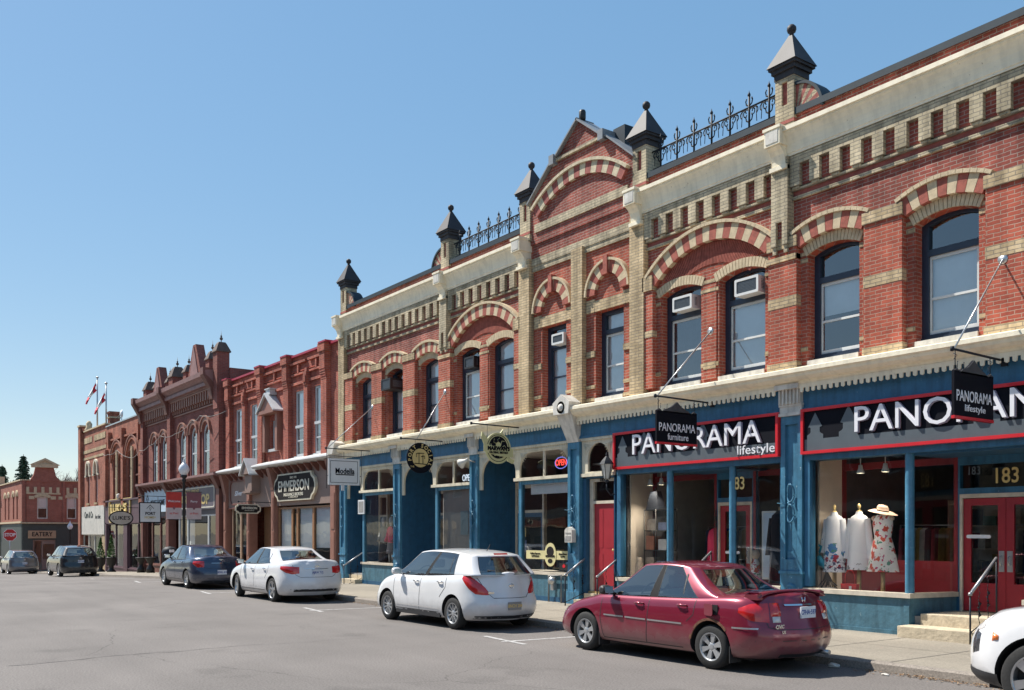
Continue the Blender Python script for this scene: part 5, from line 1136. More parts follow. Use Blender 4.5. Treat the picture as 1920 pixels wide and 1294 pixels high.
def bracket_sign(x, z_bar, y0, label, rod=None, y1=None):
    """iron arm out from the wall, the panel hangs under it"""
    t_ = thing('hanging_sign', label, 'sign', (x, D, z_bar)); q = MB()
    q.tube([(x, y0, z_bar), (x, D - .02, z_bar - .02)], .018, 6); q.lathe([(0, -.04), (.03, -.03), (.03, .03), (0, .04)], x, y0, z_bar, 8)
    q.box(x - .05, x + .05, D - .09, D - .06, z_bar - .1, z_bar + .08)
    if rod: q2 = MB(); q2.tube([(x, y0 + (rod[1] if len(rod) > 1 else .05), z_bar), (x, D - .12, rod[0])], .014, 6); q2.lathe([(0, -.02), (.08, -.015), (.08, .0), (0, .01)], x, D - .12, rod[0], 10, 0, True, 'y'); q2.build('stay_rod', ['steel'], t_)
    q.build('bracket', ['iron'], t_); return t_
def pano_hang(x, ya, yb, zb, zt, bar, word, label, rodz):
    t_ = bracket_sign(x, bar, ya - .02, label, (rodz,)); d = .02
    crest = [(ya, zb), (yb, zb), (yb, zt - .08), (yb - .08, zt - .04), (yb - .16, zt - .1), (yb - .26, zt - .04), (yb - .34, zt - .02), ((ya + yb) / 2 + .12, zt + .03), ((ya + yb) / 2, zt + .12), ((ya + yb) / 2 - .12, zt + .03), (ya + .34, zt - .02), (ya + .24, zt - .04), (ya + .16, zt - .1), (ya + .08, zt - .04), (ya, zt - .08)]
    q = MB(); q.plate([crest], x - d, x + d, 0, 'yz'); bo = q.build('board', ['sign_black'], t_)
    q = MB(); q.plate([[(ya - .005, zb - .0), (yb + .005, zb), (yb + .005, zb + .045), (ya - .005, zb + .045)]], x - d - .006, x + d + .006, 0, 'yz'); q.build('red_edge', ['sign_red'], bo)
    q = MB(); q.plate([crest[2:]], x + d + .004, x + d, 0, 'yz'); q.build('crest', ['dark_grey'], bo)
    text('PANORAMA', .245, (ya + yb) / 2, zb + .345, x + d + .003, 'side', parent=bo, fit=(yb - ya) * .9, cap=.165, bold=.001, depth=.006)
    text(word, .18, (ya + yb) / 2 + .02, zb + .16, x + d + .003, 'side', parent=bo, fit=.58, cap=.13, bold=.001, depth=.006)
    q = MB()
    for yy in (ya + .06, yb - .06):
        q.tube([(x, yy, bar), (x, yy, zt - .06)], .008, 5); q.tube([(x - .03, yy, bar - .05), (x + .03, yy, bar - .09), (x - .02, yy, bar - .14)], .006, 4)
    for k in range(6): yy = ya + .12 + (yb - ya - .24) * k / 5; q.tube([(x, yy, zt - .03), (x, yy + .01, zt + .06)], .005, 4); q.lathe([(0, 0), (.012, .01), (0, .02)], x, yy + .01, zt + .05, 6)
    q.build('hanger', ['iron'], t_)
pano_hang(-13.35, 13.12, 14.25, 3.60, 4.34, 4.54, 'furniture', 'black hanging sign with red bottom edge before the middle showroom, word furniture', 6.0)
pano_hang(-7.38, 13.24, 14.35, 3.52, 4.30, 4.53, 'lifestyle', 'black hanging sign with red bottom edge above the red double doors', 6.08)
# round sign with gold disc
t_ = bracket_sign(-23.7, 4.56, 13.2, 'round black hanging sign with gold disc and ring of gold letters', (6.0, .52)); cy, cz, x = 13.83, 4.02, -23.7
q = MB(); q.plate([circ(cy, cz, .44, 40)], x - .02, x + .02, 0, 'yz'); bo = q.build('board', ['sign_black'], t_)
q = MB(); q.plate([circ(cy, cz, .27, 32)], x + .026, x + .02, 0, 'yz'); q.build('disc', [mat('gold_flat', (.60, .46, .20), .5)], bo)
q = MB()
for pts in (((-.14, .02), (-.14, .12), (-.05, .15), (-.05, -.16)), ((.08, .1), (.08, -.17)), ((-.2, -.16), (.2, -.18)), ((-.12, .13), (.12, .14)), ((.02, .04), (.14, .06), (.14, -.02))): q.tube([(x + .03, cy + a, cz + b) for a, b in pts], .012, 4)
q.build('emblem', ['sign_black'], bo)
for i, ch in enumerate('PORT SOCIAL'):
    a = radians(-100 + 22 * i)
    if ch != ' ':
        o = text(ch, .15, 0, 0, 0, 'side', 'gold_flat', bo, bold=.004, local=True, depth=.006)
        off = sub(bo)
        for v in o.data.vertices:
            yy, zz = v.co.y, v.co.z + .35; v.co = Vector((x + .024 + v.co.x, cy + yy * cos(a) + zz * sin(a), cz + zz * cos(a) - yy * sin(a))) - off
text('THE', .07, cy - .27, cz - .26, x + .022, 'side', 'gold_flat', bo)
q = MB(); q.tube([(x, cy - .16, 4.56), (x, cy - .16, 4.42)], .006, 4); q.tube([(x, cy + .2, 4.55), (x, cy + .2, 4.4)], .006, 4); q.build('hanger', ['iron'], t_)
# ornate round sign with ribbon
mat('sign_cream', (.55, .53, .28), .5, var=.08)
t_ = bracket_sign(-19.9, 4.62, 13.1, 'ornate yellow and black round hanging sign with a lettered ribbon across it'); x = -19.9; cy, cz = 13.92, 4.03
q = MB(); q.plate([circ(cy, cz, .40, 36)], x - .015, x + .015, 0, 'yz')
q.plate([[(cy + a, cz + b) for a, b in ((.02, .34), (.16, .5), (.14, .4), (.2, .34))]], x - .02, x + .018, 0, 'yz'); q.plate([[(cy + a, cz + b) for a, b in ((-.4, .3), (-.5, .4), (-.52, .28), (-.44, .1), (-.3, .2))]], x - .02, x + .018, 0, 'yz'); q.plate([[(cy + a, cz + b) for a, b in ((.3, -.2), (.52, -.3), (.46, -.38), (.3, -.32))]], x - .02, x + .018, 0, 'yz')
bo = q.build('board', ['sign_cream'], t_)
q = MB(); q.plate([circ(cy, cz, .35, 36), list(reversed(circ(cy, cz, .335, 36)))], x + .019, x + .015, 0, 'yz'); q.plate([circ(cy, cz + .02, .29, 30)], x + .02, x + .0151, 0, 'yz'); q.build('dark_disc', ['sign_black'], bo)
q = MB(); random.seed(4)
for i in range(9):
    a = 2 * pi * i / 9; q.tube([(x + .022, cy + .1 * cos(a), cz + .02 + .1 * sin(a)), (x + .022, cy + .2 * cos(a + .3), cz + .02 + .2 * sin(a + .3)), (x + .022, cy + .25 * cos(a), cz + .02 + .25 * sin(a))], .009, 4)
q.lathe([(0, 0), (.08, .0), (.08, .004), (0, .004)], x + .02, cy, cz + .08, 14, 0, False, 'x'); q.build('engraving', ['sign_cream'], bo)
rib = lambda o_: [[(cy - .46 + .92 * i / 12, cz + .02 - .14 * sin(pi * i / 12 * .9) * .35 - .10 * i / 12 + o_) for i in range(13)]]
lo = rib(-.12)[0]; hi = rib(.10)[0]; q = MB(); q.plate([lo + list(reversed(hi))], x + .034, x + .024, 0, 'yz'); rb = q.build('ribbon', ['sign_cream'], bo)
text("MARWAN'S", .14, cy, cz - .015, x + .036, 'side', 'sign_black', rb, sx=.95, bold=.007); text('GLOBAL BISTRO', .075, cy, cz - .115, x + .036, 'side', 'sign_black', rb, sx=1.05, bold=.003)
q = MB(); q.tube([(x, cy - .33, 4.62), (x, cy - .33, 4.28)], .005, 4); q.tube([(x, cy + .33, 4.6), (x, cy + .33, 4.26)], .005, 4); q.build('hanger', ['iron'], t_)
# white square sign
t_ = bracket_sign(-28.3, 4.60, 13.0, 'white rectangular hanging sign in an iron frame, black underlined word', (6.05,)); x = -28.3
q = MB(); ya, yb, zb, zt = 13.08, 14.2, 3.42, 4.28; q.plate([[(ya, zb), (yb, zb), (yb, zt), (ya, zt)]], x - .02, x + .02, 0, 'yz'); bo = q.build('board', [mat('sign_white', (.68, .69, .70), .45, var=.06)], t_)
q = MB(); q.plate([[(ya + .07, zb + .07), (yb - .07, zb + .07), (yb - .07, zt - .07), (ya + .07, zt - .07)], [(ya + .085, zb + .085), (ya + .085, zt - .085), (yb - .085, zt - .085), (yb - .085, zb + .085)]], x + .023, x + .02, 0, 'yz')
q.plate([[(ya + .26, 3.74), (yb - .2, 3.74), (yb - .2, 3.775), (ya + .26, 3.775)]], x + .023, x + .02, 0, 'yz'); q.build('border', ['sign_black'], bo); text('Modella', .23, (ya + yb) / 2 + .03, 3.88, x + .022, 'side', 'sign_black', bo, bold=.004, fit=.68, cap=.19)
q = MB(); q.tube([(x, ya - .05, 4.6), (x, ya - .05, 3.3)], .01, 5); q.tube([(x, yb + .07, 4.6), (x, yb + .07, 3.35)], .01, 5); q.tube([(x, ya - .05, 4.36), (x, yb + .07, 4.36)], .01, 5); q.tube([(x, ya - .05, 3.72), (x, ya + .02, 3.72)], .01, 4); q.tube([(x, (ya + yb) / 2, 4.5), (x, (ya + yb) / 2, 4.2)], .01, 4); q.tube([(x, yb, 3.72), (x, yb + .07, 3.72)], .01, 4)
q.build('frame', ['iron'], t_); q = MB(); q.plate([[(13.55, 3.24), (13.65, 3.24), (13.65, 3.42), (13.55, 3.42)]], x - .01, x + .01, 0, 'yz'); q.build('tab', ['sign_white'], bo)
# big carved sign
t_ = sign_on_wall('shop_sign', 'large black carved sign with cream edge over the three-pane brown shopfront', -34.8, 3.65); x0, x1, z0, z1 = -36.85, -32.75, 3.12, 4.2
def carved(q, a0, a1, b0, b1, y0, y1, m, e=0, ax='xz'):
    c = .42 if ax == 'xz' else .13; cz_ = (b0 + b1) / 2
    pts = [(a0 + c, b0), (a1 - c, b0), (a1 - c * .8, b0 + .14 * (c / .42)), (a1 - c * .3, b0 + .25 * (c / .42)), (a1 - .02, cz_ - .06), (a1 - .02, cz_ + .06), (a1 - c * .3, b1 - .25 * (c / .42)), (a1 - c * .8, b1 - .14 * (c / .42)), (a1 - c, b1), (a0 + c, b1), (a0 + c * .8, b1 - .14 * (c / .42)), (a0 + c * .3, b1 - .25 * (c / .42)), (a0 + .02, cz_ + .06), (a0 + .02, cz_ - .06), (a0 + c * .3, b0 + .25 * (c / .42)), (a0 + c * .8, b0 + .14 * (c / .42))]
    q.plate([pts], y0, y1, m, ax)
q = MB(); carved(q, x0, x1, z0, z1, D - .17, D - .06, 0); bo = q.build('edge', ['cream_paint'], t_); q = MB(); carved(q, x0 + .1, x1 - .1, z0 + .06, z1 - .06, D - .18, D - .17, 0); q.build('board', [mat('sign_brown', (.022, .018, .018), .7, spec=.15)], t_)
text('EMMERSON', .50, -34.8, 3.70, D - .183, m='sign_cream2' if 'sign_cream2' in MATS else (mat('sign_cream2', (.62, .58, .48), .5).name), parent=bo, fit=3.0, cap=.44, bold=.008)
text('INSURANCE BROKERS', .17, -34.8, 3.36, D - .183, m='sign_cream2', parent=bo, fit=1.9, bold=.003); text('A DIVISION OF', .09, -34.8, 3.25, D - .183, m='sign_cream2', parent=bo, sx=1.6); text('SINCE 1901', .12, -34.8, 4.02, D - .183, m='sign_cream2', parent=bo, sx=1.1)
# small projecting one
t_ = bracket_sign(-37.35, 3.12, 13.35, 'small dark hanging sign with cream edge, left of the large carved sign'); x = -37.35
q = MB(); carved(q, 13.2, 14.3, 2.64, 3.02, x - .02, x + .015, 0, ax='yz'); bo = q.build('edge', ['cream_paint'], t_); q = MB(); carved(q, 13.25, 14.25, 2.68, 2.98, x + .019, x + .0149, 0, ax='yz'); q.build('board', ['sign_brown'], t_)
text('EMMERSON', .13, 13.8, 2.86, x + .02, 'side', 'sign_cream2', bo, sx=.95, bold=.004); text('INSURANCE', .06, 13.8, 2.76, x + .02, 'side', 'sign_cream2', bo, sx=1.2)
q = MB(); q.tube([(x, 13.5, 3.12), (x, 13.5, 2.98)], .007, 4); q.tube([(x, 14.1, 3.12), (x, 14.1, 2.98)], .007, 4); q.build('hanger', ['iron'], t_)
t_ = sign_on_wall('shop_lettering', 'pale script lettering on the taupe panel of the brown shopfront', -41.3, 3.6, D - .1); t2 = text('Silver', .34, -41.2, 3.62, D - .06, m='white_letters', parent=t_, shear=.35, bold=.008, fit=1.0, cap=.22)
# card shop, port sign, projecting port sign
t_ = sign_on_wall('shop_sign', 'purple-grey fascia board with pale edge and large gold letters', -48.0, 3.55, YF); q = MB(); q.plate([rrect(-50.9, -43.9, 3.0, 4.15, .15, 4)], YF - .1, YF - .02); bo = q.build('board', [mat('card_board', (.12, .10, .12), .5)], t_)
q = MB(); q.plate([rrect(-50.8, -44.0, 3.06, 4.09, .13, 4), list(reversed(rrect(-50.74, -44.06, 3.12, 4.03, .11, 4)))], YF - .11, YF - .1); q.build('border', ['sign_cream2'], bo); text('CARD SHOP', .62, -47.3, 3.48, YF - .105, m='gold', parent=bo, fit=5.2, cap=.5, bold=.02); text('SETTLEMENT', .22, -47.4, 3.92, YF - .105, m='gold', parent=bo, fit=2.4)
t_ = sign_on_wall('shop_sign', 'pale blue fascia sign with a small house emblem and grey and gold lettering', -54.1, 3.6, YF); q = MB(); q.box(-56.05, -51.6, YF - .12, YF - .02, 3.0, 4.25); bo = q.build('board', [mat('pale_blue', (.50, .62, .72), .5)], t_)
text('PORT HOME', .42, -53.4, 3.5, YF - .125, m='dark_grey', parent=bo, sx=1.15, bold=.005)
def house(q, ax, c, z, s, d0, d1):
    q.plate([[(c - s, z), (c - s * .8, z), (c, z + s * .8), (c + s * .8, z), (c + s, z), (c, z + s * 1.05)]], d0, d1, 0, ax); q.plate([circ(c, z + s * .05, s * .28, 12), list(reversed(circ(c, z + s * .05, s * .18, 12)))], d0, d1, 0, ax); q.box(*((c - s * .05, c + s * .05, min(d0, d1), max(d0, d1)) if ax == 'xz' else (min(d0, d1), max(d0, d1), c - s * .05, c + s * .05)), z - s * .6, z - s * .2)
q = MB(); house(q, 'xz', -55.4, 3.65, .35, YF - .13, YF - .12); q.build('emblem', ['dark_grey'], bo)
def hang2(x, ya, yb, zb, zt, label, bar):
    return bracket_sign(x, bar, ya - .05, label)
x = -50.9; t_ = hang2(x, 13.0, 14.3, 2.45, 3.55, 'square white hanging sign with black frame and house emblem left of the lamp post', 3.78)
ya, yb, zb, zt = 12.95, 14.05, 2.38, 3.45; q = MB(); q.plate([[(ya, zb), (yb, zb), (yb, zt), (ya, zt)]], x - .03, x + .03, 0, 'yz'); bo = q.build('frame', ['sign_black'], t_); q = MB(); q.plate([[(ya + .05, zb + .05), (yb - .05, zb + .05), (yb - .05, zt - .05), (ya + .05, zt - .05)]], x + .034, x + .03, 0, 'yz'); q.build('board', ['sign_white'], t_)
q = MB(); house(q, 'yz', 13.5, 3.12, .2, x + .038, x + .034); q.build('emblem', ['dark_grey'], bo); text('PORT', .2, 13.5, 2.86, x + .036, 'side', 'sign_black', bo, bold=.006); text('HOME+', .17, 13.5, 2.66, x + .036, 'side', 'gold_flat', bo, bold=.003)
q = MB(); q.tube([(x, ya + .15, 3.78), (x, ya + .15, zt)], .01, 4); q.tube([(x, yb - .15, 3.78), (x, yb - .15, zt)], .01, 4); q.build('hanger', ['iron'], t_)
x = -58.0; t_ = hang2(x, 13, 14, 2.5, 3.4, 'oval cream hanging sign with black rim', 3.35); cy, cz = 13.75, 2.72
q = MB(); q.plate([circ(cy, cz, .68, 32, .43)], x - .04, x + .04, 0, 'yz'); bo = q.build('rim', ['sign_black'], t_); q = MB(); q.plate([circ(cy, cz, .62, 32, .37)], x + .045, x + .04, 0, 'yz'); q.build('board', [mat('oval_cream', (.60, .56, .47), .5)], t_); text("LUKE'S", .30, cy, cz, x + .048, 'side', 'sign_brown', bo, bold=.003, sx=1.1)
q = MB(); q.tube([(x, cy, 3.35), (x, cy, cz + .4)], .02, 4); q.build('hanger', ['iron'], t_)
t_ = sign_on_wall('shop_sign', 'big gold letters in a gilt frame on the plum fascia', -62.6, 3.2, D - .1); q = MB(); q.plate([rrect(-64.9, -59.6, 2.5, 4.0, .2, 4), list(reversed(rrect(-64.75, -59.75, 2.62, 3.88, .18, 4)))], D - .18, D - .1); q.build('frame', ['gold'], t_); text("LUKE'S", .98, -62.4, 3.4, D - .13, m='gold_bright' if 'gold_bright' in MATS else mat('gold_bright', (.75, .55, .2), .35, var=.1).name, parent=t_, bold=.03, depth=.06, fit=4.0, cap=.62); text('EST 1985', .3, -62.4, 2.78, D - .13, m='gold', parent=t_, bold=.02, depth=.04, sx=1.2)
t_ = sign_on_wall('shop_sign', 'white corner shop fascia lettering in green and black', -70, 3.0, D - .15); text('Care & Co', .6, -70.9, 3.1, D - .142, m='dark_green', parent=t_, bold=.02); text('foot clinic', .4, -68.1, 2.95, D - .142, m='dark_grey', parent=t_)
t_ = thing('shop_sign', 'tan board with dark capital letters on the far dark green ground floor', 'sign', (EX, 13.9, 1.9)); q = MB(); q.box(EX + .01, EX + .08, 12.98, 15.05, 1.42, 2.05); bo = q.build('board', [mat('eatery_tan', (.40, .26, .16), .6)], t_); text('EATERY', .5, 14.02, 1.74, EX + .08, 'side', 'sign_brown', bo, sx=.88, bold=.01)
# neon / lit signs in windows
def neon(name, x, z, y, label, s, c, ring=True, lit=1.2):
    t_ = thing(name, label, 'neon sign', (x, y, z)); mat('neon_red', (1, .08, .05), .4, emit=.7, var=0); mat('neon_blue', (.25, .3, 1), .4, emit=.4, var=0); mat('neon_white', (.75, .85, .95), .4, emit=.45, var=0)
    if ring: q = MB(); q.tube([(x + .34 * s * cos(2 * pi * k / 28), y, z + .2 * s * sin(2 * pi * k / 28)) for k in range(29)], .012, 5); q.build('tube_ring', ['neon_blue'], t_)
    text('OPEN', .3 * s, x, z, y, m=c, parent=t_, bold=.004, sx=.8)
    return t_
neon('open_sign', -18.55, 3.62, D + .12, 'lit oval red and blue OPEN sign in the arched window beside the central pilaster', .72, 'neon_red'); neon('open_sign', -22.85, 3.44, D + .12, 'pale white OPEN sign in the arched window behind the security camera', .9, 'neon_white', False)
# bistro window banner
t_ = thing('window_banner', 'yellow banner with a round emblem stuck across the bistro window', 'banner', (-18.95, D + .02, 1.28)); q = MB(); q.box(-19.88, -18.1, D + .015, D + .022, 1.18, 1.4); q.plate([circ(-18.85, 1.3, .24, 20, .3)], D + .005, D + .015); bo = q.build('film', [mat('banner_yellow', (.62, .55, .28), .6)], t_)
q = MB(); q.plate([circ(-18.85, 1.38, .15, 16, .13)], D + .002, D + .005); q.plate([circ(-18.85, 1.14, .1, 12, .06)], D + .002, D + .005); q.build('emblem', ['sign_brown'], bo); text("MARWAN'S", .07, -18.85, 1.26, D + .004, m='sign_brown', parent=bo, bold=.003); text('Coffee Espresso\nand Dessert', .065, -19.48, 1.29, D + .014, m='sign_brown', parent=bo); text('Global Bistro\nand Bar', .06, -18.35, 1.29, D + .014, m='sign_brown', parent=bo)
t_ = thing('window_sticker', 'small black sticker with a red leaf low in the bistro window', 'sticker', (-18.3, D + .02, .98)); q = MB(); q.box(-18.5, -18.12, D + .015, D + .02, .92, 1.1); q.build('film', ['black'], t_); q = MB(); q.plate([[(-18.31, 1.08), (-18.25, 1.03), (-18.27, .99), (-18.31, .98), (-18.35, .99), (-18.37, 1.03)]], D + .01, D + .015); q.build('leaf', ['sign_red'], t_)
# ================================================================ STREET FURNITURE
def lamp_post(x, y, zb, h, label, banners=True):
    t_ = thing('street_lamp', label, 'street lamp', (x, y, zb), 'globe street lamps'); q = MB()
    q.lathe([(0, 0), (.24, 0), (.24, .25), (.2, .3), (.17, .7), (.12, .85), (.075, .95), (.065, 1.6), (.055, h - .85), (.08, h - .8), (.09, h - .75), (.06, h - .7), (.13, h - .62), (.14, h - .56), (.05, h - .55), (0, h - .55)], x, y, zb, 16); q.build('post', ['black'], t_)
    q = MB(); q.lathe([(.09, 0), (.15, .06), (.21, .18), (.215, .28), (.17, .4), (.08, .5), (.045, .53), (.055, .58), (.02, .66), (0, .72)], x, y, zb + h - .56, 20); q.build('globe', [mat('globe', (.72, .74, .78), .25, var=.05)], t_)
    if banners:
        q = MB(); q.tube([(x, y - .75, zb + h - 1.25), (x, y + .75, zb + h - 1.25)], .014, 6); q.tube([(x, y - .75, zb + h - 2.42), (x, y + .75, zb + h - 2.42)], .012, 6); q.build('banner_arm', ['black'], t_)
        for k, (ya, yb) in enumerate(((y - .72, y - .1), (y + .1, y + .72))):
            q = MB(); z1 = zb + h - 1.27; q.plate([[(ya, z1 - .65), (yb, z1 - .65), (yb, z1), (ya, z1)]], x - .006, x + .006, 0 if k == 0 else 1, 'yz'); q.plate([[(ya, z1 - 1.12), (yb, z1 - 1.12), (yb, z1 - .65), (ya, z1 - .65)]], x - .006, x + .006, 2, 'yz')
            b_ = q.build('banner', [mat('banner_red', (.50, .04, .03), .6), mat('banner_plum', (.22, .08, .10), .6), mat('banner_pink', (.55, .45, .45), .6)], t_); text('Welcome' if k == 0 else 'Perry', .13, (ya + yb) / 2, z1 - .38, x + .009, 'side', 'white_letters', b_); 
            q = MB(); q.plate([[((ya + yb) / 2 - .06, z1 - .66), ((ya + yb) / 2, z1 - .74), ((ya + yb) / 2 + .06, z1 - .66), ((ya + yb) / 2, z1 - .58)]], x + .01, x + .006, 0, 'yz'); q.build('emblem', ['banner_plum'], b_); text('to Port', .12, (ya + yb) / 2, z1 - .88, x + .009, 'side', 'sign_red', b_)
    return t_
lamp_post(-39.9, 11.95, G(-39.9) + SW, 4.75, 'black globe street lamp with red and pink banners, nearer of the two')
lamp_post(-83.0, 15.75, G(-85) + .11, 3.9, 'small far globe street lamp in front of the dark green ground floor', False)
# stop sign
t_ = thing('stop_sign', 'red octagonal stop sign on a post at the far corner', 'stop sign', (-82.0, 11.25, G(-82))); x, y = -82.0, 11.27; z = 1.95 - .25; q = MB(); q.tube([(x - .05, y, G(-82)), (x - .05, y, z + .4)], .035, 6); q.build('post', ['steel'], t_)
oc = lambda r: [(y + r * cos(radians(22.5 + 45 * k)), z + r * sin(radians(22.5 + 45 * k))) for k in range(8)]
q = MB(); q.plate([oc(.5)], x, x + .015, 0, 'yz'); b_ = q.build('rim', ['white_letters'], t_); q = MB(); q.plate([oc(.47)], x + .02, x + .015, 0, 'yz'); q.build('plate', [mat('stop_red', (.45, .02, .02), .5)], t_); text('STOP', .36, y, z, x + .022, 'side', 'white_letters', b_, sx=.9, bold=.01)
# litter bin
t_ = thing('litter_bin', 'black domed litter bin on the pavement behind the dark blue sedan', 'litter bin', (-44.6, 12.7, G(-44.6) + SW)); zb = G(-44.6) + SW; q = MB(); q.lathe([(0, 0), (.30, 0), (.31, .05), (.30, .9), (.33, .95), (.33, 1.0)], -44.6, 12.7, zb, 20); 
for k in range(20): a = 2 * pi * k / 20; q.box(-44.6 + .31 * cos(a) - .015, -44.6 + .31 * cos(a) + .015, 12.7 + .31 * sin(a) - .015, 12.7 + .31 * sin(a) + .015, zb + .05, zb + .92)
q.build('body', ['black'], t_); q = MB(); q.lathe([(.34, 1.0), (.35, 1.04), (.30, 1.18), (.18, 1.27), (0, 1.3)], -44.6, 12.7, zb, 20); q.build('lid', ['iron'], t_); q = MB(); q.box(-44.28, -44.22, 12.6, 12.8, zb + 1.03, zb + 1.15); q.build('notice', ['white_letters'], t_)
# planters with topiary
def leafball(q, cx, cy, cz, rx, rz, n, m=0, s=.035, cone=False):
    for i in range(n):
        t = random.uniform(-1, 1); a = random.uniform(0, 2 * pi); rr = sqrt(max(0, 1 - t * t)) * random.uniform(.7, 1.05)
        if cone: rr = (1 - (t + 1) / 2) * random.uniform(.6, 1.05) + .05
        p = Vector((cx + rx * rr * cos(a), cy + rx * rr * sin(a), cz + rz * t)); u = Vector((random.gauss(0, 1), random.gauss(0, 1), random.gauss(0, 1))).normalized() * s; v = u.cross(Vector((random.gauss(0, 1), random.gauss(0, 1), random.gauss(0, 1)))).normalized() * s * .6
        q.add([p - u, p + v, p + u, p - v], [(0, 1, 2, 3)], m)
mat('leaf_green', (.07, .15, .03), .7, var=.4, vs=20); random.seed(11)
for k, (x, y) in enumerate(((-62.9, 13.7), (-61.0, 13.9))):
    zb = G(x) + SW; t_ = thing('planter', ('black urn with small green cone shrub, left of the pair by the plum shopfront', 'black urn with taller green cone shrub, right of the pair by the plum shopfront')[k], 'planter', (x, y, zb), 'urn planters by the plum shopfront')
    q = MB(); q.lathe([(0, 0), (.26, 0), (.26, .06), (.12, .2), (.15, .35), (.26, .5), (.3, .85), (.34, .88), (.3, .9), (0, .9)], x, y, zb, 14); q.build('urn', ['black'], t_); q = MB(); leafball(q, x, y, zb + 1.5 + .05 * k, .27, .62 + .1 * k, 420, 0, .06, True); q.build('foliage', ['leaf_green'], t_, recalc=False)
for k, x in enumerate((-54.2, -52.3)):
    zb = G(x) + SW; t_ = thing('planter', ('dark pedestal flower urn left of the pale blue shop door', 'dark pedestal flower urn right of the pale blue shop door')[k], 'planter', (x, 13.9, zb), 'pedestal urns by the pale blue shop'); q = MB(); q.lathe([(0, 0), (.22, 0), (.2, .25), (.1, .4), (.12, .5), (.22, .68), (.3, .8), (.3, .84), (0, .8)], x, 13.9, zb, 14); q.build('urn', ['black'], t_)
# cable strung along the far facades
t_ = thing('overhead_cable', 'pale cable sagging across the fronts of the brown and orange buildings', 'cable', (-52, D - .6, 6.5)); q = MB(); pts = [(-42.0, D - .35, 7.35), (-44.5, D - .75, 7.35), (-45.6, D - .75, 7.25), (-48.5, D - .7, 6.85), (-51.0, D - .75, 6.95), (-53.5, D - .7, 6.6), (-56.5, D - .4, 6.6), (-58.5, D - .35, 6.3), (-62, D - .35, 7.0), (-64.5, D - .35, 6.9), (-66, D - .3, 7.1)]; fin = []
for a, b in zip(pts[:-1], pts[1:]):
    for k in range(5): t = k / 5; fin.append((a[0] + (b[0] - a[0]) * t, a[1] + (b[1] - a[1]) * t, a[2] + (b[2] - a[2]) * t - .12 * sin(pi * t)))
q.tube(fin, .013, 5); q.build('wire', ['mid_grey'], t_)
# wall lantern, letter box, security camera, meter
t_ = thing('wall_lantern', 'small carriage lantern on a curved arm beside door 185', 'lantern', (-16.32, D - .1, 2.9)); x, y, z = -16.32, D - .33, 3.1; q = MB(); q.tube([(x, D - .1, 2.75), (x, D - .2, 2.72), (x, y, 2.85), (x, y, 3.0)], .018, 6); q.lathe([(0, 0), (.05, .02), (.06, .05), (.02, .08)], x, y, 3.0, 10); q.lathe([(.17, 0), (.12, .08), (.05, .16), (.02, .19), (.03, .22), (0, .3)], x, y, z + .33, 6, 0, False)
for k in range(6): a = 2 * pi * k / 6; q.tube([(x + .07 * cos(a), y + .07 * sin(a), z - .02), (x + .15 * cos(a), y + .15 * sin(a), z + .34)], .008, 4)
q.build('frame', ['iron'], t_); q = MB(); q.lathe([(.065, 0), (.14, .33)], x, y, z, 6, 0, False); q.build('glass', [mat('lantern_glass', (.55, .55, .5), .2)], t_)
t_ = thing('letter_box', 'white metal letter box on the blue central pilaster', 'letter box', (-17.83, D - .12, 1.8)); q = MB(); q.plate([[(-17.97, 1.62), (-17.7, 1.62), (-17.7, 1.92), (-17.76, 1.97), (-17.83, 2.0), (-17.91, 1.97), (-17.97, 1.92)]], D - .24, D - .1); q.build('body', ['white_trim'], t_); q = MB(); q.box(-17.94, -17.73, D - .25, D - .24, 1.84, 1.86); q.box(-17.93, -17.74, D - .246, D - .24, 1.66, 1.78); q.build('slot', ['mid_grey'], t_)
t_ = thing('security_camera', 'white cone-shaped security camera on the blue pilaster beside the white OPEN sign', 'security camera', (-22.4, D - .3, 3.75)); q = MB(); o_ = Vector((-22.2, D - .1, 3.9)); q.lathe([(0, 0), (.05, .0), (.06, .1), (.14, .28), (.14, .3), (0, .3)], 0, 0, 0, 12)
for i, v in enumerate(q.v): vv = Vector(v); q.v[i] = tuple(Vector((-22.25, D - .25, 3.92)) + Matrix.Rotation(radians(-115), 3, 'Y') @ Matrix.Rotation(radians(20), 3, 'X') @ vv)
q.tube([(-22.2, D - .04, 3.85), (-22.24, D - .25, 3.9)], .02, 6); q.build('housing', ['white_trim'], t_)
t_ = thing('gas_meter', 'gas meter with upright grey pipes on the teal stall riser under the bistro window', 'gas meter', (-18.6, D - .15, SW)); q = MB(); q.tube([(-18.75, D - .12, SW), (-18.75, D - .12, .78), (-18.25, D - .12, .8), (-18.25, D - .12, SW)], .022, 8); q.build('pipe', ['mid_grey'], t_); q = MB(); q.lathe([(0, -.08), (.09, -.08), (.1, 0), (.09, .06), (0, .07)], -18.52, D - .18, .66, 14, 0, True, 'y'); q.box(-18.58, -18.46, D - .2, D - .1, .42, .6); q.build('meter', ['steel'], t_)
t_ = thing('notice_board', 'small white-framed notice on a post by the first alcove from the left', 'notice', (-29.15, D - .05, 2.75)); q = MB(); q.plate([[(-29.4, 2.5), (-28.95, 2.5), (-28.95, 2.98), (-29.4, 2.98)]], D - .1, D - .06); b_ = q.build('frame', ['sign_white'], t_); q = MB(); q.box(-29.35, -29.0, D - .105, D - .1, 2.55, 2.93); q.build('board', ['mid_grey'], b_)
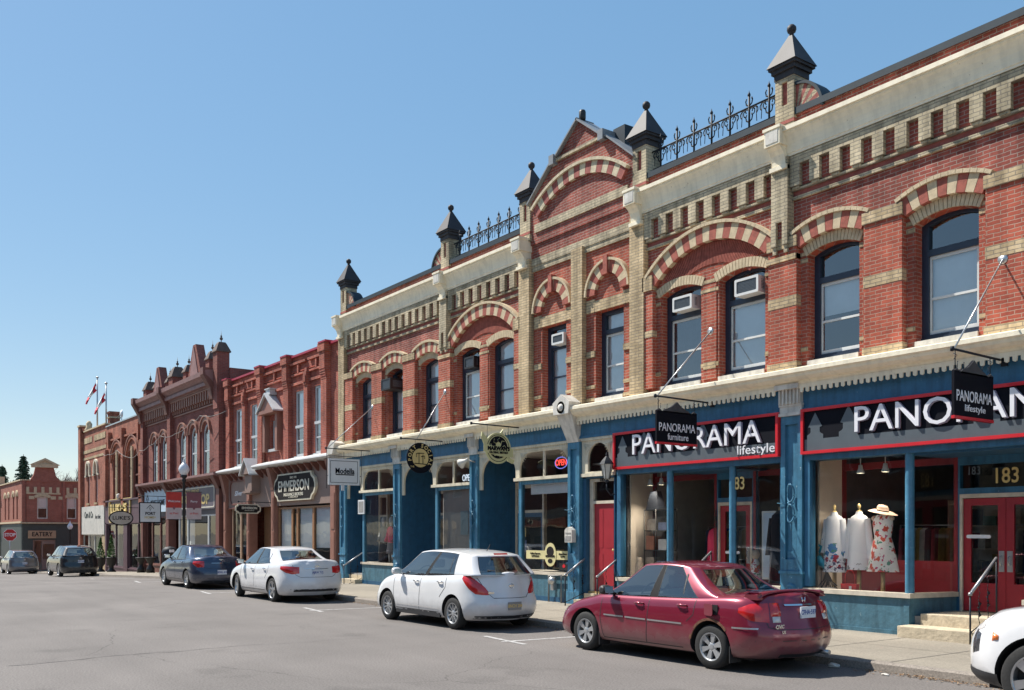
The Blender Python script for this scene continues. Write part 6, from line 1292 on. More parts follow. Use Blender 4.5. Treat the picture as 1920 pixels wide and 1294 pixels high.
# handrails
def rail(x, y0, z0, label, dx=0, run=.75, steep=.55, both=False):
    t_ = thing('handrail', label, 'handrail', (x, y0, SW), 'iron step handrails'); q = MB(); zt = z0 + .95
    q.tube([(x, y0 - run, zt - steep), (x, y0, zt)], .024, 8); q.lathe([(0, 0), (.035, .01), (.03, .05), (0, .06)], x, y0 - run, zt - steep - .03, 8); q.build('grip', [mat('rail_worn', (.35, .35, .36), .4, metal=.6)], t_)
    q = MB(); q.tube([(x, y0 - run, SW), (x, y0 - run, zt - steep)], .016, 6); q.tube([(x, y0, z0), (x, y0, zt)], .016, 6)
    for k in range(1, 3):
        t = k / 3; yy = y0 - run * (1 - t); za = SW + (z0 - SW) * t + .03; zb = zt - steep * (1 - t); n_ = 14
        q.tube([(x + .012 * cos(4 * i), yy + .012 * sin(4 * i), za + (zb - za) * i / n_) for i in range(n_ + 1)], [.009 + (.02 if i in (5, 8) else .012 if i in (6, 7) else 0) for i in range(n_ + 1)], 5)
    q.tube([(x, y0 - run, z0 - .2), (x, y0, z0 + .08)], .01, 5); q.build('balusters', ['iron'], t_)
rail(-7.72, D + .35, .5, 'handrail with twisted balusters before the red double doors, rightmost in view', run=.8); rail(-13.72, D + .3, .5, 'handrail before the middle showroom door, half hidden by the red sedan', run=.8)
rail(-16.4, D + .25, .4, 'handrail right of door 185', run=.8, steep=.5); rail(-17.5, D + .2, .4, 'handrail left of door 185 at the central pilaster', run=.8, steep=.5); rail(-29.35, D + .1, .25, 'handrail at the first alcove, left of the mannequins', run=.75, steep=.45); rail(-20.3, D + .2, .3, 'handrail at the bistro alcove behind the white hatchback', run=.7, steep=.5)
# ================================================================ DISPLAY FIGURES
mat('skin_form', (.62, .50, .38), .6, var=.06)
def floral(name, base, spots, scale=9, thr=.13, fz=None):
    m = bpy.data.materials.new(name); m.use_nodes = True; nt = m.node_tree; L = nt.links.new; b = nt.nodes['Principled BSDF']; b.inputs['Roughness'].default_value = .8
    tc = N(nt, 'TexCoord'); cur = None
    for i, (c, sc, t, zlo, zhi) in enumerate(spots):
        mp = N(nt, 'Mapping'); mp.inputs['Location'].default_value = (i * 3.1, i * 1.7, i * .9); L(tc.outputs['Object'], mp.inputs[0])
        nz = N(nt, 'TexNoise'); nz.inputs['Scale'].default_value = sc * 2.5; L(mp.outputs[0], nz.inputs['Vector'])
        va = N(nt, 'VectorMath', operation='MULTIPLY_ADD'); L(nz.outputs['Color'], va.inputs[0]); va.inputs[1].default_value = (.13, .13, .13); L(mp.outputs[0], va.inputs[2])
        v = N(nt, 'TexVoronoi'); v.inputs['Scale'].default_value = sc; L(va.outputs[0], v.inputs['Vector'])
        lt = N(nt, 'Math', operation='LESS_THAN'); L(v.outputs['Distance'], lt.inputs[0]); lt.inputs[1].default_value = t
        sz = N(nt, 'SeparateXYZ'); L(tc.outputs['Object'], sz.inputs[0]); g1 = N(nt, 'Math', operation='GREATER_THAN'); L(sz.outputs[2], g1.inputs[0]); g1.inputs[1].default_value = zlo; g2 = N(nt, 'Math', operation='LESS_THAN'); L(sz.outputs[2], g2.inputs[0]); g2.inputs[1].default_value = zhi
        m1 = N(nt, 'Math', operation='MULTIPLY'); L(g1.outputs[0], m1.inputs[0]); L(g2.outputs[0], m1.inputs[1]); m2 = N(nt, 'Math', operation='MULTIPLY'); L(m1.outputs[0], m2.inputs[0]); L(lt.outputs[0], m2.inputs[1])
        mx = N(nt, 'Mix', data_type='RGBA'); L(m2.outputs[0], mx.inputs[0]); mx.inputs[7].default_value = tuple(c) + (1,)
        if cur is None: mx.inputs[6].default_value = tuple(base) + (1,)
        else: L(cur, mx.inputs[6])
        cur = mx.outputs[2]
    L(cur, b.inputs['Base Color']); MATS[name] = m
floral('dress_floral', (.86, .85, .82), [((.10, .30, .22), 8, .30, -9, 9), ((.62, .10, .06), 7, .38, -9, 9), ((.50, .03, .14), 10, .26, -9, 9)])
floral('tunic_peacock', (.78, .82, .88), [((.08, .24, .5), 4.5, .42, .62, 1.0), ((.10, .32, .2), 8, .28, .6, .92), ((.38, .02, .05), 8, .42, .46, .7), ((.04, .05, .14), 14, .36, .36, .62)])
floral('tunic_white', (.82, .85, .90), [((.12, .13, .15), 12, .25, .40, .56)])
def oval(rows, q, cx, cy, n=28, m=0, wob=0.0):
    R = []
    for z, rx, ry, dx in rows:
        R.append([(cx + dx + (rx * (1 + wob * sin(7 * 2 * pi * k / n + z * 3) * max(0, .9 - z) )) * cos(2 * pi * k / n), cy + (ry * (1 + wob * sin(7 * 2 * pi * k / n + z * 3) * max(0, .9 - z))) * sin(2 * pi * k / n), z) for k in range(n)])
    q.grid(R, m, True, True)
def form(x, y, zf, label, kind):
    t_ = thing('dress_form', label, 'dress form', (x, y, zf), 'dressed forms in the showroom window'); q = MB(); H0 = zf
    q.lathe([(0, 0), (.14, .0), (.13, .03), (.04, .06), (.035, .7), (0, .7)], x, y, H0, 12); q.build('stand', ['wood'], t_)
    q = MB()
    if kind == 'dress': sh = [(H0 + .42, .30, .2, 0), (H0 + .6, .26, .19, 0), (H0 + .85, .205, .16, 0), (H0 + .98, .165, .13, 0), (H0 + 1.04, .15, .115, 0), (H0 + 1.14, .17, .12, 0), (H0 + 1.26, .185, .13, 0), (H0 + 1.36, .18, .11, 0), (H0 + 1.42, .15, .08, 0), (H0 + 1.44, .09, .06, 0)]
    else: sh = [(H0 + (.38 if kind == 'pea' else .44), .235, .17, 0), (H0 + .7, .215, .155, 0), (H0 + 1.0, .19, .14, 0), (H0 + 1.2, .185, .13, 0), (H0 + 1.34, .19, .11, 0), (H0 + 1.41, .15, .08, 0), (H0 + 1.45, .07, .06, 0), (H0 + 1.5, .055, .05, 0)]
    oval(sh, q, x, y, n=42, wob=.2)
    if kind != 'dress':
        for s in (-1, 1):
            L_ = .62 if kind == 'pea' else .72
            rows = []
            for t in [i / 8 for i in range(9)]: rows.append([(x + s * (.16 + .085 * t) + .062 * (1 + .15 * t) * cos(2 * pi * k / 12), y + .062 * sin(2 * pi * k / 12), H0 + 1.36 - L_ * t + .02 * s * cos(2 * pi * k / 12)) for k in range(12)])
            q.grid(rows, 0, True, True)
    q.build('garment', [{'dress': 'dress_floral', 'pea': 'tunic_peacock', 'white': 'tunic_white'}[kind]], t_, recalc=False)
    q = MB(); q.lathe([(.055, 1.4), (.05, 1.5), (.035, 1.52), (.0, 1.53)], x, y, H0, 12)
    if kind != 'dress': q.lathe([(.015, 1.5), (.02, 1.56), (.035, 1.6), (.02, 1.63), (0, 1.65)], x, y, H0, 10)
    q.build('neck', ['gold_flat' if kind != 'dress' else 'skin_form'], t_)
    if kind == 'dress':
        h = MB(); h.lathe([(.25, .0), (.17, .035), (.10, .02), (.1, .09), (.075, .13), (0, .145)], x, y, H0 + 1.47, 22)
        for i, v in enumerate(h.v): dx = v[0] - x; h.v[i] = (v[0], v[1], v[2] - .22 * dx)
        ht = h.build('straw_hat', [mat('straw', (.68, .50, .38), .8)], t_); q = MB(); q.lathe([(.104, .02), (.104, .045)], x, y, H0 + 1.475, 18)
        for i, v in enumerate(q.v): dx = v[0] - x; q.v[i] = (v[0], v[1], v[2] - .22 * dx)
        q.build('hat_band', ['black'], ht)
        q = MB()
        for s in (-1, 1): q.lathe([(0, -.03), (.045, -.02), (.05, .02), (.03, .05), (0, .06)], x + s * .17, y, H0 + 1.36, 10)
        q.build('shoulder', ['skin_form'], t_)
fz = .74
form(-10.78, D + .42, fz, 'dress form in pale tunic printed with a blue peacock and red flowers', 'pea'); form(-10.26, D + .42, fz, 'dress form in a plain white open tunic, middle of three', 'white'); form(-9.78, D + .42, fz, 'dress form in a white sleeveless dress with red flowers and a straw hat', 'dress')
t_ = thing('handbag', 'red handbag with a tall loop handle and white tag below the tunics', 'handbag', (-10.0, D + .28, fz)); x, y = -10.3, D + .2; q = MB(); q.plate([[(x - .15, fz), (x + .15, fz), (x + .17, fz + .19), (x - .17, fz + .19)]], y - .05, y + .05); q.build('bag', ['sign_red'], t_, bevel=.012); q = MB(); q.tube([(x - .1, y, fz + .18)] + [(x - .1 * cos(radians(t)), y, fz + .3 + .14 * sin(radians(t))) for t in range(0, 181, 20)] + [(x + .1, y, fz + .18)], .008, 5); q.build('handle', ['sign_red'], t_); q = MB(); q.box(x + .02, x + .07, y - .06, y - .055, fz + .02, fz + .15); q.build('price_tag', ['white_letters'], t_)
# ornamental peacock
t_ = thing('peacock_ornament', 'metal peacock ornament with blue body and trailing dark tail at the window corner', 'ornament', (-10.8, D + .3, fz)); x, y = -11.0, D + .32; q = MB(); q.tube([(x - .02, y - .03, fz + .85), (x - .04, y - .02, fz + .88), (x, y, fz + .86), (x - .04, y, fz + .75), (x - .05, y, fz + .66), (x + .02, y, fz + .55), (x + .12, y, fz + .42)], [.008, .025, .022, .025, .05, .085, .03], 10); q.build('body', [mat('peacock_blue', (.02, .25, .38), .3, metal=.4, var=.4, vs=12)], t_)
q = MB()
for k in range(16): a = -.25 + .5 * k / 15; q.tube([(x + .1, y + .02, fz + .42), (x + .12 + a * .4, y + .03, fz + .22), (x + .1 + a, y + .04, fz + .03 + .05 * (k % 3))], [.008, .006, .012], 4)
q.build('tail', ['black'], t_); q = MB(); q.tube([(x, y, fz + .5), (x, y, fz)], .01, 5); q.lathe([(0, 0), (.09, 0), (.08, .02), (0, .03)], x, y, fz, 10); q.build('stand', ['iron'], t_)
for k, (x, lab) in enumerate(((-9.75, 'pale mint sandals on the display floor beside the red handbag'), (-10.75, 'round stone base ornament under the peacock'))):
    t_ = thing('sandals' if k == 0 else 'stone_ornament', lab, 'sandals' if k == 0 else 'ornament', (x, D + .2, fz)); q = MB()
    if k == 0:
        for s in (-.06, .06): q.lathe([(0, 0), (.05, 0), (.055, .02), (.03, .05), (0, .055)], x + s * 1.6, D + .18, fz, 8); q.tube([(x + s * 1.6 - .05, D + .18, fz + .02), (x + s * 1.6, D + .18, fz + .08), (x + s * 1.6 + .05, D + .18, fz + .02)], .01, 5)
    else: q.lathe([(0, 0), (.14, .0), (.16, .04), (.12, .1), (0, .11)], x, D + .22, fz, 12)
    q.build('shoe' if k == 0 else 'stone', [mat('mint', (.55, .65, .62), .5)] if k == 0 else ['mid_grey'], t_)
# track lights
for k, (x, lab) in enumerate(((-10.25, 'left silver spotlight over the three dress forms'), (-9.75, 'right silver spotlight over the three dress forms'), (-15.7, 'left silver spotlight over the shelves in the middle showroom'), (-15.35, 'right silver spotlight over the shelves in the middle showroom'))):
    t_ = thing('spotlight', lab, 'spotlight', (x, D + .45, 3.1), 'showroom spotlights'); q = MB(); q.tube([(x, D + .45, 3.45), (x, D + .45, 3.1)], .01, 5); q.lathe([(0, .12), (.035, .11), (.045, .04), (.07, -.02), (.075, -.04), (.06, -.04)], x, D + .45, 2.98, 14); q.build('housing', ['sash_white'], t_); q = MB(); q.lathe([(0, -.02), (.055, -.025)], x, D + .45, 2.98, 12); q.build('lamp', [mat('warm_lamp', (1, .85, .6), .4, emit=9, var=0)], t_)
    pl_ = bpy.data.lights.new('spot', 'SPOT'); pl_.energy = 38; pl_.spot_size = radians(110); pl_.spot_blend = .6; pl_.color = (1, .86, .68); pl_.shadow_soft_size = .05; po = bpy.data.objects.new('spot', pl_); COL.objects.link(po); po.parent = t_; po.location = (0, 0, -.16)
# goods seen in the right half of the showroom: boots, cushion, red box
t_ = thing('display_table', 'low red display table with dark bags in the angled end of the showroom window', 'table', (-8.4 - .9, D + .9, .6)); q = MB(); q.box(-9.35, -8.95, D + 1.3, D + 1.7, .6, 1.0); q.build('top', ['red_dark'], t_)
# middle showroom: etagere with goods, red coat form, jacket, doll
t_ = thing('etagere', 'black iron shelf unit with folded goods in the middle showroom window', 'shelf', (-15.75, D + .55, .74)); x0, x1, y = -15.95, -15.2, D + .5; q = MB()
for xx in (x0, (x0 + x1) / 2, x1): q.tube([(xx, y, .74), (xx, y, 2.4)], .014, 5); q.tube([(xx, y + .3, .74), (xx, y + .3, 2.4)], .014, 5)
for zz in (1.0, 1.45, 1.9, 2.38): q.box(x0, x1, y, y + .3, zz - .012, zz + .012)
q.build('frame', ['black'], t_); random.seed(9)
gm = [mat('goods_a', (.35, .30, .25), .7, var=.4, vs=9), mat('goods_b', (.12, .16, .28), .7, var=.4, vs=9), mat('goods_c', (.28, .12, .08), .6, var=.3), mat('goods_d', (.55, .55, .55), .6, var=.2)]
def gset(name, lab, items, cat='ornament'):
    t_ = thing(name, lab, cat, items[0][0]); q = MB()
    for (p, r, h, m) in items: q.lathe([(0, 0), (r * .7, 0), (r, h * .3), (r * .8, h * .75), (r * .45, h * .85), (r * .5, h), (0, h)], p[0], p[1], p[2], 10, m)
    q.build('body', [g_ for g_ in gm], t_)
for i, (zz, xx) in enumerate(((1.012, -15.8), (1.012, -15.45), (1.462, -15.8), (1.462, -15.4), (1.912, -15.75), (1.912, -15.4), (2.392, -15.7))):
    t_ = thing('box', ('brown patterned box on the lowest shelf, left', 'pale box on the lowest shelf, right', 'dark framed box on the second shelf, left', 'tan box on the second shelf, right', 'blue striped box on the third shelf, left', 'grey box on the third shelf, right', 'dark tapered cage on the top of the iron shelf')[i], 'box' if i < 6 else 'ornament', (xx, y + .15, zz)); q = MB()
    if i < 6: q.box(xx - .13, xx + .13, y + .03, y + .27, zz, zz + (.28, .2, .32, .25, .26, .18)[i])
    else: q.add([(xx - .22, y + .02, zz), (xx + .16, y + .02, zz), (xx + .16, y + .28, zz), (xx - .22, y + .28, zz), (xx - .14, y + .08, zz + .42), (xx + .08, y + .08, zz + .42), (xx + .08, y + .22, zz + .42), (xx - .14, y + .22, zz + .42)], [(0, 1, 5, 4), (1, 2, 6, 5), (2, 3, 7, 6), (3, 0, 4, 7), (4, 5, 6, 7)]); q.tube([(xx - .03, y + .15, zz + .42), (xx - .03, y + .15, zz + .5)], .02, 5)
    q.build('body', [gm[i % 4] if i < 6 else MATS['iron']], t_)
for i, (xx, r, h, m) in enumerate(((-15.9, .11, .55, 0), (-15.5, .09, .3, 3), (-15.3, .06, .45, 0), (-15.1, .07, .22, 3), (-14.95, .08, .5, 2))): gset('vase', ('tall beige vase low in the middle showroom window', 'short pale jar beside the tall beige vase', 'slim beige bottle vase left of the window post', 'small pale jar left of the window post', 'rust coloured tall vase next to the blue window post')[i], [((xx, D + .3, .74), r, h, m)], 'vase')
t_ = thing('clothes_form', 'dress form in a crimson coat behind the middle window post', 'dress form', (-14.5, D + 1.5, .5)); q = MB(); oval([(.75, .3, .2, 0), (1.0, .28, .2, 0), (1.5, .22, .16, 0), (1.75, .22, .15, 0), (1.9, .19, .1, 0), (1.96, .07, .06, 0)], q, -14.75, D + 1.6, wob=.05); q.build('coat', [mat('crimson', (.45, .02, .09), .8)], t_, recalc=False); q = MB(); q.lathe([(.04, .4), (.04, .8)], -14.75, D + 1.6, 0, 8); q.build('stand', ['wood'], t_)
t_ = thing('clothes_form', 'dress form in a long black jacket right of the gold 83', 'dress form', (-12.0, D + .6, .6)); q = MB(); oval([(.85, .26, .2, 0), (1.3, .24, .18, 0), (1.7, .21, .16, 0), (2.05, .22, .15, 0), (2.2, .2, .12, 0), (2.3, .07, .06, 0)], q, -12.15, D + .6, wob=.05)
for s in (-1, 1): q.grid([[(-12.15 + s * (.2 + .1 * t) + .06 * cos(k * pi / 5), D + .58 + .06 * sin(k * pi / 5), 2.15 - .75 * t) for k in range(10)] for t in (0, .3, .6, 1)], 0, True, True)
q.build('jacket', [mat('black_cloth', (.02, .022, .03), .85)], t_, recalc=False); q = MB(); q.lathe([(.03, .62), (.03, .9)], -12.15, D + .6, 0, 8); q.lathe([(.05, 2.28), (.045, 2.36), (0, 2.38)], -12.15, D + .6, 0, 10); q.build('stand', ['wood'], t_)
t_ = thing('rag_doll', 'small rag doll in a patchwork dress propped right of the middle showroom door', 'doll', (-12.6, D + .3, .74)); x, y = -12.5, D + .25; q = MB(); q.lathe([(0, 1.32), (.06, 1.34), (.09, 1.42), (.06, 1.5), (0, 1.52)], x, y, 0, 12); q.build('head', ['skin_form'], t_); q = MB(); q.lathe([(.14, .78), (.12, 1.0), (.08, 1.25), (.04, 1.33)], x, y, 0, 14); q.build('dress', ['dress_floral'], t_)
t_ = thing('mirror', 'tall pale mirror leaning behind the rag doll', 'mirror', (-12.55, D + .7, .74)); q = MB(); q.box(-12.75, -12.4, D + .75, D + .8, .9, 2.3); q.build('frame', ['sash_white'], t_); q = MB(); q.box(-12.71, -12.44, D + .745, D + .75, .94, 2.26); q.build('glass', ['pale_blue'], t_)
# clothes shop at left: two dressed mannequins
def mannequin(x, y, zf, top, skirt, label, long=False):
    t_ = thing('mannequin', label, 'mannequin', (x, y, zf), 'mannequins in the clothes shop'); q = MB()
    q.lathe([(0, 1.5), (.06, 1.52), (.09, 1.62), (.085, 1.7), (.04, 1.77), (0, 1.78)], x, y, zf, 14); q.lathe([(.05, 1.4), (.045, 1.52)], x, y, zf, 10)
    for s in (-1, 1): q.tube([(x + s * .09, y, zf + .85), (x + s * .1, y - .01, zf + .48), (x + s * .1, y, zf + .08)], [.085, .055, .035], 10)
    b_ = q.build('body', [mat('mannequin_white', (.6, .58, .56), .5)], t_); q = MB(); oval([(zf + .9, .17, .12, 0), (zf + 1.05, .15, .11, 0), (zf + 1.25, .18, .12, 0), (zf + 1.38, .2, .1, 0), (zf + 1.43, .12, .08, 0), (zf + 1.46, .06, .05, 0)], q, x, y)
    for s in (-1, 1): q.tube([(x + s * .19, y, zf + 1.36), (x + s * .25, y - .02, zf + 1.12), (x + s * .2, y - .12, zf + .95)], [.06, .05, .045], 10)
    q.build('top', [top], t_, recalc=False); q = MB(); oval([(zf + (.25 if long else .55), .22, .18, 0), (zf + .7, .19, .15, 0), (zf + .92, .16, .12, 0)], q, x, y, wob=.06); q.build('skirt', [skirt], t_, recalc=False)
    q = MB()
    for s in (-1, 1): q.lathe([(0, 0), (.07, 0), (.07, .06), (.045, .12), (.045, .2)], x + s * .1, y - .02, zf, 10)
    q.build('boot', [mat('boot_grey', (.2, .3, .33), .6)], t_)
mat('pink_top', (.72, .02, .14), .7); mat('grey_top', (.35, .37, .36), .8, var=.2); mat('dark_skirt', (.06, .04, .045), .8, var=.4, vs=20); mat('grey_skirt', (.30, .27, .27), .8)
mannequin(-28.5, D + .42, .62, 'grey_top', 'dark_skirt', 'mannequin in a grey cardigan and long dark skirt, left of the pink one', True); mannequin(-27.86, D + .36, .62, 'pink_top', 'grey_skirt', 'mannequin in a bright pink top and grey skirt')
# port social: pulled-down grey shade and a notice ; bistro: white roller blind
t_ = thing('fabric_blind', 'large grey blind pulled down behind the second arched shop window', 'blind', (-23.4, D + .2, 2)); q = MB(); q.box(-24.3, -22.5, D + .18, D + .2, .9, 3.12); q.build('cloth', ['grey_shade'], t_); q = MB(); q.box(-23.3, -22.9, D + .165, D + .172, 1.8, 2.5); q.build('poster', [mat('poster', (.22, .30, .33), .7)], t_)
t_ = thing('roller_blind', 'white roller blind half lowered in the bistro window', 'blind', (-19.0, D + .2, 3.0)); q = MB(); q.box(-19.85, -18.1, D + .15, D + .17, 2.86, 3.15); q.build('cloth', ['blind'], t_)
for k, (x, z, w_, h_) in enumerate(((-21.6, 1.5, .3, 1.2),)): 
    t_ = thing('poster', 'small stack of coloured posters on the bistro door', 'poster', (-21.55, D + 1.2, 1.6)); q = MB(); q.box(-21.7, -21.45, D + 1.19, D + 1.2, 1.3, 1.65, 0); q.box(-21.68, -21.48, D + 1.19, D + 1.2, 1.75, 2.0, 1); q.build('paper', ['goods_b', 'gold_flat'], t_)
# ================================================================ TREES beyond the far corner
mat('bark', (.10, .08, .07), .9, var=.2); mat('spruce', (.035, .065, .035), .9, var=.4, vs=2); mat('twig', (.20, .16, .15), .9, var=.2)
def spruce(x, y, z0, h, label, seed, r=.22):
    random.seed(seed); t_ = thing('spruce_tree', label, 'tree', (x, y, z0), 'trees beyond the far corner'); q = MB(); q.tube([(x, y, z0), (x, y, z0 + h)], [.25, .03], 7); q.build('trunk', ['bark'], t_); q = MB()
    n_ = 46
    for i in range(n_):
        t = (i / n_) ** 1.0; zz = z0 + h * (.12 + .88 * t); L_ = h * r * (1 - t) ** .85 * random.uniform(.75, 1.1) + .12
        for k in range(random.randint(6, 9)):
            a = random.uniform(0, 2 * pi); LL = L_ * random.uniform(.6, 1.1)
            for j in range(7):
                u = (j + .5) / 7; px_, py_ = x + LL * u * cos(a), y + LL * u * sin(a); pz = zz - .28 * LL * u + .1 * LL * u * u
                for e in range(3):
                    s = .34 * (1 - .4 * u) * random.uniform(.6, 1.2); b = random.uniform(0, 2 * pi); q.add([(px_, py_, pz + .05), (px_ + s * cos(b), py_ + s * sin(b), pz - .14 - .1 * random.random()), (px_ + s * .5 * cos(b + .9), py_ + s * .5 * sin(b + .9), pz - .22)], [(0, 1, 2)])
    q.build('crown', ['spruce'], t_, recalc=False)
def bare(x, y, z0, h, label, seed):
    random.seed(seed); t_ = thing('bare_tree', label, 'tree', (x, y, z0), 'trees beyond the far corner'); q = MB(); tw = MB()
    def grow(p, d, L_, r, lev):
        e = p + d * L_; m_ = (p + e) / 2 + Vector((random.gauss(0, .05), random.gauss(0, .05), 0)) * L_
        (q if lev < 2 else tw).tube([p, m_, e], [r * (1 if lev < 2 else 2.2), r * .85 * (1 if lev < 2 else 2.2), r * .7 * (1 if lev < 2 else 2.2)], 5 if lev < 2 else 3, cap=False)
        if lev >= 5: return
        for k in range(3 if lev else 5):
            dd = (d + Vector((random.gauss(0, .55), random.gauss(0, .55), random.gauss(.1, .3)))).normalized(); grow(p + d * L_ * random.uniform(.55, 1), dd, L_ * random.uniform(.6, .8), r * .55, lev + 1)
    grow(Vector((x, y, z0)), Vector((0, 0, 1)), h * .3, .22, 0); q.build('trunk', ['bark'], t_); tw.build('crown', ['twig'], t_, recalc=False)
def at(px_, d):
    l_ = (px_ - 960) / 1770 * d; return (-.8108 * d + .5854 * l_, .5854 * d + .8108 * l_)
X_, Y_ = at(44, 112); spruce(X_, Y_, -1.4, 12.6, 'taller dark spruce behind the red corner building with the eatery sign', 1, .27)
X_, Y_ = at(4, 104); spruce(X_, Y_, -1.4, 10.8, 'spruce cut by the left edge of the view', 2, .28)
X_, Y_ = at(20, 118); spruce(X_, Y_, -1.4, 9.8, 'shorter spruce between the two larger spruces', 3, .3)
for i, (p_, d_, h_) in enumerate(((112, 128, 10.2), (122, 135, 11.3), (134, 130, 10.4), (147, 134, 10.2))):
    X_, Y_ = at(p_, d_); bare(X_, Y_, -1.4, h_ * 1.42, ('bare tree just right of the cream pediment', 'tallest bare tree behind the flat part of the far red building', 'bare tree second from the right over the far red building', 'bare tree nearest the flagpole building')[i], 20 + i)
# ---- more stock inside the shops
random.seed(31)
for nm, c in (('cloth_a', (.30, .06, .08)), ('cloth_b', (.55, .52, .46)), ('cloth_c', (.06, .10, .20)), ('cloth_d', (.10, .22, .20)), ('cloth_e', (.45, .32, .12)), ('cloth_f', (.05, .05, .055))): mat(nm, c, .85, var=.25, vs=8)
CL = ['cloth_a', 'cloth_b', 'cloth_c', 'cloth_d', 'cloth_e', 'cloth_f']
def rack(x0, x1, y, zf, label):
    t_ = thing('clothes_rack', label, 'clothes rack', ((x0 + x1) / 2, y, zf), 'clothes racks deep in the showrooms'); q = MB(); q.tube([(x0, y, zf), (x0, y, zf + 1.55), (x1, y, zf + 1.55), (x1, y, zf)], .018, 6); q.tube([(x0, y - .25, zf + .03), (x0, y + .25, zf + .03)], .015, 5); q.tube([(x1, y - .25, zf + .03), (x1, y + .25, zf + .03)], .015, 5); q.build('frame', ['steel'], t_)
    n_ = int((x1 - x0) / .11)
    for i in range(n_):
        x = x0 + .08 + (x1 - x0 - .16) * i / (n_ - 1); h = random.uniform(.7, 1.15); q = MB(); q.grid([[(x + .03 * sin(k * 1.3 + i), y - .22 * w_ + .44 * w_ * k / 7, zf + 1.5 - h * v) for k in range(8)] for v, w_ in ((0, .25), (.06, .8), (.3, .85), (1, 1.0))], 0, True); q.build('garment', [random.choice(CL)], t_, recalc=False)
rack(-10.6, -9.2, D + 2.3, .45, 'rack of coloured clothes behind the three dress forms'); rack(-8.9, -7.2, D + 3.4, .45, 'rack of clothes seen through the red double doors'); rack(-15.9, -14.6, D + 2.6, .45, 'rack of clothes behind the iron shelf unit')
def shelves(x0, x1, y, zf, rows, label):
    t_ = thing('shelf_unit', label, 'shelf', ((x0 + x1) / 2, y, zf), 'stock shelves deep in the shops'); q = MB(); q.box(x0, x1, y + .3, y + .33, zf, zf + 2.1)
    for k in range(rows + 1): q.box(x0, x1, y, y + .3, zf + .1 + k * 1.9 / rows, zf + .13 + k * 1.9 / rows)
    q.box(x0 - .03, x0, y, y + .33, zf, zf + 2.1); q.box(x1, x1 + .03, y, y + .33, zf, zf + 2.1); q.build('case', ['room_wall'], t_)
    for k in range(rows):
        x = x0 + .08
        while x < x1 - .25:
            w_, h = random.uniform(.1, .28), random.uniform(.14, .36); q = MB(); q.box(x, x + w_, y + .04, y + .28, zf + .132 + k * 1.9 / rows, zf + .132 + k * 1.9 / rows + h); q.build('item', [random.choice(CL)], t_); x += w_ + random.uniform(.04, .2)
shelves(-13.6, -11.9, D + 3.2, .45, 4, 'stock shelves behind the black jacket'); shelves(-10.9, -9.3, D + 4.6, .45, 4, 'stock shelves at the back behind the dress forms'); shelves(-21.4, -19.2, D + 3.8, .45, 4, 'shelves behind the bistro tables'); shelves(-29.4, -27.4, D + 3.0, .45, 4, 'shelves behind the two mannequins')
for i, (x, y) in enumerate(((-19.4, D + 1.3), (-18.6, D + 2.2))):
    t_ = thing('cafe_table', ('round bistro table nearer the window', 'round bistro table farther inside')[i], 'table', (x, y, .45), 'round bistro tables'); q = MB(); q.lathe([(0, 0), (.22, 0), (.2, .02), (.03, .05), (.03, .7), (0, .7)], x, y, .45, 12); q.build('leg', ['black'], t_); q = MB(); q.lathe([(0, .7), (.34, .7), (.34, .73), (0, .73)], x, y, .45, 20, 0, False); q.build('tabletop', ['wood'], t_)
    for s in (-1, 1):
        c_ = thing('cafe_chair', ('wooden chair ' + ('left' if s < 0 else 'right') + ' of the nearer bistro table', 'wooden chair ' + ('left' if s < 0 else 'right') + ' of the farther bistro table')[i], 'chair', (x + s * .55, y, .45), 'chairs at the bistro tables'); xx = x + s * .55
        q = MB(); q.box(xx - .19, xx + .19, y - .19, y + .19, .88, .91); q.build('seat', ['wood'], c_); q = MB(); q.box(xx + s * .17 - .012, xx + s * .17 + .012, y - .18, y + .18, 1.1, 1.4); q.build('backrest', ['wood'], c_)
        for dx in (-.17, .17):
            for dy in (-.16, .16): q = MB(); q.tube([(xx + dx, y + dy, .45), (xx + dx, y + dy, 1.4 if dx * s > 0 else .88)], .014, 5); q.build('leg', ['wood'], c_)
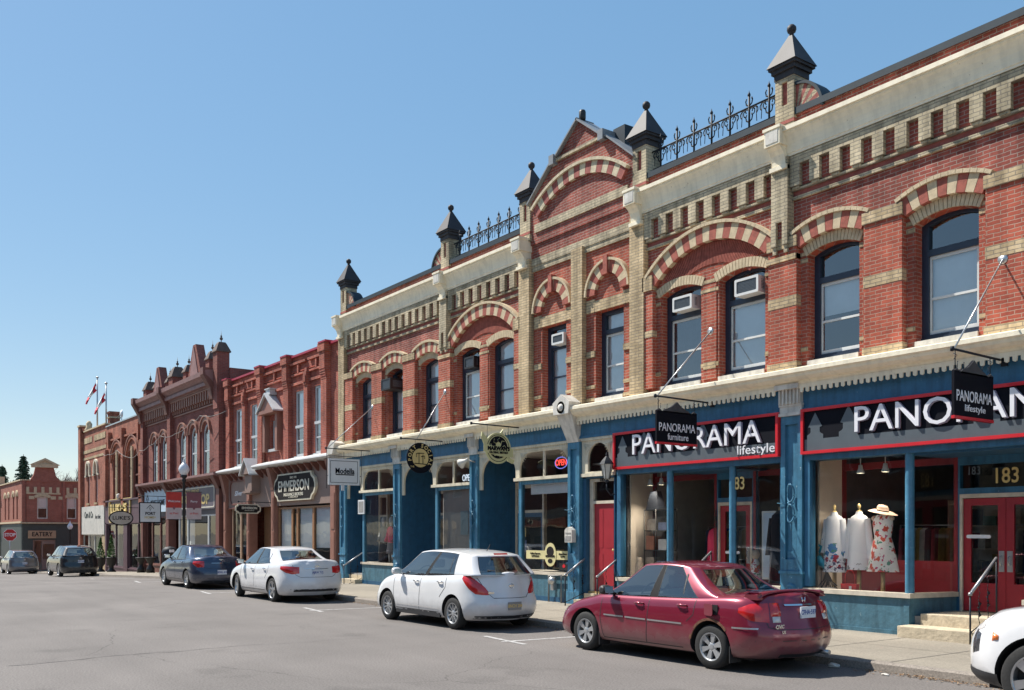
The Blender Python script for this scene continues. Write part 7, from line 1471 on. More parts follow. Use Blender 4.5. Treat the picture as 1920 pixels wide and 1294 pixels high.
# ================================================================ OPPOSITE SIDE OF THE STREET (seen only in reflections)
op = MB(); op.box(-125, 30, -13.2, -9.0, -1.6, .12); struct(op.build('opposite_pavement', 'concrete'))
def opposite(x0, x1, h, m, label, nw):
    t_ = thing('shop_building', label, 'building', ((x0 + x1) / 2, -13.2, .1)); q = MB(); st = (x1 - x0) / nw; ho = []
    for i in range(nw): c = x0 + st * (i + .5); ho.append(seg(c - .5, c + .5, 4.8, 6.8, .2))
    q.plate([[(x0, 3.6), (x1, 3.6), (x1, h), (x0, h)]] + ho, -13.2, -13.5); q.box(x0, x1, -22, -13.5, h - .6, h - .5); q.box(x0, x0 + .3, -22, -13.5, 0, h); q.box(x1 - .3, x1, -22, -13.5, 0, h); q.box(x0, x1, -22.2, -22, 0, h); q.box(x0, x1, -13.1, -12.9, h - .5, h)
    q.build('brick_wall', [m], t_); q = MB(); e = x0 + .3
    q.plate([[(x0, .1), (x1, .1), (x1, 3.6), (x0, 3.6)], [(x0 + .6, .8), (x1 - 2.2, .8), (x1 - 2.2, 2.9), (x0 + .6, 2.9)], [(x1 - 1.8, .3), (x1 - .8, .3), (x1 - .8, 2.6), (x1 - 1.8, 2.6)]], -13.15, -13.4); q.build('shopfront', ['sill_paint'], t_)
    q = MB(); q.add([(x0 + .3, -13.45, .2), (x1 - .3, -13.45, .2), (x1 - .3, -13.45, 3.3), (x0 + .3, -13.45, 3.3)], [(0, 1, 2, 3)]); q.build('shop_window', ['shop_glass'], t_, recalc=False); q = MB(); q.box(x0 + .3, x1 - .3, -15, -14.9, .1, h - .6); q.build('inner_wall', ['dark_grey'], t_)
    for i in range(nw):
        c = x0 + st * (i + .5); q = MB(); q.plate([seg(c - .498, c + .498, 4.805, 6.8, .195), [(c - .42, 4.9), (c + .42, 4.9), (c + .42, 5.75), (c - .42, 5.75)], [(c - .42, 5.83), (c + .42, 5.83), (c + .42, 6.7), (c - .42, 6.7)]], -13.3, -13.36); q.build('window', ['sash_white'], t_)
opposite(-12.5, -1.5, 8.2, 'rose_brick', 'brick shop across the street behind the camera', 5); opposite(-24, -12.6, 9.3, 'cream_brick', 'cream brick shop across the street', 5); opposite(-50, -36.1, 9.0, 'brown_brick', 'dark brick shop across the street, farther down', 6); opposite(-66, -50.1, 8.0, 'far_brick', 'red brick shop far down the other side', 7); opposite(-88, -66.1, 9.2, 'rose_brick', 'long brick shop row at the far end opposite', 9); opposite(-120, -88.1, 8.6, 'cream_brick', 'cream brick row at the end of the street opposite', 9)
opposite(-36, -24.1, 8.4, 'orange_brick', 'orange brick shop across the street', 6)
opposite(-1.4, 9, 9.0, 'brown_brick', 'brown brick shop across the street', 4)
# ================================================================ CARS  (local x: front at -x, rear at +x; z up; street side is -y)
mat('tyre', (.018, .018, .018), .85, var=.2, vs=20, bump=.3, bs=40); mat('alloy', (.50, .51, .53), .28, metal=.85, var=.08); mat('hubcap', (.46, .47, .48), .35, metal=.6, var=.1)
mat('under', (.012, .012, .013), .9); mat('lamp_red', (.50, .012, .012), .15, var=.15, vs=14, coat=1); mat('lamp_clear', (.55, .52, .50), .15, coat=1, var=.15, vs=20); mat('lamp_orange', (.75, .18, .03), .25, coat=1)
mat('lamp_dark', (.05, .05, .055), .12, coat=1, var=.5, vs=30); mat('plastic', (.022, .022, .024), .55, var=.1); mat('seat_cloth', (.38, .36, .32), .9); mat('carpet', (.14, .13, .12), .9); mat('plate_white', (.62, .64, .68), .5); mat('plate_blue', (.06, .10, .30), .5); mat('rust', (.16, .07, .04), .9, var=.4, vs=20, bump=.6)
def interp(pts, x):
    if x <= pts[0][0]: return pts[0][1]
    for (a, u), (b, v) in zip(pts[:-1], pts[1:]):
        if x <= b:
            t = (x - a) / (b - a); return u + (v - u) * t
    return pts[-1][1]
def smooth_pts(pts, n=8):
    """Catmull-Rom through (x, y) points, dense"""
    out = []
    P_ = [pts[0]] + list(pts) + [pts[-1]]
    for i in range(1, len(P_) - 2):
        for k in range(n):
            t = k / n; p0, p1, p2, p3 = P_[i - 1], P_[i], P_[i + 1], P_[i + 2]
            out.append(tuple(.5 * (2 * p1[j] + (p2[j] - p0[j]) * t + (2 * p0[j] - 5 * p1[j] + 4 * p2[j] - p3[j]) * t * t + (3 * p1[j] - p0[j] - 3 * p2[j] + p3[j]) * t ** 3) for j in (0, 1)))
    out.append(pts[-1]); return out
def outline(xf, xr, hw, rc, nf=11, nc=7, ns=30, bow=.09, belly=.0):
    """closed plan outline, point count fixed: front face, near corner, side (-y), rear corner, rear face, far side. rc = corner radius"""
    pts = []; tags = []
    yf = hw - rc
    for i in range(nf): t = -1 + 2 * i / (nf - 1); pts.append((xf - bow * (1 - t * t), -t * yf)); tags.append('f')        # +y -> -y
    for i in range(1, nc): a = radians(90 * i / nc); pts.append((xf + rc - rc * cos(a), -yf - rc * sin(a))); tags.append('cf')
    for i in range(ns): t = i / (ns - 1); pts.append((xf + rc + (xr - xf - 2 * rc) * t, -hw - belly * sin(pi * t))); tags.append('s')
    for i in range(1, nc): a = radians(90 * i / nc); pts.append((xr - rc + rc * sin(a), -yf - rc * cos(a))); tags.append('cr')
    for i in range(nf): t = -1 + 2 * i / (nf - 1); pts.append((xr + bow * (1 - t * t), t * yf)); tags.append('r')
    for i in range(1, nc): a = radians(90 * i / nc); pts.append((xr - rc + rc * cos(a), yf + rc * sin(a))); tags.append('cr')
    for i in range(ns): t = i / (ns - 1); pts.append((xr - rc - (xr - xf - 2 * rc) * t, hw + belly * sin(pi * t))); tags.append('s')
    for i in range(1, nc): a = radians(90 * i / nc); pts.append((xf + rc - rc * sin(a), yf + rc * cos(a))); tags.append('cf')
    return pts, tags
def mesh_obj(name, vs, fs, mats, ms=None, smooth=True, parent=None):
    me = bpy.data.meshes.new(name); me.from_pydata(vs, [], fs)
    for m in mats: me.materials.append(MATS[m])
    if ms: me.polygons.foreach_set('material_index', ms)
    me.polygons.foreach_set('use_smooth', [smooth] * len(me.polygons)); me.update(); o = bpy.data.objects.new(name, me); COL.objects.link(o)
    if parent is not None: o.parent = parent
    return o
def car(label, loc, rz, C, cat='car', name='parked_car'):
    root = thing(name, label, cat, loc, 'cars parked along the kerb', rz); ROOT[root.name] = Vector((0, 0, 0))
    W = C['w'] / 2; xf, xr = C['xf'], C['xr']; wb = C['wb'] / 2; wr = C['wr']; bodym = C['paint']
    belt = smooth_pts(C['deck']); zb = lambda x: interp(belt, x)
    # ---------------- lower body
    rows = []; T = [0, .06, .16, .28, .42, .56, .68, .78, .86, .93, .975, 1.0]
    wid = C.get('wid', [.90, .955, .985, .997, 1.0, .995, .985, .972, .957, .935, .905, .865]); zbot = C.get('zbot', .20)
    fo = smooth_pts(C['front']); ro = smooth_pts(C['rear'])       # (height fraction, x offset) end profiles
    rc = C.get('rc', .42); tags = None
    for t, wd in zip(T, wid):
        o, tags = outline(xf + interp(fo, t), xr + interp(ro, t), W * wd, rc, bow=C.get('bow', .10), belly=.012)
        row = []
        for (x, y) in o:
            zt = zb(x); row.append((x, y, zbot + (zt - zbot) * t))
        rows.append(row)
    top = rows[-1]; n = len(top)
    for q_, dz in ((.06, .018), (.16, .032), (.34, .045), (.6, .055), (.85, .06), (1.0, .062)):
        rows.append([(x, y * (1 - q_) * (1 if q_ < 1 else 0), z + dz * C.get('crown', 1)) for x, y, z in top])
    vs = [p for r in rows for p in r]; fs = [(i * n + j, i * n + (j + 1) % n, (i + 1) * n + (j + 1) % n, (i + 1) * n + j) for i in range(len(rows) - 1) for j in range(n)]
    fs.append(tuple(reversed(range(n))))
    body = mesh_obj('body', vs, fs, [bodym, 'under'])
    bm = bmesh.new(); bm.from_mesh(body.data); bmesh.ops.remove_doubles(bm, verts=bm.verts, dist=.0005); bmesh.ops.recalc_face_normals(bm, faces=bm.faces); bm.to_mesh(body.data); bm.free()
    body.data.polygons.foreach_set('use_smooth', [True] * len(body.data.polygons))
    bvh0 = BVHTree.FromObject(body, bpy.context.evaluated_depsgraph_get()) if False else None
    bm = bmesh.new(); bm.from_mesh(body.data); bvh = BVHTree.FromBMesh(bm); bm.free()
    # wheel wells
    cut = MB()
    for s in (-1, 1):
        for x in (-wb, wb):
            R = wr + .055; cut.lathe([(0, -.16), (R, -.16), (R, .22), (0, .22)], x, s * (W - .14), wr + .005, 40, 0, False, 'y')
    co_ = cut.build('cut', ['under'], local=True)
    md = body.modifiers.new('b', 'BOOLEAN'); md.operation = 'DIFFERENCE'; md.object = co_; md.solver = 'EXACT'
    try: md.material_mode = 'TRANSFER'
    except Exception: pass
    bpy.context.view_layer.update()
    me2 = bpy.data.meshes.new_from_object(body.evaluated_get(bpy.context.evaluated_depsgraph_get())); body.modifiers.clear(); body.data = me2; bpy.data.objects.remove(co_); body.parent = root
    try:
        me2.set_sharp_from_angle(angle=radians(38))
    except Exception: pass
    # open the deck under the cabin
    (xa, xb_, xc, xd) = C['cab']; bm = bmesh.new(); bm.from_mesh(me2); wi = W * C.get('beltw', .90) - .05
    kill = [f for f in bm.faces if f.normal.z > .6 and xa + .12 < f.calc_center_median().x < xd - .1 and abs(f.calc_center_median().y) < wi and f.calc_center_median().z > .7]
    bmesh.ops.delete(bm, geom=kill, context='FACES'); bm.to_mesh(me2); bm.free()
    # ---------------- greenhouse
    (xa, xb_, xc, xd) = C['cab']; wr_ = C['roofw'] / 2; wbt = W * C.get('beltw', .90); roof = smooth_pts(C['roof']); zr = lambda x: interp(roof, x)
    V = [-.06, .0, .06, .2, .4, .6, .78, .9, .96, 1.0]; rows = []; nf, nc, ns = 11, 7, 30
    for v in V:
        vv = max(0, v); e = vv ** C.get('wcurve', 1.15); ev = vv ** 1.25
        fx = xa + (xb_ - xa) * (vv ** .95 if v >= 0 else 0) + (v if v < 0 else 0) * .3; rx = xd + (xc - xd) * vv ** C.get('rcurve', 1.0)
        hw = wbt + (wr_ - wbt) * e
        o, tg = outline(fx, rx, hw, .17 - .05 * vv, nf, nc, ns, bow=.10 - .02 * vv, belly=.02); row = []
        for (x, y) in o:
            # heights: belt line under, roof curve above
            zr_x = zr(x) - .035 * min(1, (abs(y) / wr_) ** 2.2); zbx = zb(x) - .01
            row.append((x, y, zbx + (zr_x - zbx) * v))
        rows.append(row)
    top = rows[-1]
    for q_ in (.05, .14, .3, .55, .8, 1.0):
        row = []
        for x, y, z in top: y2 = y * (1 - q_); row.append((x, y2 if q_ < 1 else 0, max(z, zr(x) - .035 * min(1, (abs(y2) / wr_) ** 2.2)) + (.0 if q_ < .05 else .004)))
        rows.append(row)
    n = len(top); body_f, glass_sets = [], {}
    bp = C['bpillar']; cp = C['cpillar']; ap = C.get('apillar', .035); v0, v1 = 2, len(V) - 2
    qp = C.get('qpillar')
    for i in range(len(rows) - 1):
        for j in range(n):
            f = (i * n + j, i * n + (j + 1) % n, (i + 1) * n + (j + 1) % n, (i + 1) * n + j); t1, t2 = tg[j], tg[(j + 1) % n]; key = None
            if 1 <= i < len(V) - 2:
                if t1 == 'f' and t2 == 'f': key = 'windshield'
                elif t1 == 'r' and t2 == 'r' and i >= C.get('rear_row', 1): key = 'rear_window'
                elif t1 == 's' and t2 == 's':
                    first = nf + nc - 1; near = j < first + ns; u = (j - first) / (ns - 1) if near else 1 - (j - (n - (nc - 1) - ns) + 1) / (ns - 1)
                    sd = 'n' if near else 'o'
                    if ap <= u < bp[0]: key = 'side_window' + sd + '1'
                    elif bp[1] <= u < cp: key = 'side_window' + sd + ('2' if not qp or u < qp else '3')
                    elif bp[0] <= u < bp[1]: key = 'pillar' + sd
                    elif u < ap: key = None
            glass_sets.setdefault(key, []).append(f)
    allv = [p for r in rows for p in r]
    def submesh(fl):
        idx = sorted({i for f in fl for i in f}); mp = {a: b for b, a in enumerate(idx)}; return [allv[i] for i in idx], [tuple(mp[i] for i in f) for f in fl]
    vs, fs = submesh(glass_sets.pop(None)); cabin = mesh_obj('roof', vs, fs, [bodym], parent=root)
    for kp in ('pillarn', 'pillaro'): vs, fs = submesh(glass_sets.pop(kp)); mesh_obj('pillar', vs, fs, ['under'], parent=root)
    for kx, fl in glass_sets.items():
        vs, fs = submesh(fl); nm = kx.rstrip('0123456789no') if kx.startswith('side') else kx
        nm = 'side_window' if kx.startswith('side') else kx
        g_ = mesh_obj(nm, vs, fs, [C.get('glass', 'car_glass')], parent=root)
        # black seal round each pane
        bmx = bmesh.new(); bmx.from_mesh(g_.data); bd = [e for e in bmx.edges if e.is_boundary]; q = MB(); w_ = C.get('sealw', .012)
        for e in bd:
            a, b = e.verts[0], e.verts[1]; no = (a.normal + b.normal).normalized(); cen = e.link_faces[0].calc_center_median(); mid = (a.co + b.co) / 2; ind = (cen - mid).normalized() * w_; oo = no * .002
            if no.dot(Vector((mid.x, mid.y, 0))) < 0 and abs(no.z) < .95: oo = -oo
            q.add([a.co + oo, b.co + oo, b.co + ind + oo, a.co + ind + oo], [(0, 1, 2, 3)])
        bmx.free(); q.build('window_seal', [C.get('seal', 'plastic')], g_, local=True, recalc=False)
    if C.get('div'):
        for s in (-1, 1):
            q = MB(); A_ = []
            for k in range(7):
                v = .04 + .76 * k / 6; x = C['div'][0] + (C['div'][1] - C['div'][0]) * k / 6; hw = wbt + (wr_ - wbt) * v ** C.get('wcurve', 1.15) + .014
                z = zb(x) - .01 + (zr(x) - .035 - zb(x) + .01) * v; A_.append([(x - .012, s * hw, z), (x + .012, s * hw, z)])
            q.grid(A_, 0, False); q.build('window_divider', ['plastic'], root, local=True, recalc=False)
    # ---------------- projection helpers
    def hit_side(x, z, s=-1):
        h = bvh.ray_cast(Vector((x, s * 3, z)), Vector((0, -s, 0)), 4); return h[0], h[1]
    def hit_rear(y, z):
        h = bvh.ray_cast(Vector((xr + 2, y, z)), Vector((-1, 0, 0)), 5); return h[0], h[1]
    def hit_az(ax_, ay, a, z):
        d = Vector((cos(a), sin(a), 0)); h = bvh.ray_cast(Vector((ax_, ay, z)) + d * 3, -d, 3.2); return (h[0], h[1]) if h[0] is not None else (None, None)
    def ribbon(q, pts, w_, hit, off=.003, m=0, sub_=10):
        P_ = []
        for (a, b), (c, d) in zip(pts[:-1], pts[1:]):
            for k in range(sub_): t = k / sub_; P_.append((a + (c - a) * t, b + (d - b) * t))
        P_.append(pts[-1]); row = []
        for i, (a, b) in enumerate(P_):
            a2, b2 = P_[min(i + 1, len(P_) - 1)]; a1_, b1_ = P_[max(i - 1, 0)]; tx, tz = a2 - a1_, b2 - b1_; L_ = sqrt(tx * tx + tz * tz) or 1; nx, nz = -tz / L_ * w_ / 2, tx / L_ * w_ / 2
            h1, n1 = hit(a + nx, b + nz); h2, n2 = hit(a - nx, b - nz)
            if h1 is None or h2 is None:
                if len(row) > 1: q.grid(row, m, False)
                row = []; continue
            row.append([h1 + n1 * off, h2 + n2 * off])
        if len(row) > 1: q.grid(row, m, False)
    # seams and trim on both flanks
    for s in (-1, 1):
        q = MB(); hs = lambda x, z, s=s: hit_side(x, z, s)
        for pts in C['seams']: ribbon(q, pts, .012, hs, .002)
        q.build('panel_gap', ['plastic'], root, local=True, recalc=False)
        if C.get('strip'):
            q = MB()
            for pts in C['strip']: ribbon(q, pts, .022, hs, .010)
            q.build('side_trim', [C.get('strip_m', 'steel')], root, local=True, recalc=False)
        for (x, z) in C['handles']:
            h, nn = hit_side(x, z, s); q = MB()
            q.tube([(x - .09, h.y + s * .006, z - .008), (x - .07, h.y + s * .035, z), (x, h.y + s * .045, z + .004), (x + .07, h.y + s * .035, z), (x + .09, h.y + s * .006, z - .004)], [.012, .015, .017, .015, .012], 8); q.build('door_handle', [C.get('handle_m', bodym)], root, local=True)
            pass
        # door mirror
        mx_, mz = C['mirror']; h, nn = hit_side(mx_, mz - .1, s); yb = h.y if h is not None else s * W; q = MB(); rows_ = []
        for t, e in ((0, .3), (.08, .75), (.3, 1.0), (.6, 1.0), (.88, .85), (1.0, .45)):
            rows_.append([(mx_ + .07 - .12 * e * .5 + (.075 * e) * cos(2 * pi * k / 14) * 1.1 + .02, yb + s * (.03 + .20 * t), mz + .075 * e * sin(2 * pi * k / 14)) for k in range(14)])
        q.grid(rows_, 0, True, True); q.add(rows_[0], [tuple(range(14))]); q.add(rows_[-1], [tuple(range(14))]); q.tube([(mx_ + .05, yb - s * .03, mz - .06), (mx_ + .06, yb + s * .07, mz - .03)], .025, 8)
        q.build('mirror', [C.get('mirror_m', bodym)], root, local=True); 
        q = MB(); q.add([(mx_ + .135, yb + s * .06, mz - .05), (mx_ + .12, yb + s * .21, mz - .045), (mx_ + .12, yb + s * .21, mz + .05), (mx_ + .135, yb + s * .06, mz + .055)], [(0, 1, 2, 3)]); q.build('mirror_glass', ['chrome'], root, local=True, recalc=False)
        # tail light wraps the corner:  (azimuth deg from the rear, z low, z high, material)
        for key, nm in (('tail', 'tail_light'), ('head', 'headlight')):
            for L_ in C.get(key, []):
                ax_ = (xr - .55) if key == 'tail' else (xf + .55); ay = s * (W - .55); q = MB(); R_ = []; segs = 16
                a0, a1 = L_['a'][0][0], L_['a'][-1][0]
                for k in range(segs + 1):
                    a = a0 + (a1 - a0) * k / segs; zl = interp([(u[0], u[1]) for u in L_['a']], a); zh = interp([(u[0], u[2]) for u in L_['a']], a); col = []
                    ang = -radians(a) * s if key == 'tail' else pi + radians(a) * s
                    for e in range(6):
                        z = zl + (zh - zl) * e / 5; h, nn = hit_az(ax_, ay, ang, z)
                        if h is None: h, nn = Vector((ax_ + .5 * cos(ang), ay + .5 * sin(ang), z)), Vector((cos(ang), sin(ang), 0))
                        bulge = .004 + .014 * min(1, 4 * min(e, 5 - e) / 5 + .0) * min(1, 4 * min(k, segs - k) / segs); col.append(h + nn * bulge)
                    R_.append(col)
                q.grid(R_, 0, True); q.build(L_.get('n', nm), [L_.get('m', 'lamp_red' if key == 'tail' else 'lamp_clear')], root, local=True, recalc=False)
    # rear panel lines, plate, badge
    q = MB()
    for pts in C.get('rear_seams', []): ribbon(q, pts, .010, hit_rear, .002)
    if q.v: q.build('panel_gap', ['plastic'], root, local=True, recalc=False)
    py, pz, pw, ph = 0, C['plate'][0], .30, .15; h, nn = hit_rear(0, pz); px_ = h.x + .012
    q = MB(); q.box(px_ - .02, px_ + .004, py - pw / 2, py + pw / 2, pz - ph / 2, pz + ph / 2); pl_ = q.build('number_plate', [C.get('plate_m', 'plate_white')], root, local=True)
    text(C['plate'][1], .085, py, pz, px_ + .004, 'side', C.get('plate_t', 'plate_blue'), pl_, local=True, sx=.85, bold=.003, depth=.002)
    if C.get('chrome_bar'):
        z_, hw_, th = C['chrome_bar']; q = MB(); ribbon(q, [(-hw_, z_), (hw_, z_)], th, hit_rear, .012, 0, 20); q.build('chrome_bar', [C.get('bar_m', 'chrome')], root, local=True, recalc=False)
    h, nn = hit_rear(0, C['badge'][0]); q = MB(); bx = h.x + .005
    k_ = C['badge'][1]
    if k_ == 'h':
        for yy in (-.028, .028): q.tube([(bx, yy * 1.15, C['badge'][0] + .04), (bx + .003, yy * .8, C['badge'][0] - .04)], .008, 5)
        q.tube([(bx, -.028, C['badge'][0]), (bx, .028, C['badge'][0])], .007, 5)
    elif k_ == 'o': q.tube([(bx, .045 * cos(2 * pi * k / 20), C['badge'][0] + .04 * sin(2 * pi * k / 20)) for k in range(21)], .007, 5); q.box(bx - .003, bx + .006, -.06, .06, C['badge'][0] - .008, C['badge'][0] + .008)
    else: q.box(bx - .004, bx + .008, -.07, .07, C['badge'][0] - .012, C['badge'][0] + .012); q.box(bx - .004, bx + .009, -.025, .025, C['badge'][0] - .024, C['badge'][0] + .024)
    q.build('badge', ['chrome'], root, local=True)
    for (s_, y_, z_, sz) in C.get('letters', []): h, nn = hit_rear(y_, z_); text(s_, sz, y_, z_, h.x + .012, 'side', 'chrome', root, local=True, depth=.003, bold=.002, name='lettering')
    # lower bumper insert / underside
    q = MB(); q.box(xf + .35, xr - .35, -W * .8, W * .8, zbot - .03, zbot + .14); q.build('underbody', ['under'], root, local=True)
    if C.get('bumper_low'):
        q = MB(); zl, zh, hw_ = C['bumper_low']
        ribbon(q, [(-hw_, (zl + zh) / 2), (hw_, (zl + zh) / 2)], zh - zl, hit_rear, .006, 0, 24); q.build('bumper_insert', ['plastic'], root, local=True, recalc=False)
    if C.get('exhaust'): q = MB(); q.tube([(xr - .3, C['exhaust'], .24), (xr - .02, C['exhaust'], .22)], .035, 10); q.build('exhaust', ['steel'], root, local=True)
    if C.get('mudflap'):
        for s in (-1, 1):
            for x in (-wb, wb): q = MB(); q.box(x + wr + .02, x + wr + .035, s * (W - .24), s * (W - .02), .12, .34) if s > 0 else q.box(x + wr + .02, x + wr + .035, s * (W - .02), s * (W - .24), .12, .34); q.build('mudflap', ['plastic'], root, local=True)
    # ---------------- wheels
    for s in (-1, 1):
        for x in (-wb, wb):
            steer = C.get('steer', 0) if x < 0 else 0
            cy = s * (W - .115); q = MB(); R = wr; r0 = wr * C.get('rimr', .66)
            q.lathe([(r0, -.10), (R - .035, -.105), (R - .008, -.08), (R, -.04), (R, .04), (R - .008, .08), (R - .035, .105), (r0, .10)], 0, 0, 0, 40, 0, True, 'y')
            wl = bpy.data.objects.new('wheel', None); COL.objects.link(wl); wl.parent = root; wl.location = (x, cy, wr); wl.rotation_euler = (0, 0, radians(steer)); wl.empty_display_size = .1
            t_ = q.build('tyre', ['tyre'], wl, local=True)
            q = MB(); e = s; q.lathe([(r0 + .003, e * .098), (r0 - .012, e * .102), (r0 - .022, e * .085), (r0 - .03, e * .03), (r0 - .03, -e * .09)], 0, 0, 0, 40, 0, True, 'y')
            ns_ = C.get('spokes', 5); kind = C.get('rim', 'alloy')
            q.lathe([(0, e * .082), (.03, e * .082), (.06, e * .075), (.07, e * .055)], 0, 0, 0, 20, 0, True, 'y')
            for k in range(ns_):
                a = 2 * pi * k / ns_ + .3
                for w0, w1, off in (((C.get('sw', .035), C.get('sw', .035) * 1.4, 0),) if not C.get('split') else ((.018, .02, -.13), (.018, .02, .13))):
                    a1_, a2_ = a + off * .5, a + off; p0 = Vector((.05 * cos(a1_), 0, .05 * sin(a1_))); p1 = Vector(((r0 - .02) * cos(a2_), 0, (r0 - .02) * sin(a2_))); tt = (p1 - p0).normalized(); nn = Vector((-tt.z, 0, tt.x))
                    q.add([p0 - nn * w0 + Vector((0, e * .078, 0)), p0 + nn * w0 + Vector((0, e * .078, 0)), p1 + nn * w1 + Vector((0, e * .09, 0)), p1 - nn * w1 + Vector((0, e * .09, 0)),
                           p0 - nn * w0 + Vector((0, e * .04, 0)), p0 + nn * w0 + Vector((0, e * .04, 0)), p1 + nn * w1 + Vector((0, e * .05, 0)), p1 - nn * w1 + Vector((0, e * .05, 0))], [(0, 1, 2, 3), (0, 4, 5, 1), (1, 5, 6, 2), (2, 6, 7, 3), (3, 7, 4, 0)])
            q.build('rim', [kind], wl, local=True); q = MB(); q.lathe([(0, e * .02), (r0 - .03, e * .02)], 0, 0, 0, 24, 0, False, 'y'); q.build('brake_disc', ['under'], wl, local=True, recalc=False)
    # ---------------- cabin inside
    fl = zb(0) - .02; xs0, xs1 = xa + .55, xa + 1.55
    q = MB(); q.box(xa + .15, xd - .15, -wbt + .08, wbt - .08, fl - .25, fl - .2); q.build('cabin_floor', ['carpet'], root, local=True)
    for y in (-.36, .36):
        for xx in (C.get('seat', xa + 1.25), ):
            q = MB(); q.box(xx, xx + .12, y - .22, y + .22, fl - .2, fl + .12); q.box(xx + .03, xx + .12, y - .13, y + .13, fl + .16, fl + .33); q.build('seat', ['seat_cloth'], root, local=True, bevel=.03)
    q = MB(); xx = C.get('rseat', xa + 2.1); q.box(xx, xx + .14, -.55, .55, fl - .2, fl + .08)
    for y in (-.36, .36): q.box(xx + .04, xx + .13, y - .12, y + .12, fl + .1, fl + .2)
    q.build('rear_seat', ['seat_cloth'], root, local=True, bevel=.03)
    q = MB(); q.box(xa + .1, xa + .6, -wbt + .12, wbt - .12, fl - .2, fl - .0); q.build('dashboard', ['plastic'], root, local=True, bevel=.03)
    q = MB(); cx, cy, cz = xa + .78, -.36, fl + .02; q.tube([(cx + .09 * sin(2 * pi * k / 24), cy + .18 * cos(2 * pi * k / 24), cz + .17 * sin(2 * pi * k / 24)) for k in range(25)], .014, 6, cap=False); q.tube([(cx, cy - .17, cz), (cx, cy + .17, cz)], .012, 5); q.build('steering_wheel', ['plastic'], root, local=True)
    return root, bvh, hit_side, hit_rear, ribbon
paint('burgundy', (.21, .010, .032), rough=.3, metal=.35); paint('car_white', (.70, .70, .70), rough=.35); paint('car_white_cool', (.70, .70, .71), rough=.3); paint('slate_blue', (.032, .045, .085), rough=.28, metal=.4); paint('car_black', (.006, .007, .009), rough=.4); paint('car_grey', (.17, .17, .185), rough=.3, metal=.5)
# --- burgundy compact sedan
civ = dict(w=1.715, xf=-2.16, xr=2.24, wb=2.62, wr=.305, paint='burgundy', rc=.46, zbot=.2,
    deck=[(-2.2, .60), (-2.0, .68), (-1.6, .77), (-1.2, .85), (-.95, .90), (0, .925), (1.0, .955), (1.45, .985), (1.9, .995), (2.25, .97)],
    front=[(0, .13), (.15, .03), (.35, 0), (.6, .02), (.85, .10), (1, .28)], rear=[(0, -.12), (.12, -.04), (.3, .0), (.5, -.01), (.62, -.07), (.8, -.09), (1, -.17)],
    cab=(-1.12, -.30, .78, 1.52), roofw=1.12, beltw=.885, roof=[(-1.2, 1.1), (-.55, 1.33), (-.3, 1.40), (.1, 1.435), (.5, 1.425), (.78, 1.375), (1.2, 1.25), (1.6, 1.1)], wcurve=1.3,
    bpillar=(.44, .50), cpillar=.86, div=(.74, .70), apillar=.0, mirror=(-.78, .985), mirror_m='plastic',
    seams=[[(-.92, .86), (-.93, .55), (-.86, .25)], [(.12, .90), (.10, .5), (.08, .25)], [(1.02, .93), (1.0, .72), (.88, .62)], [(-.86, .25), (.8, .25)]],
    strip=[[(-.84, .60), (-.40, .595)], [(-.36, .595), (.08, .59)], [(.12, .59), (.80, .585)], [(1.70, .60), (2.05, .60)]], handles=[(-.08, .82), (.78, .84)],
    tail=[dict(a=[(-80, .80, .86), (-62, .70, .92), (-35, .68, .93)]), dict(a=[(-33, .76, .93), (-14, .76, .93)]), dict(a=[(-30, .68, .755), (-16, .68, .755)], m='lamp_clear', n='reversing_light')],
    head=[dict(a=[(-66, .60, .66), (-30, .52, .70), (10, .52, .66)])], plate=(.80, 'CFHA·597'), chrome_bar=(.895, .33, .022), badge=(.955, 'h'), letters=[('CIVIC', -.50, .625, .07), ('LX', -.46, .555, .055)],
    rear_seams=[[(-.66, .93), (-.64, .62), (-.5, .585), (.5, .585), (.64, .62), (.66, .93)], [(-.78, .44), (.78, .44)]], bumper_low=(.215, .26, .45), exhaust=.52, mudflap=True, rim='hubcap', spokes=6, split=True, rimr=.64, glass='car_glass', seal='plastic', sealw=.009)
car('burgundy four-door sedan with rear spoiler, silver side strips and open fuel flap', (-10.12, 10.52, 0), 0, civ)
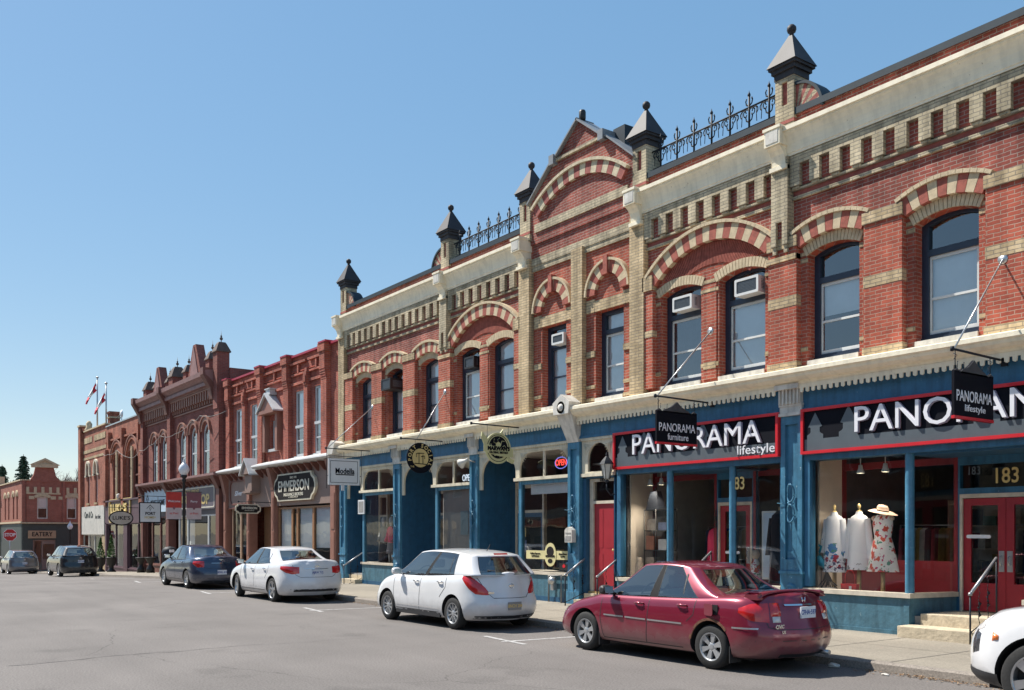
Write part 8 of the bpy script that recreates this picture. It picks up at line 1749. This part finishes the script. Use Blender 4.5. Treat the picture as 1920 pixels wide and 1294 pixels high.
def extras_civic():
    root = [o for o in COL.objects if o.get('label', '').startswith('burgundy four-door')][0]
    q = MB()                                   # raised spoiler
    n_ = 14; rows = []
    for i in range(n_ + 1):
        y = -.70 + 1.40 * i / n_; e = 1 - abs(y / .70) ** 6; x0 = 1.80 + .02 * (1 - e) ; zz = 1.075 - .06 * (1 - e) ** 1 - .02 * (y / .7) ** 2
        rows.append([(x0, y, zz), (x0 + .1, y, zz + .012), (x0 + .2, y, zz + .0), (x0 + .2, y, zz - .018), (x0 + .1, y, zz - .012), (x0 + .01, y, zz - .018)])
    q.grid(rows, 0, True, True); q.add(rows[0], [tuple(range(6))]); q.add(rows[-1], [tuple(range(6))])
    for s in (-1, 1): q.add([(1.76, s * .70, .97), (2.0, s * .70, .97), (2.0, s * .6, .97), (1.76, s * .6, .97), (1.80, s * .705, 1.04), (2.0, s * .705, 1.04), (2.0, s * .62, 1.06), (1.80, s * .62, 1.06)], [(0, 1, 5, 4), (1, 2, 6, 5), (2, 3, 7, 6), (3, 0, 4, 7)])
    q.build('spoiler', ['burgundy'], root, local=True)
    q = MB(); q.box(1.26, 1.44, -.846, -.836, .74, .88); q.build('fuel_recess', ['under'], root, local=True)
    q = MB(); q.plate([rrect(0, .19, .73, .89, .03, 3)], 0, .008)
    for i, v in enumerate(q.v): a = radians(-13); q.v[i] = (1.21 + v[0] * cos(a) + v[1] * sin(a), -.848 + v[0] * sin(a) - v[1] * cos(a), v[2])
    q.build('fuel_flap', ['burgundy'], root, local=True)
    q = MB(); q.ring(1.31, .31, .352, .385, -78, 50, 14, -.864, -.845); q.build('rusty_arch', ['rust'], root, local=True)
extras_civic()
# --- white hatchback
ver = dict(w=1.695, xf=-2.12, xr=2.10, wb=2.6, wr=.31, paint='car_white', rc=.50, zbot=.2, crown=.7, beltw=.89,
    deck=[(-2.15, .66), (-2.0, .76), (-1.6, .88), (-1.2, .96), (-1.0, .99), (0, 1.0), (1.0, 1.04), (1.6, 1.07), (1.9, 1.07), (2.1, 1.05)],
    front=[(0, .14), (.15, .03), (.35, 0), (.6, .03), (.85, .12), (1, .3)], rear=[(0, -.10), (.12, -.03), (.3, .0), (.42, -.01), (.5, -.07), (.8, -.12), (1, -.16)],
    cab=(-1.28, -.35, 1.62, 1.93), roofw=1.16, roof=[(-1.3, 1.1), (-.65, 1.40), (-.35, 1.48), (.1, 1.53), (.6, 1.53), (1.1, 1.505), (1.62, 1.43), (2, 1.3)], wcurve=1.35, rcurve=1.0,
    bpillar=(.42, .47), cpillar=.80, div=(1.10, 1.08), apillar=.0, mirror=(-.80, 1.06), rear_row=1,
    seams=[[(-1.0, .95), (-1.0, .6), (-.9, .3)], [(.10, .98), (.08, .5), (.06, .3)], [(1.05, 1.0), (1.05, .8), (.85, .6)], [(-.9, .3), (.8, .3)]], strip=[[(-.9, .40), (.82, .385)]], strip_m='car_white',
    handles=[(-.06, .885), (.86, .90)], handle_m='steel',
    tail=[dict(a=[(-86, .98, 1.04), (-66, .80, 1.03), (-50, .70, .96), (-30, .68, .84), (-20, .68, .74)])], head=[dict(a=[(-75, .72, .86), (-30, .62, .84), (5, .62, .78)])],
    plate=(.47, 'BNCH 204'), plate_m='mid_grey', plate_t='gold', badge=(.845, 'o'), letters=[('VERSA', -.42, .72, .05)], rear_seams=[[(-.62, 1.0), (-.50, .74), (-.38, .62), (.38, .62), (.50, .74), (.62, 1.0)]],
    bumper_low=(.23, .29, .70), rim='hubcap', spokes=10, sw=.011, rimr=.66)
car('white five-door hatchback with dark worn sills, parked before the yellow-bannered bistro', (-16.65, 10.5, 0), 0, ver)
R2 = [o for o in COL.objects if o.get('label', '').startswith('white five-door')][0]
q = MB(); q.grid([[(2.0, y, 1.405 + .0), (2.03, y, 1.375)] for y in (-.16, 0, .16)], 0, False)
for i, v in enumerate(q.v): q.v[i] = (v[0] - .285, v[1], v[2] + .055)
q.build('brake_light', ['lamp_red'], R2, local=True, recalc=False); q = MB(); q.tube([(1.25, 0, 1.49), (1.38, 0, 1.62)], .008, 5); q.build('antenna', ['plastic'], R2, local=True)
q = MB(); q.tube([(1.94, .05, 1.10), (1.93, -.15, 1.12), (1.9, -.42, 1.14)], .012, 5); q.build('wiper', ['plastic'], R2, local=True); q = MB(); q.box(1.955, 1.98, -.11, .11, .76, .79); q.build('boot_handle', ['plastic'], R2, local=True)
# dirty lower sills: worn jagged dark patch
q = MB(); random.seed(2); pts = [(-.9, .2)] + [(-.9 + 1.75 * i / 16, .27 + random.choice((0, .02, .06)) ) for i in range(17)] + [(.85, .2)]; q.plate([pts], -.835, -.80); q.build('worn_sill', ['plastic'], R2, local=True)
# --- white sedan
cru = dict(w=1.80, xf=-2.28, xr=2.30, wb=2.685, wr=.325, paint='car_white_cool', rc=.5, zbot=.2,
    deck=[(-2.3, .68), (-2.1, .78), (-1.6, .88), (-1.2, .95), (-1.0, .98), (0, 1.0), (1.0, 1.04), (1.5, 1.07), (2.0, 1.09), (2.3, 1.05)],
    front=[(0, .13), (.15, .03), (.35, 0), (.6, .02), (.85, .10), (1, .3)], rear=[(0, -.10), (.12, -.03), (.3, .0), (.5, -.01), (.64, -.06), (.85, -.08), (1, -.13)],
    cab=(-1.25, -.40, .85, 1.72), roofw=1.16, roof=[(-1.3, 1.1), (-.65, 1.37), (-.4, 1.43), (.0, 1.475), (.5, 1.465), (.85, 1.41), (1.3, 1.27), (1.75, 1.12)], wcurve=1.3,
    bpillar=(.42, .46), cpillar=.82, div=(.98, .86), apillar=.0, mirror=(-.88, 1.04), mirror_m='plastic',
    seams=[[(-1.0, .95), (-1.0, .6), (-.9, .28)], [(.10, .98), (.08, .5), (.06, .28)], [(1.08, 1.0), (1.05, .8), (.88, .62)], [(-.9, .3), (.85, .3)]], strip=[[(-.9, .36), (.9, .34)]], strip_m='car_white_cool', handles=[(-.06, .86), (.84, .88)], handle_m='chrome',
    tail=[dict(a=[(-78, .90, .97), (-55, .80, .97), (-35, .76, .96), (-14, .78, .95)])], head=[dict(a=[(-75, .72, .86), (-30, .62, .84), (5, .62, .78)])],
    plate=(.80, 'AJRW 712'), badge=(.97, 'c'), chrome_bar=(.90, .34, .012), rear_seams=[[(-.62, 1.0), (-.56, .74), (-.45, .68), (.45, .68), (.56, .74), (.62, 1.0)], [(-.7, .36), (.7, .36)]], bumper_low=(.30, .36, .62), exhaust=.6, spokes=5, split=True, rimr=.72, steer=-8)
car('white four-door sedan with five-spoke alloys, between the dark blue sedan and the hatchback', (-25.7, 10.5, 0), 0, cru)
# --- dark blue sedan
cob = dict(cru); cob.update(w=1.725, xf=-2.26, xr=2.30, wb=2.62, paint='slate_blue', wr=.31, mirror_m='slate_blue', handle_m='slate_blue', strip=None, spokes=7, sw=.02, rimr=.62, rim='hubcap', split=False, steer=0, chrome_bar=(.86, .3, .01), bumper_low=(.21, .28, .6),
    tail=[dict(a=[(-74, .84, .92), (-50, .72, .93), (-26, .73, .92)])], deck=[(-2.3, .64), (-2.1, .72), (-1.6, .82), (-1.2, .90), (-1.0, .93), (0, .95), (1.0, .985), (1.5, 1.02), (2.0, 1.03), (2.3, .99)], plate=(.56, 'BDKL 415'), roof=[(-1.3, 1.05), (-.65, 1.33), (-.4, 1.40), (.0, 1.45), (.5, 1.44), (.85, 1.385), (1.3, 1.25), (1.75, 1.08)])
car('dark blue-grey four-door sedan parked beneath the globe street lamp', (-33.15, 10.45, 0), 0, cob)
# --- SUVs
suv = dict(w=1.86, xf=-2.3, xr=2.3, wb=2.7, wr=.36, paint='car_black', rc=.45, zbot=.26, crown=.7, beltw=.91,
    deck=[(-2.3, .82), (-2.1, .95), (-1.6, 1.04), (-1.2, 1.08), (0, 1.1), (1.0, 1.13), (1.8, 1.17), (2.3, 1.15)],
    front=[(0, .13), (.15, .03), (.35, 0), (.7, .02), (.85, .08), (1, .25)], rear=[(0, -.10), (.12, -.03), (.3, .0), (.42, -.01), (.5, -.06), (.8, -.08), (1, -.10)],
    cab=(-1.2, -.45, 1.85, 2.16), roofw=1.26, roof=[(-1.3, 1.2), (-.7, 1.52), (-.4, 1.62), (.2, 1.68), (1.0, 1.67), (1.6, 1.62), (1.9, 1.56), (2.3, 1.4)], wcurve=1.35,
    bpillar=(.38, .42), cpillar=.86, qpillar=.66, apillar=.0, mirror=(-.85, 1.14), seams=[[(-.95, 1.05), (-.92, .6), (-.85, .35)], [(.15, 1.06), (.12, .5), (.1, .35)], [(1.1, 1.1), (1.05, .85), (.9, .7)]], handles=[(-.0, .98), (.95, 1.0)],
    tail=[dict(a=[(-78, 1.0, 1.06), (-50, .90, 1.07), (-18, .92, 1.04)])], head=[dict(a=[(-75, .82, .96), (-30, .74, .94), (5, .74, .9)])], plate=(.86, 'CBYT 238'), badge=(1.04, 'o'), rear_seams=[[(-.66, 1.1), (-.62, .6), (.62, .6), (.66, 1.1)]], bumper_low=(.26, .48, .86), spokes=6, rimr=.7)
car('black SUV parked behind the street corner, rear lamps toward the camera', (-55.4, 10.6, G(-55.4)), 0, suv, 'SUV')
rav = dict(suv); rav.update(paint='car_grey', plate=(.80, 'CXAP 660'), bumper_low=(.27, .56, .84), tail=[dict(a=[(-76, 1.0, 1.05), (-50, .96, 1.05), (-12, .96, 1.02)])])
car('silver-grey SUV at the far corner beside the stop sign', (-73.6, 10.7, G(-73.6)), 0, rav, 'SUV')
cad = dict(suv); cad.update(w=1.90, xf=-2.35, xr=2.45, wb=2.86, wr=.38, paint='car_white_cool', rc=.62, deck=[(-2.35, .86), (-2.2, .96), (-1.7, 1.06), (-1.2, 1.10), (0, 1.12), (1.0, 1.15), (1.8, 1.18), (2.45, 1.16)], front=[(0, .12), (.12, .03), (.3, 0), (.6, .0), (.82, .05), (1, .22)],
    tail=[], head=[dict(a=[(-60, .62, .80), (-44, .58, .84)], m='lamp_dark', n='headlight'), dict(a=[(-62, .86, 1.0), (-50, .82, .97)], m='lamp_clear', n='headlight'), dict(a=[(-88, .76, .80), (-80, .74, .83)], m='lamp_orange', n='side_marker'), dict(a=[(-86, .26, .40), (-50, .26, .42), (0, .26, .44)], m='plastic', n='bumper_insert')], bumper_low=None, strip=[[(-2.0, .30), (-1.9, .30)]], strip_m='plastic')
car('white SUV nose cut off by the right edge of the view', (-3.1, 10.62, 0), 0, cad, 'SUV')
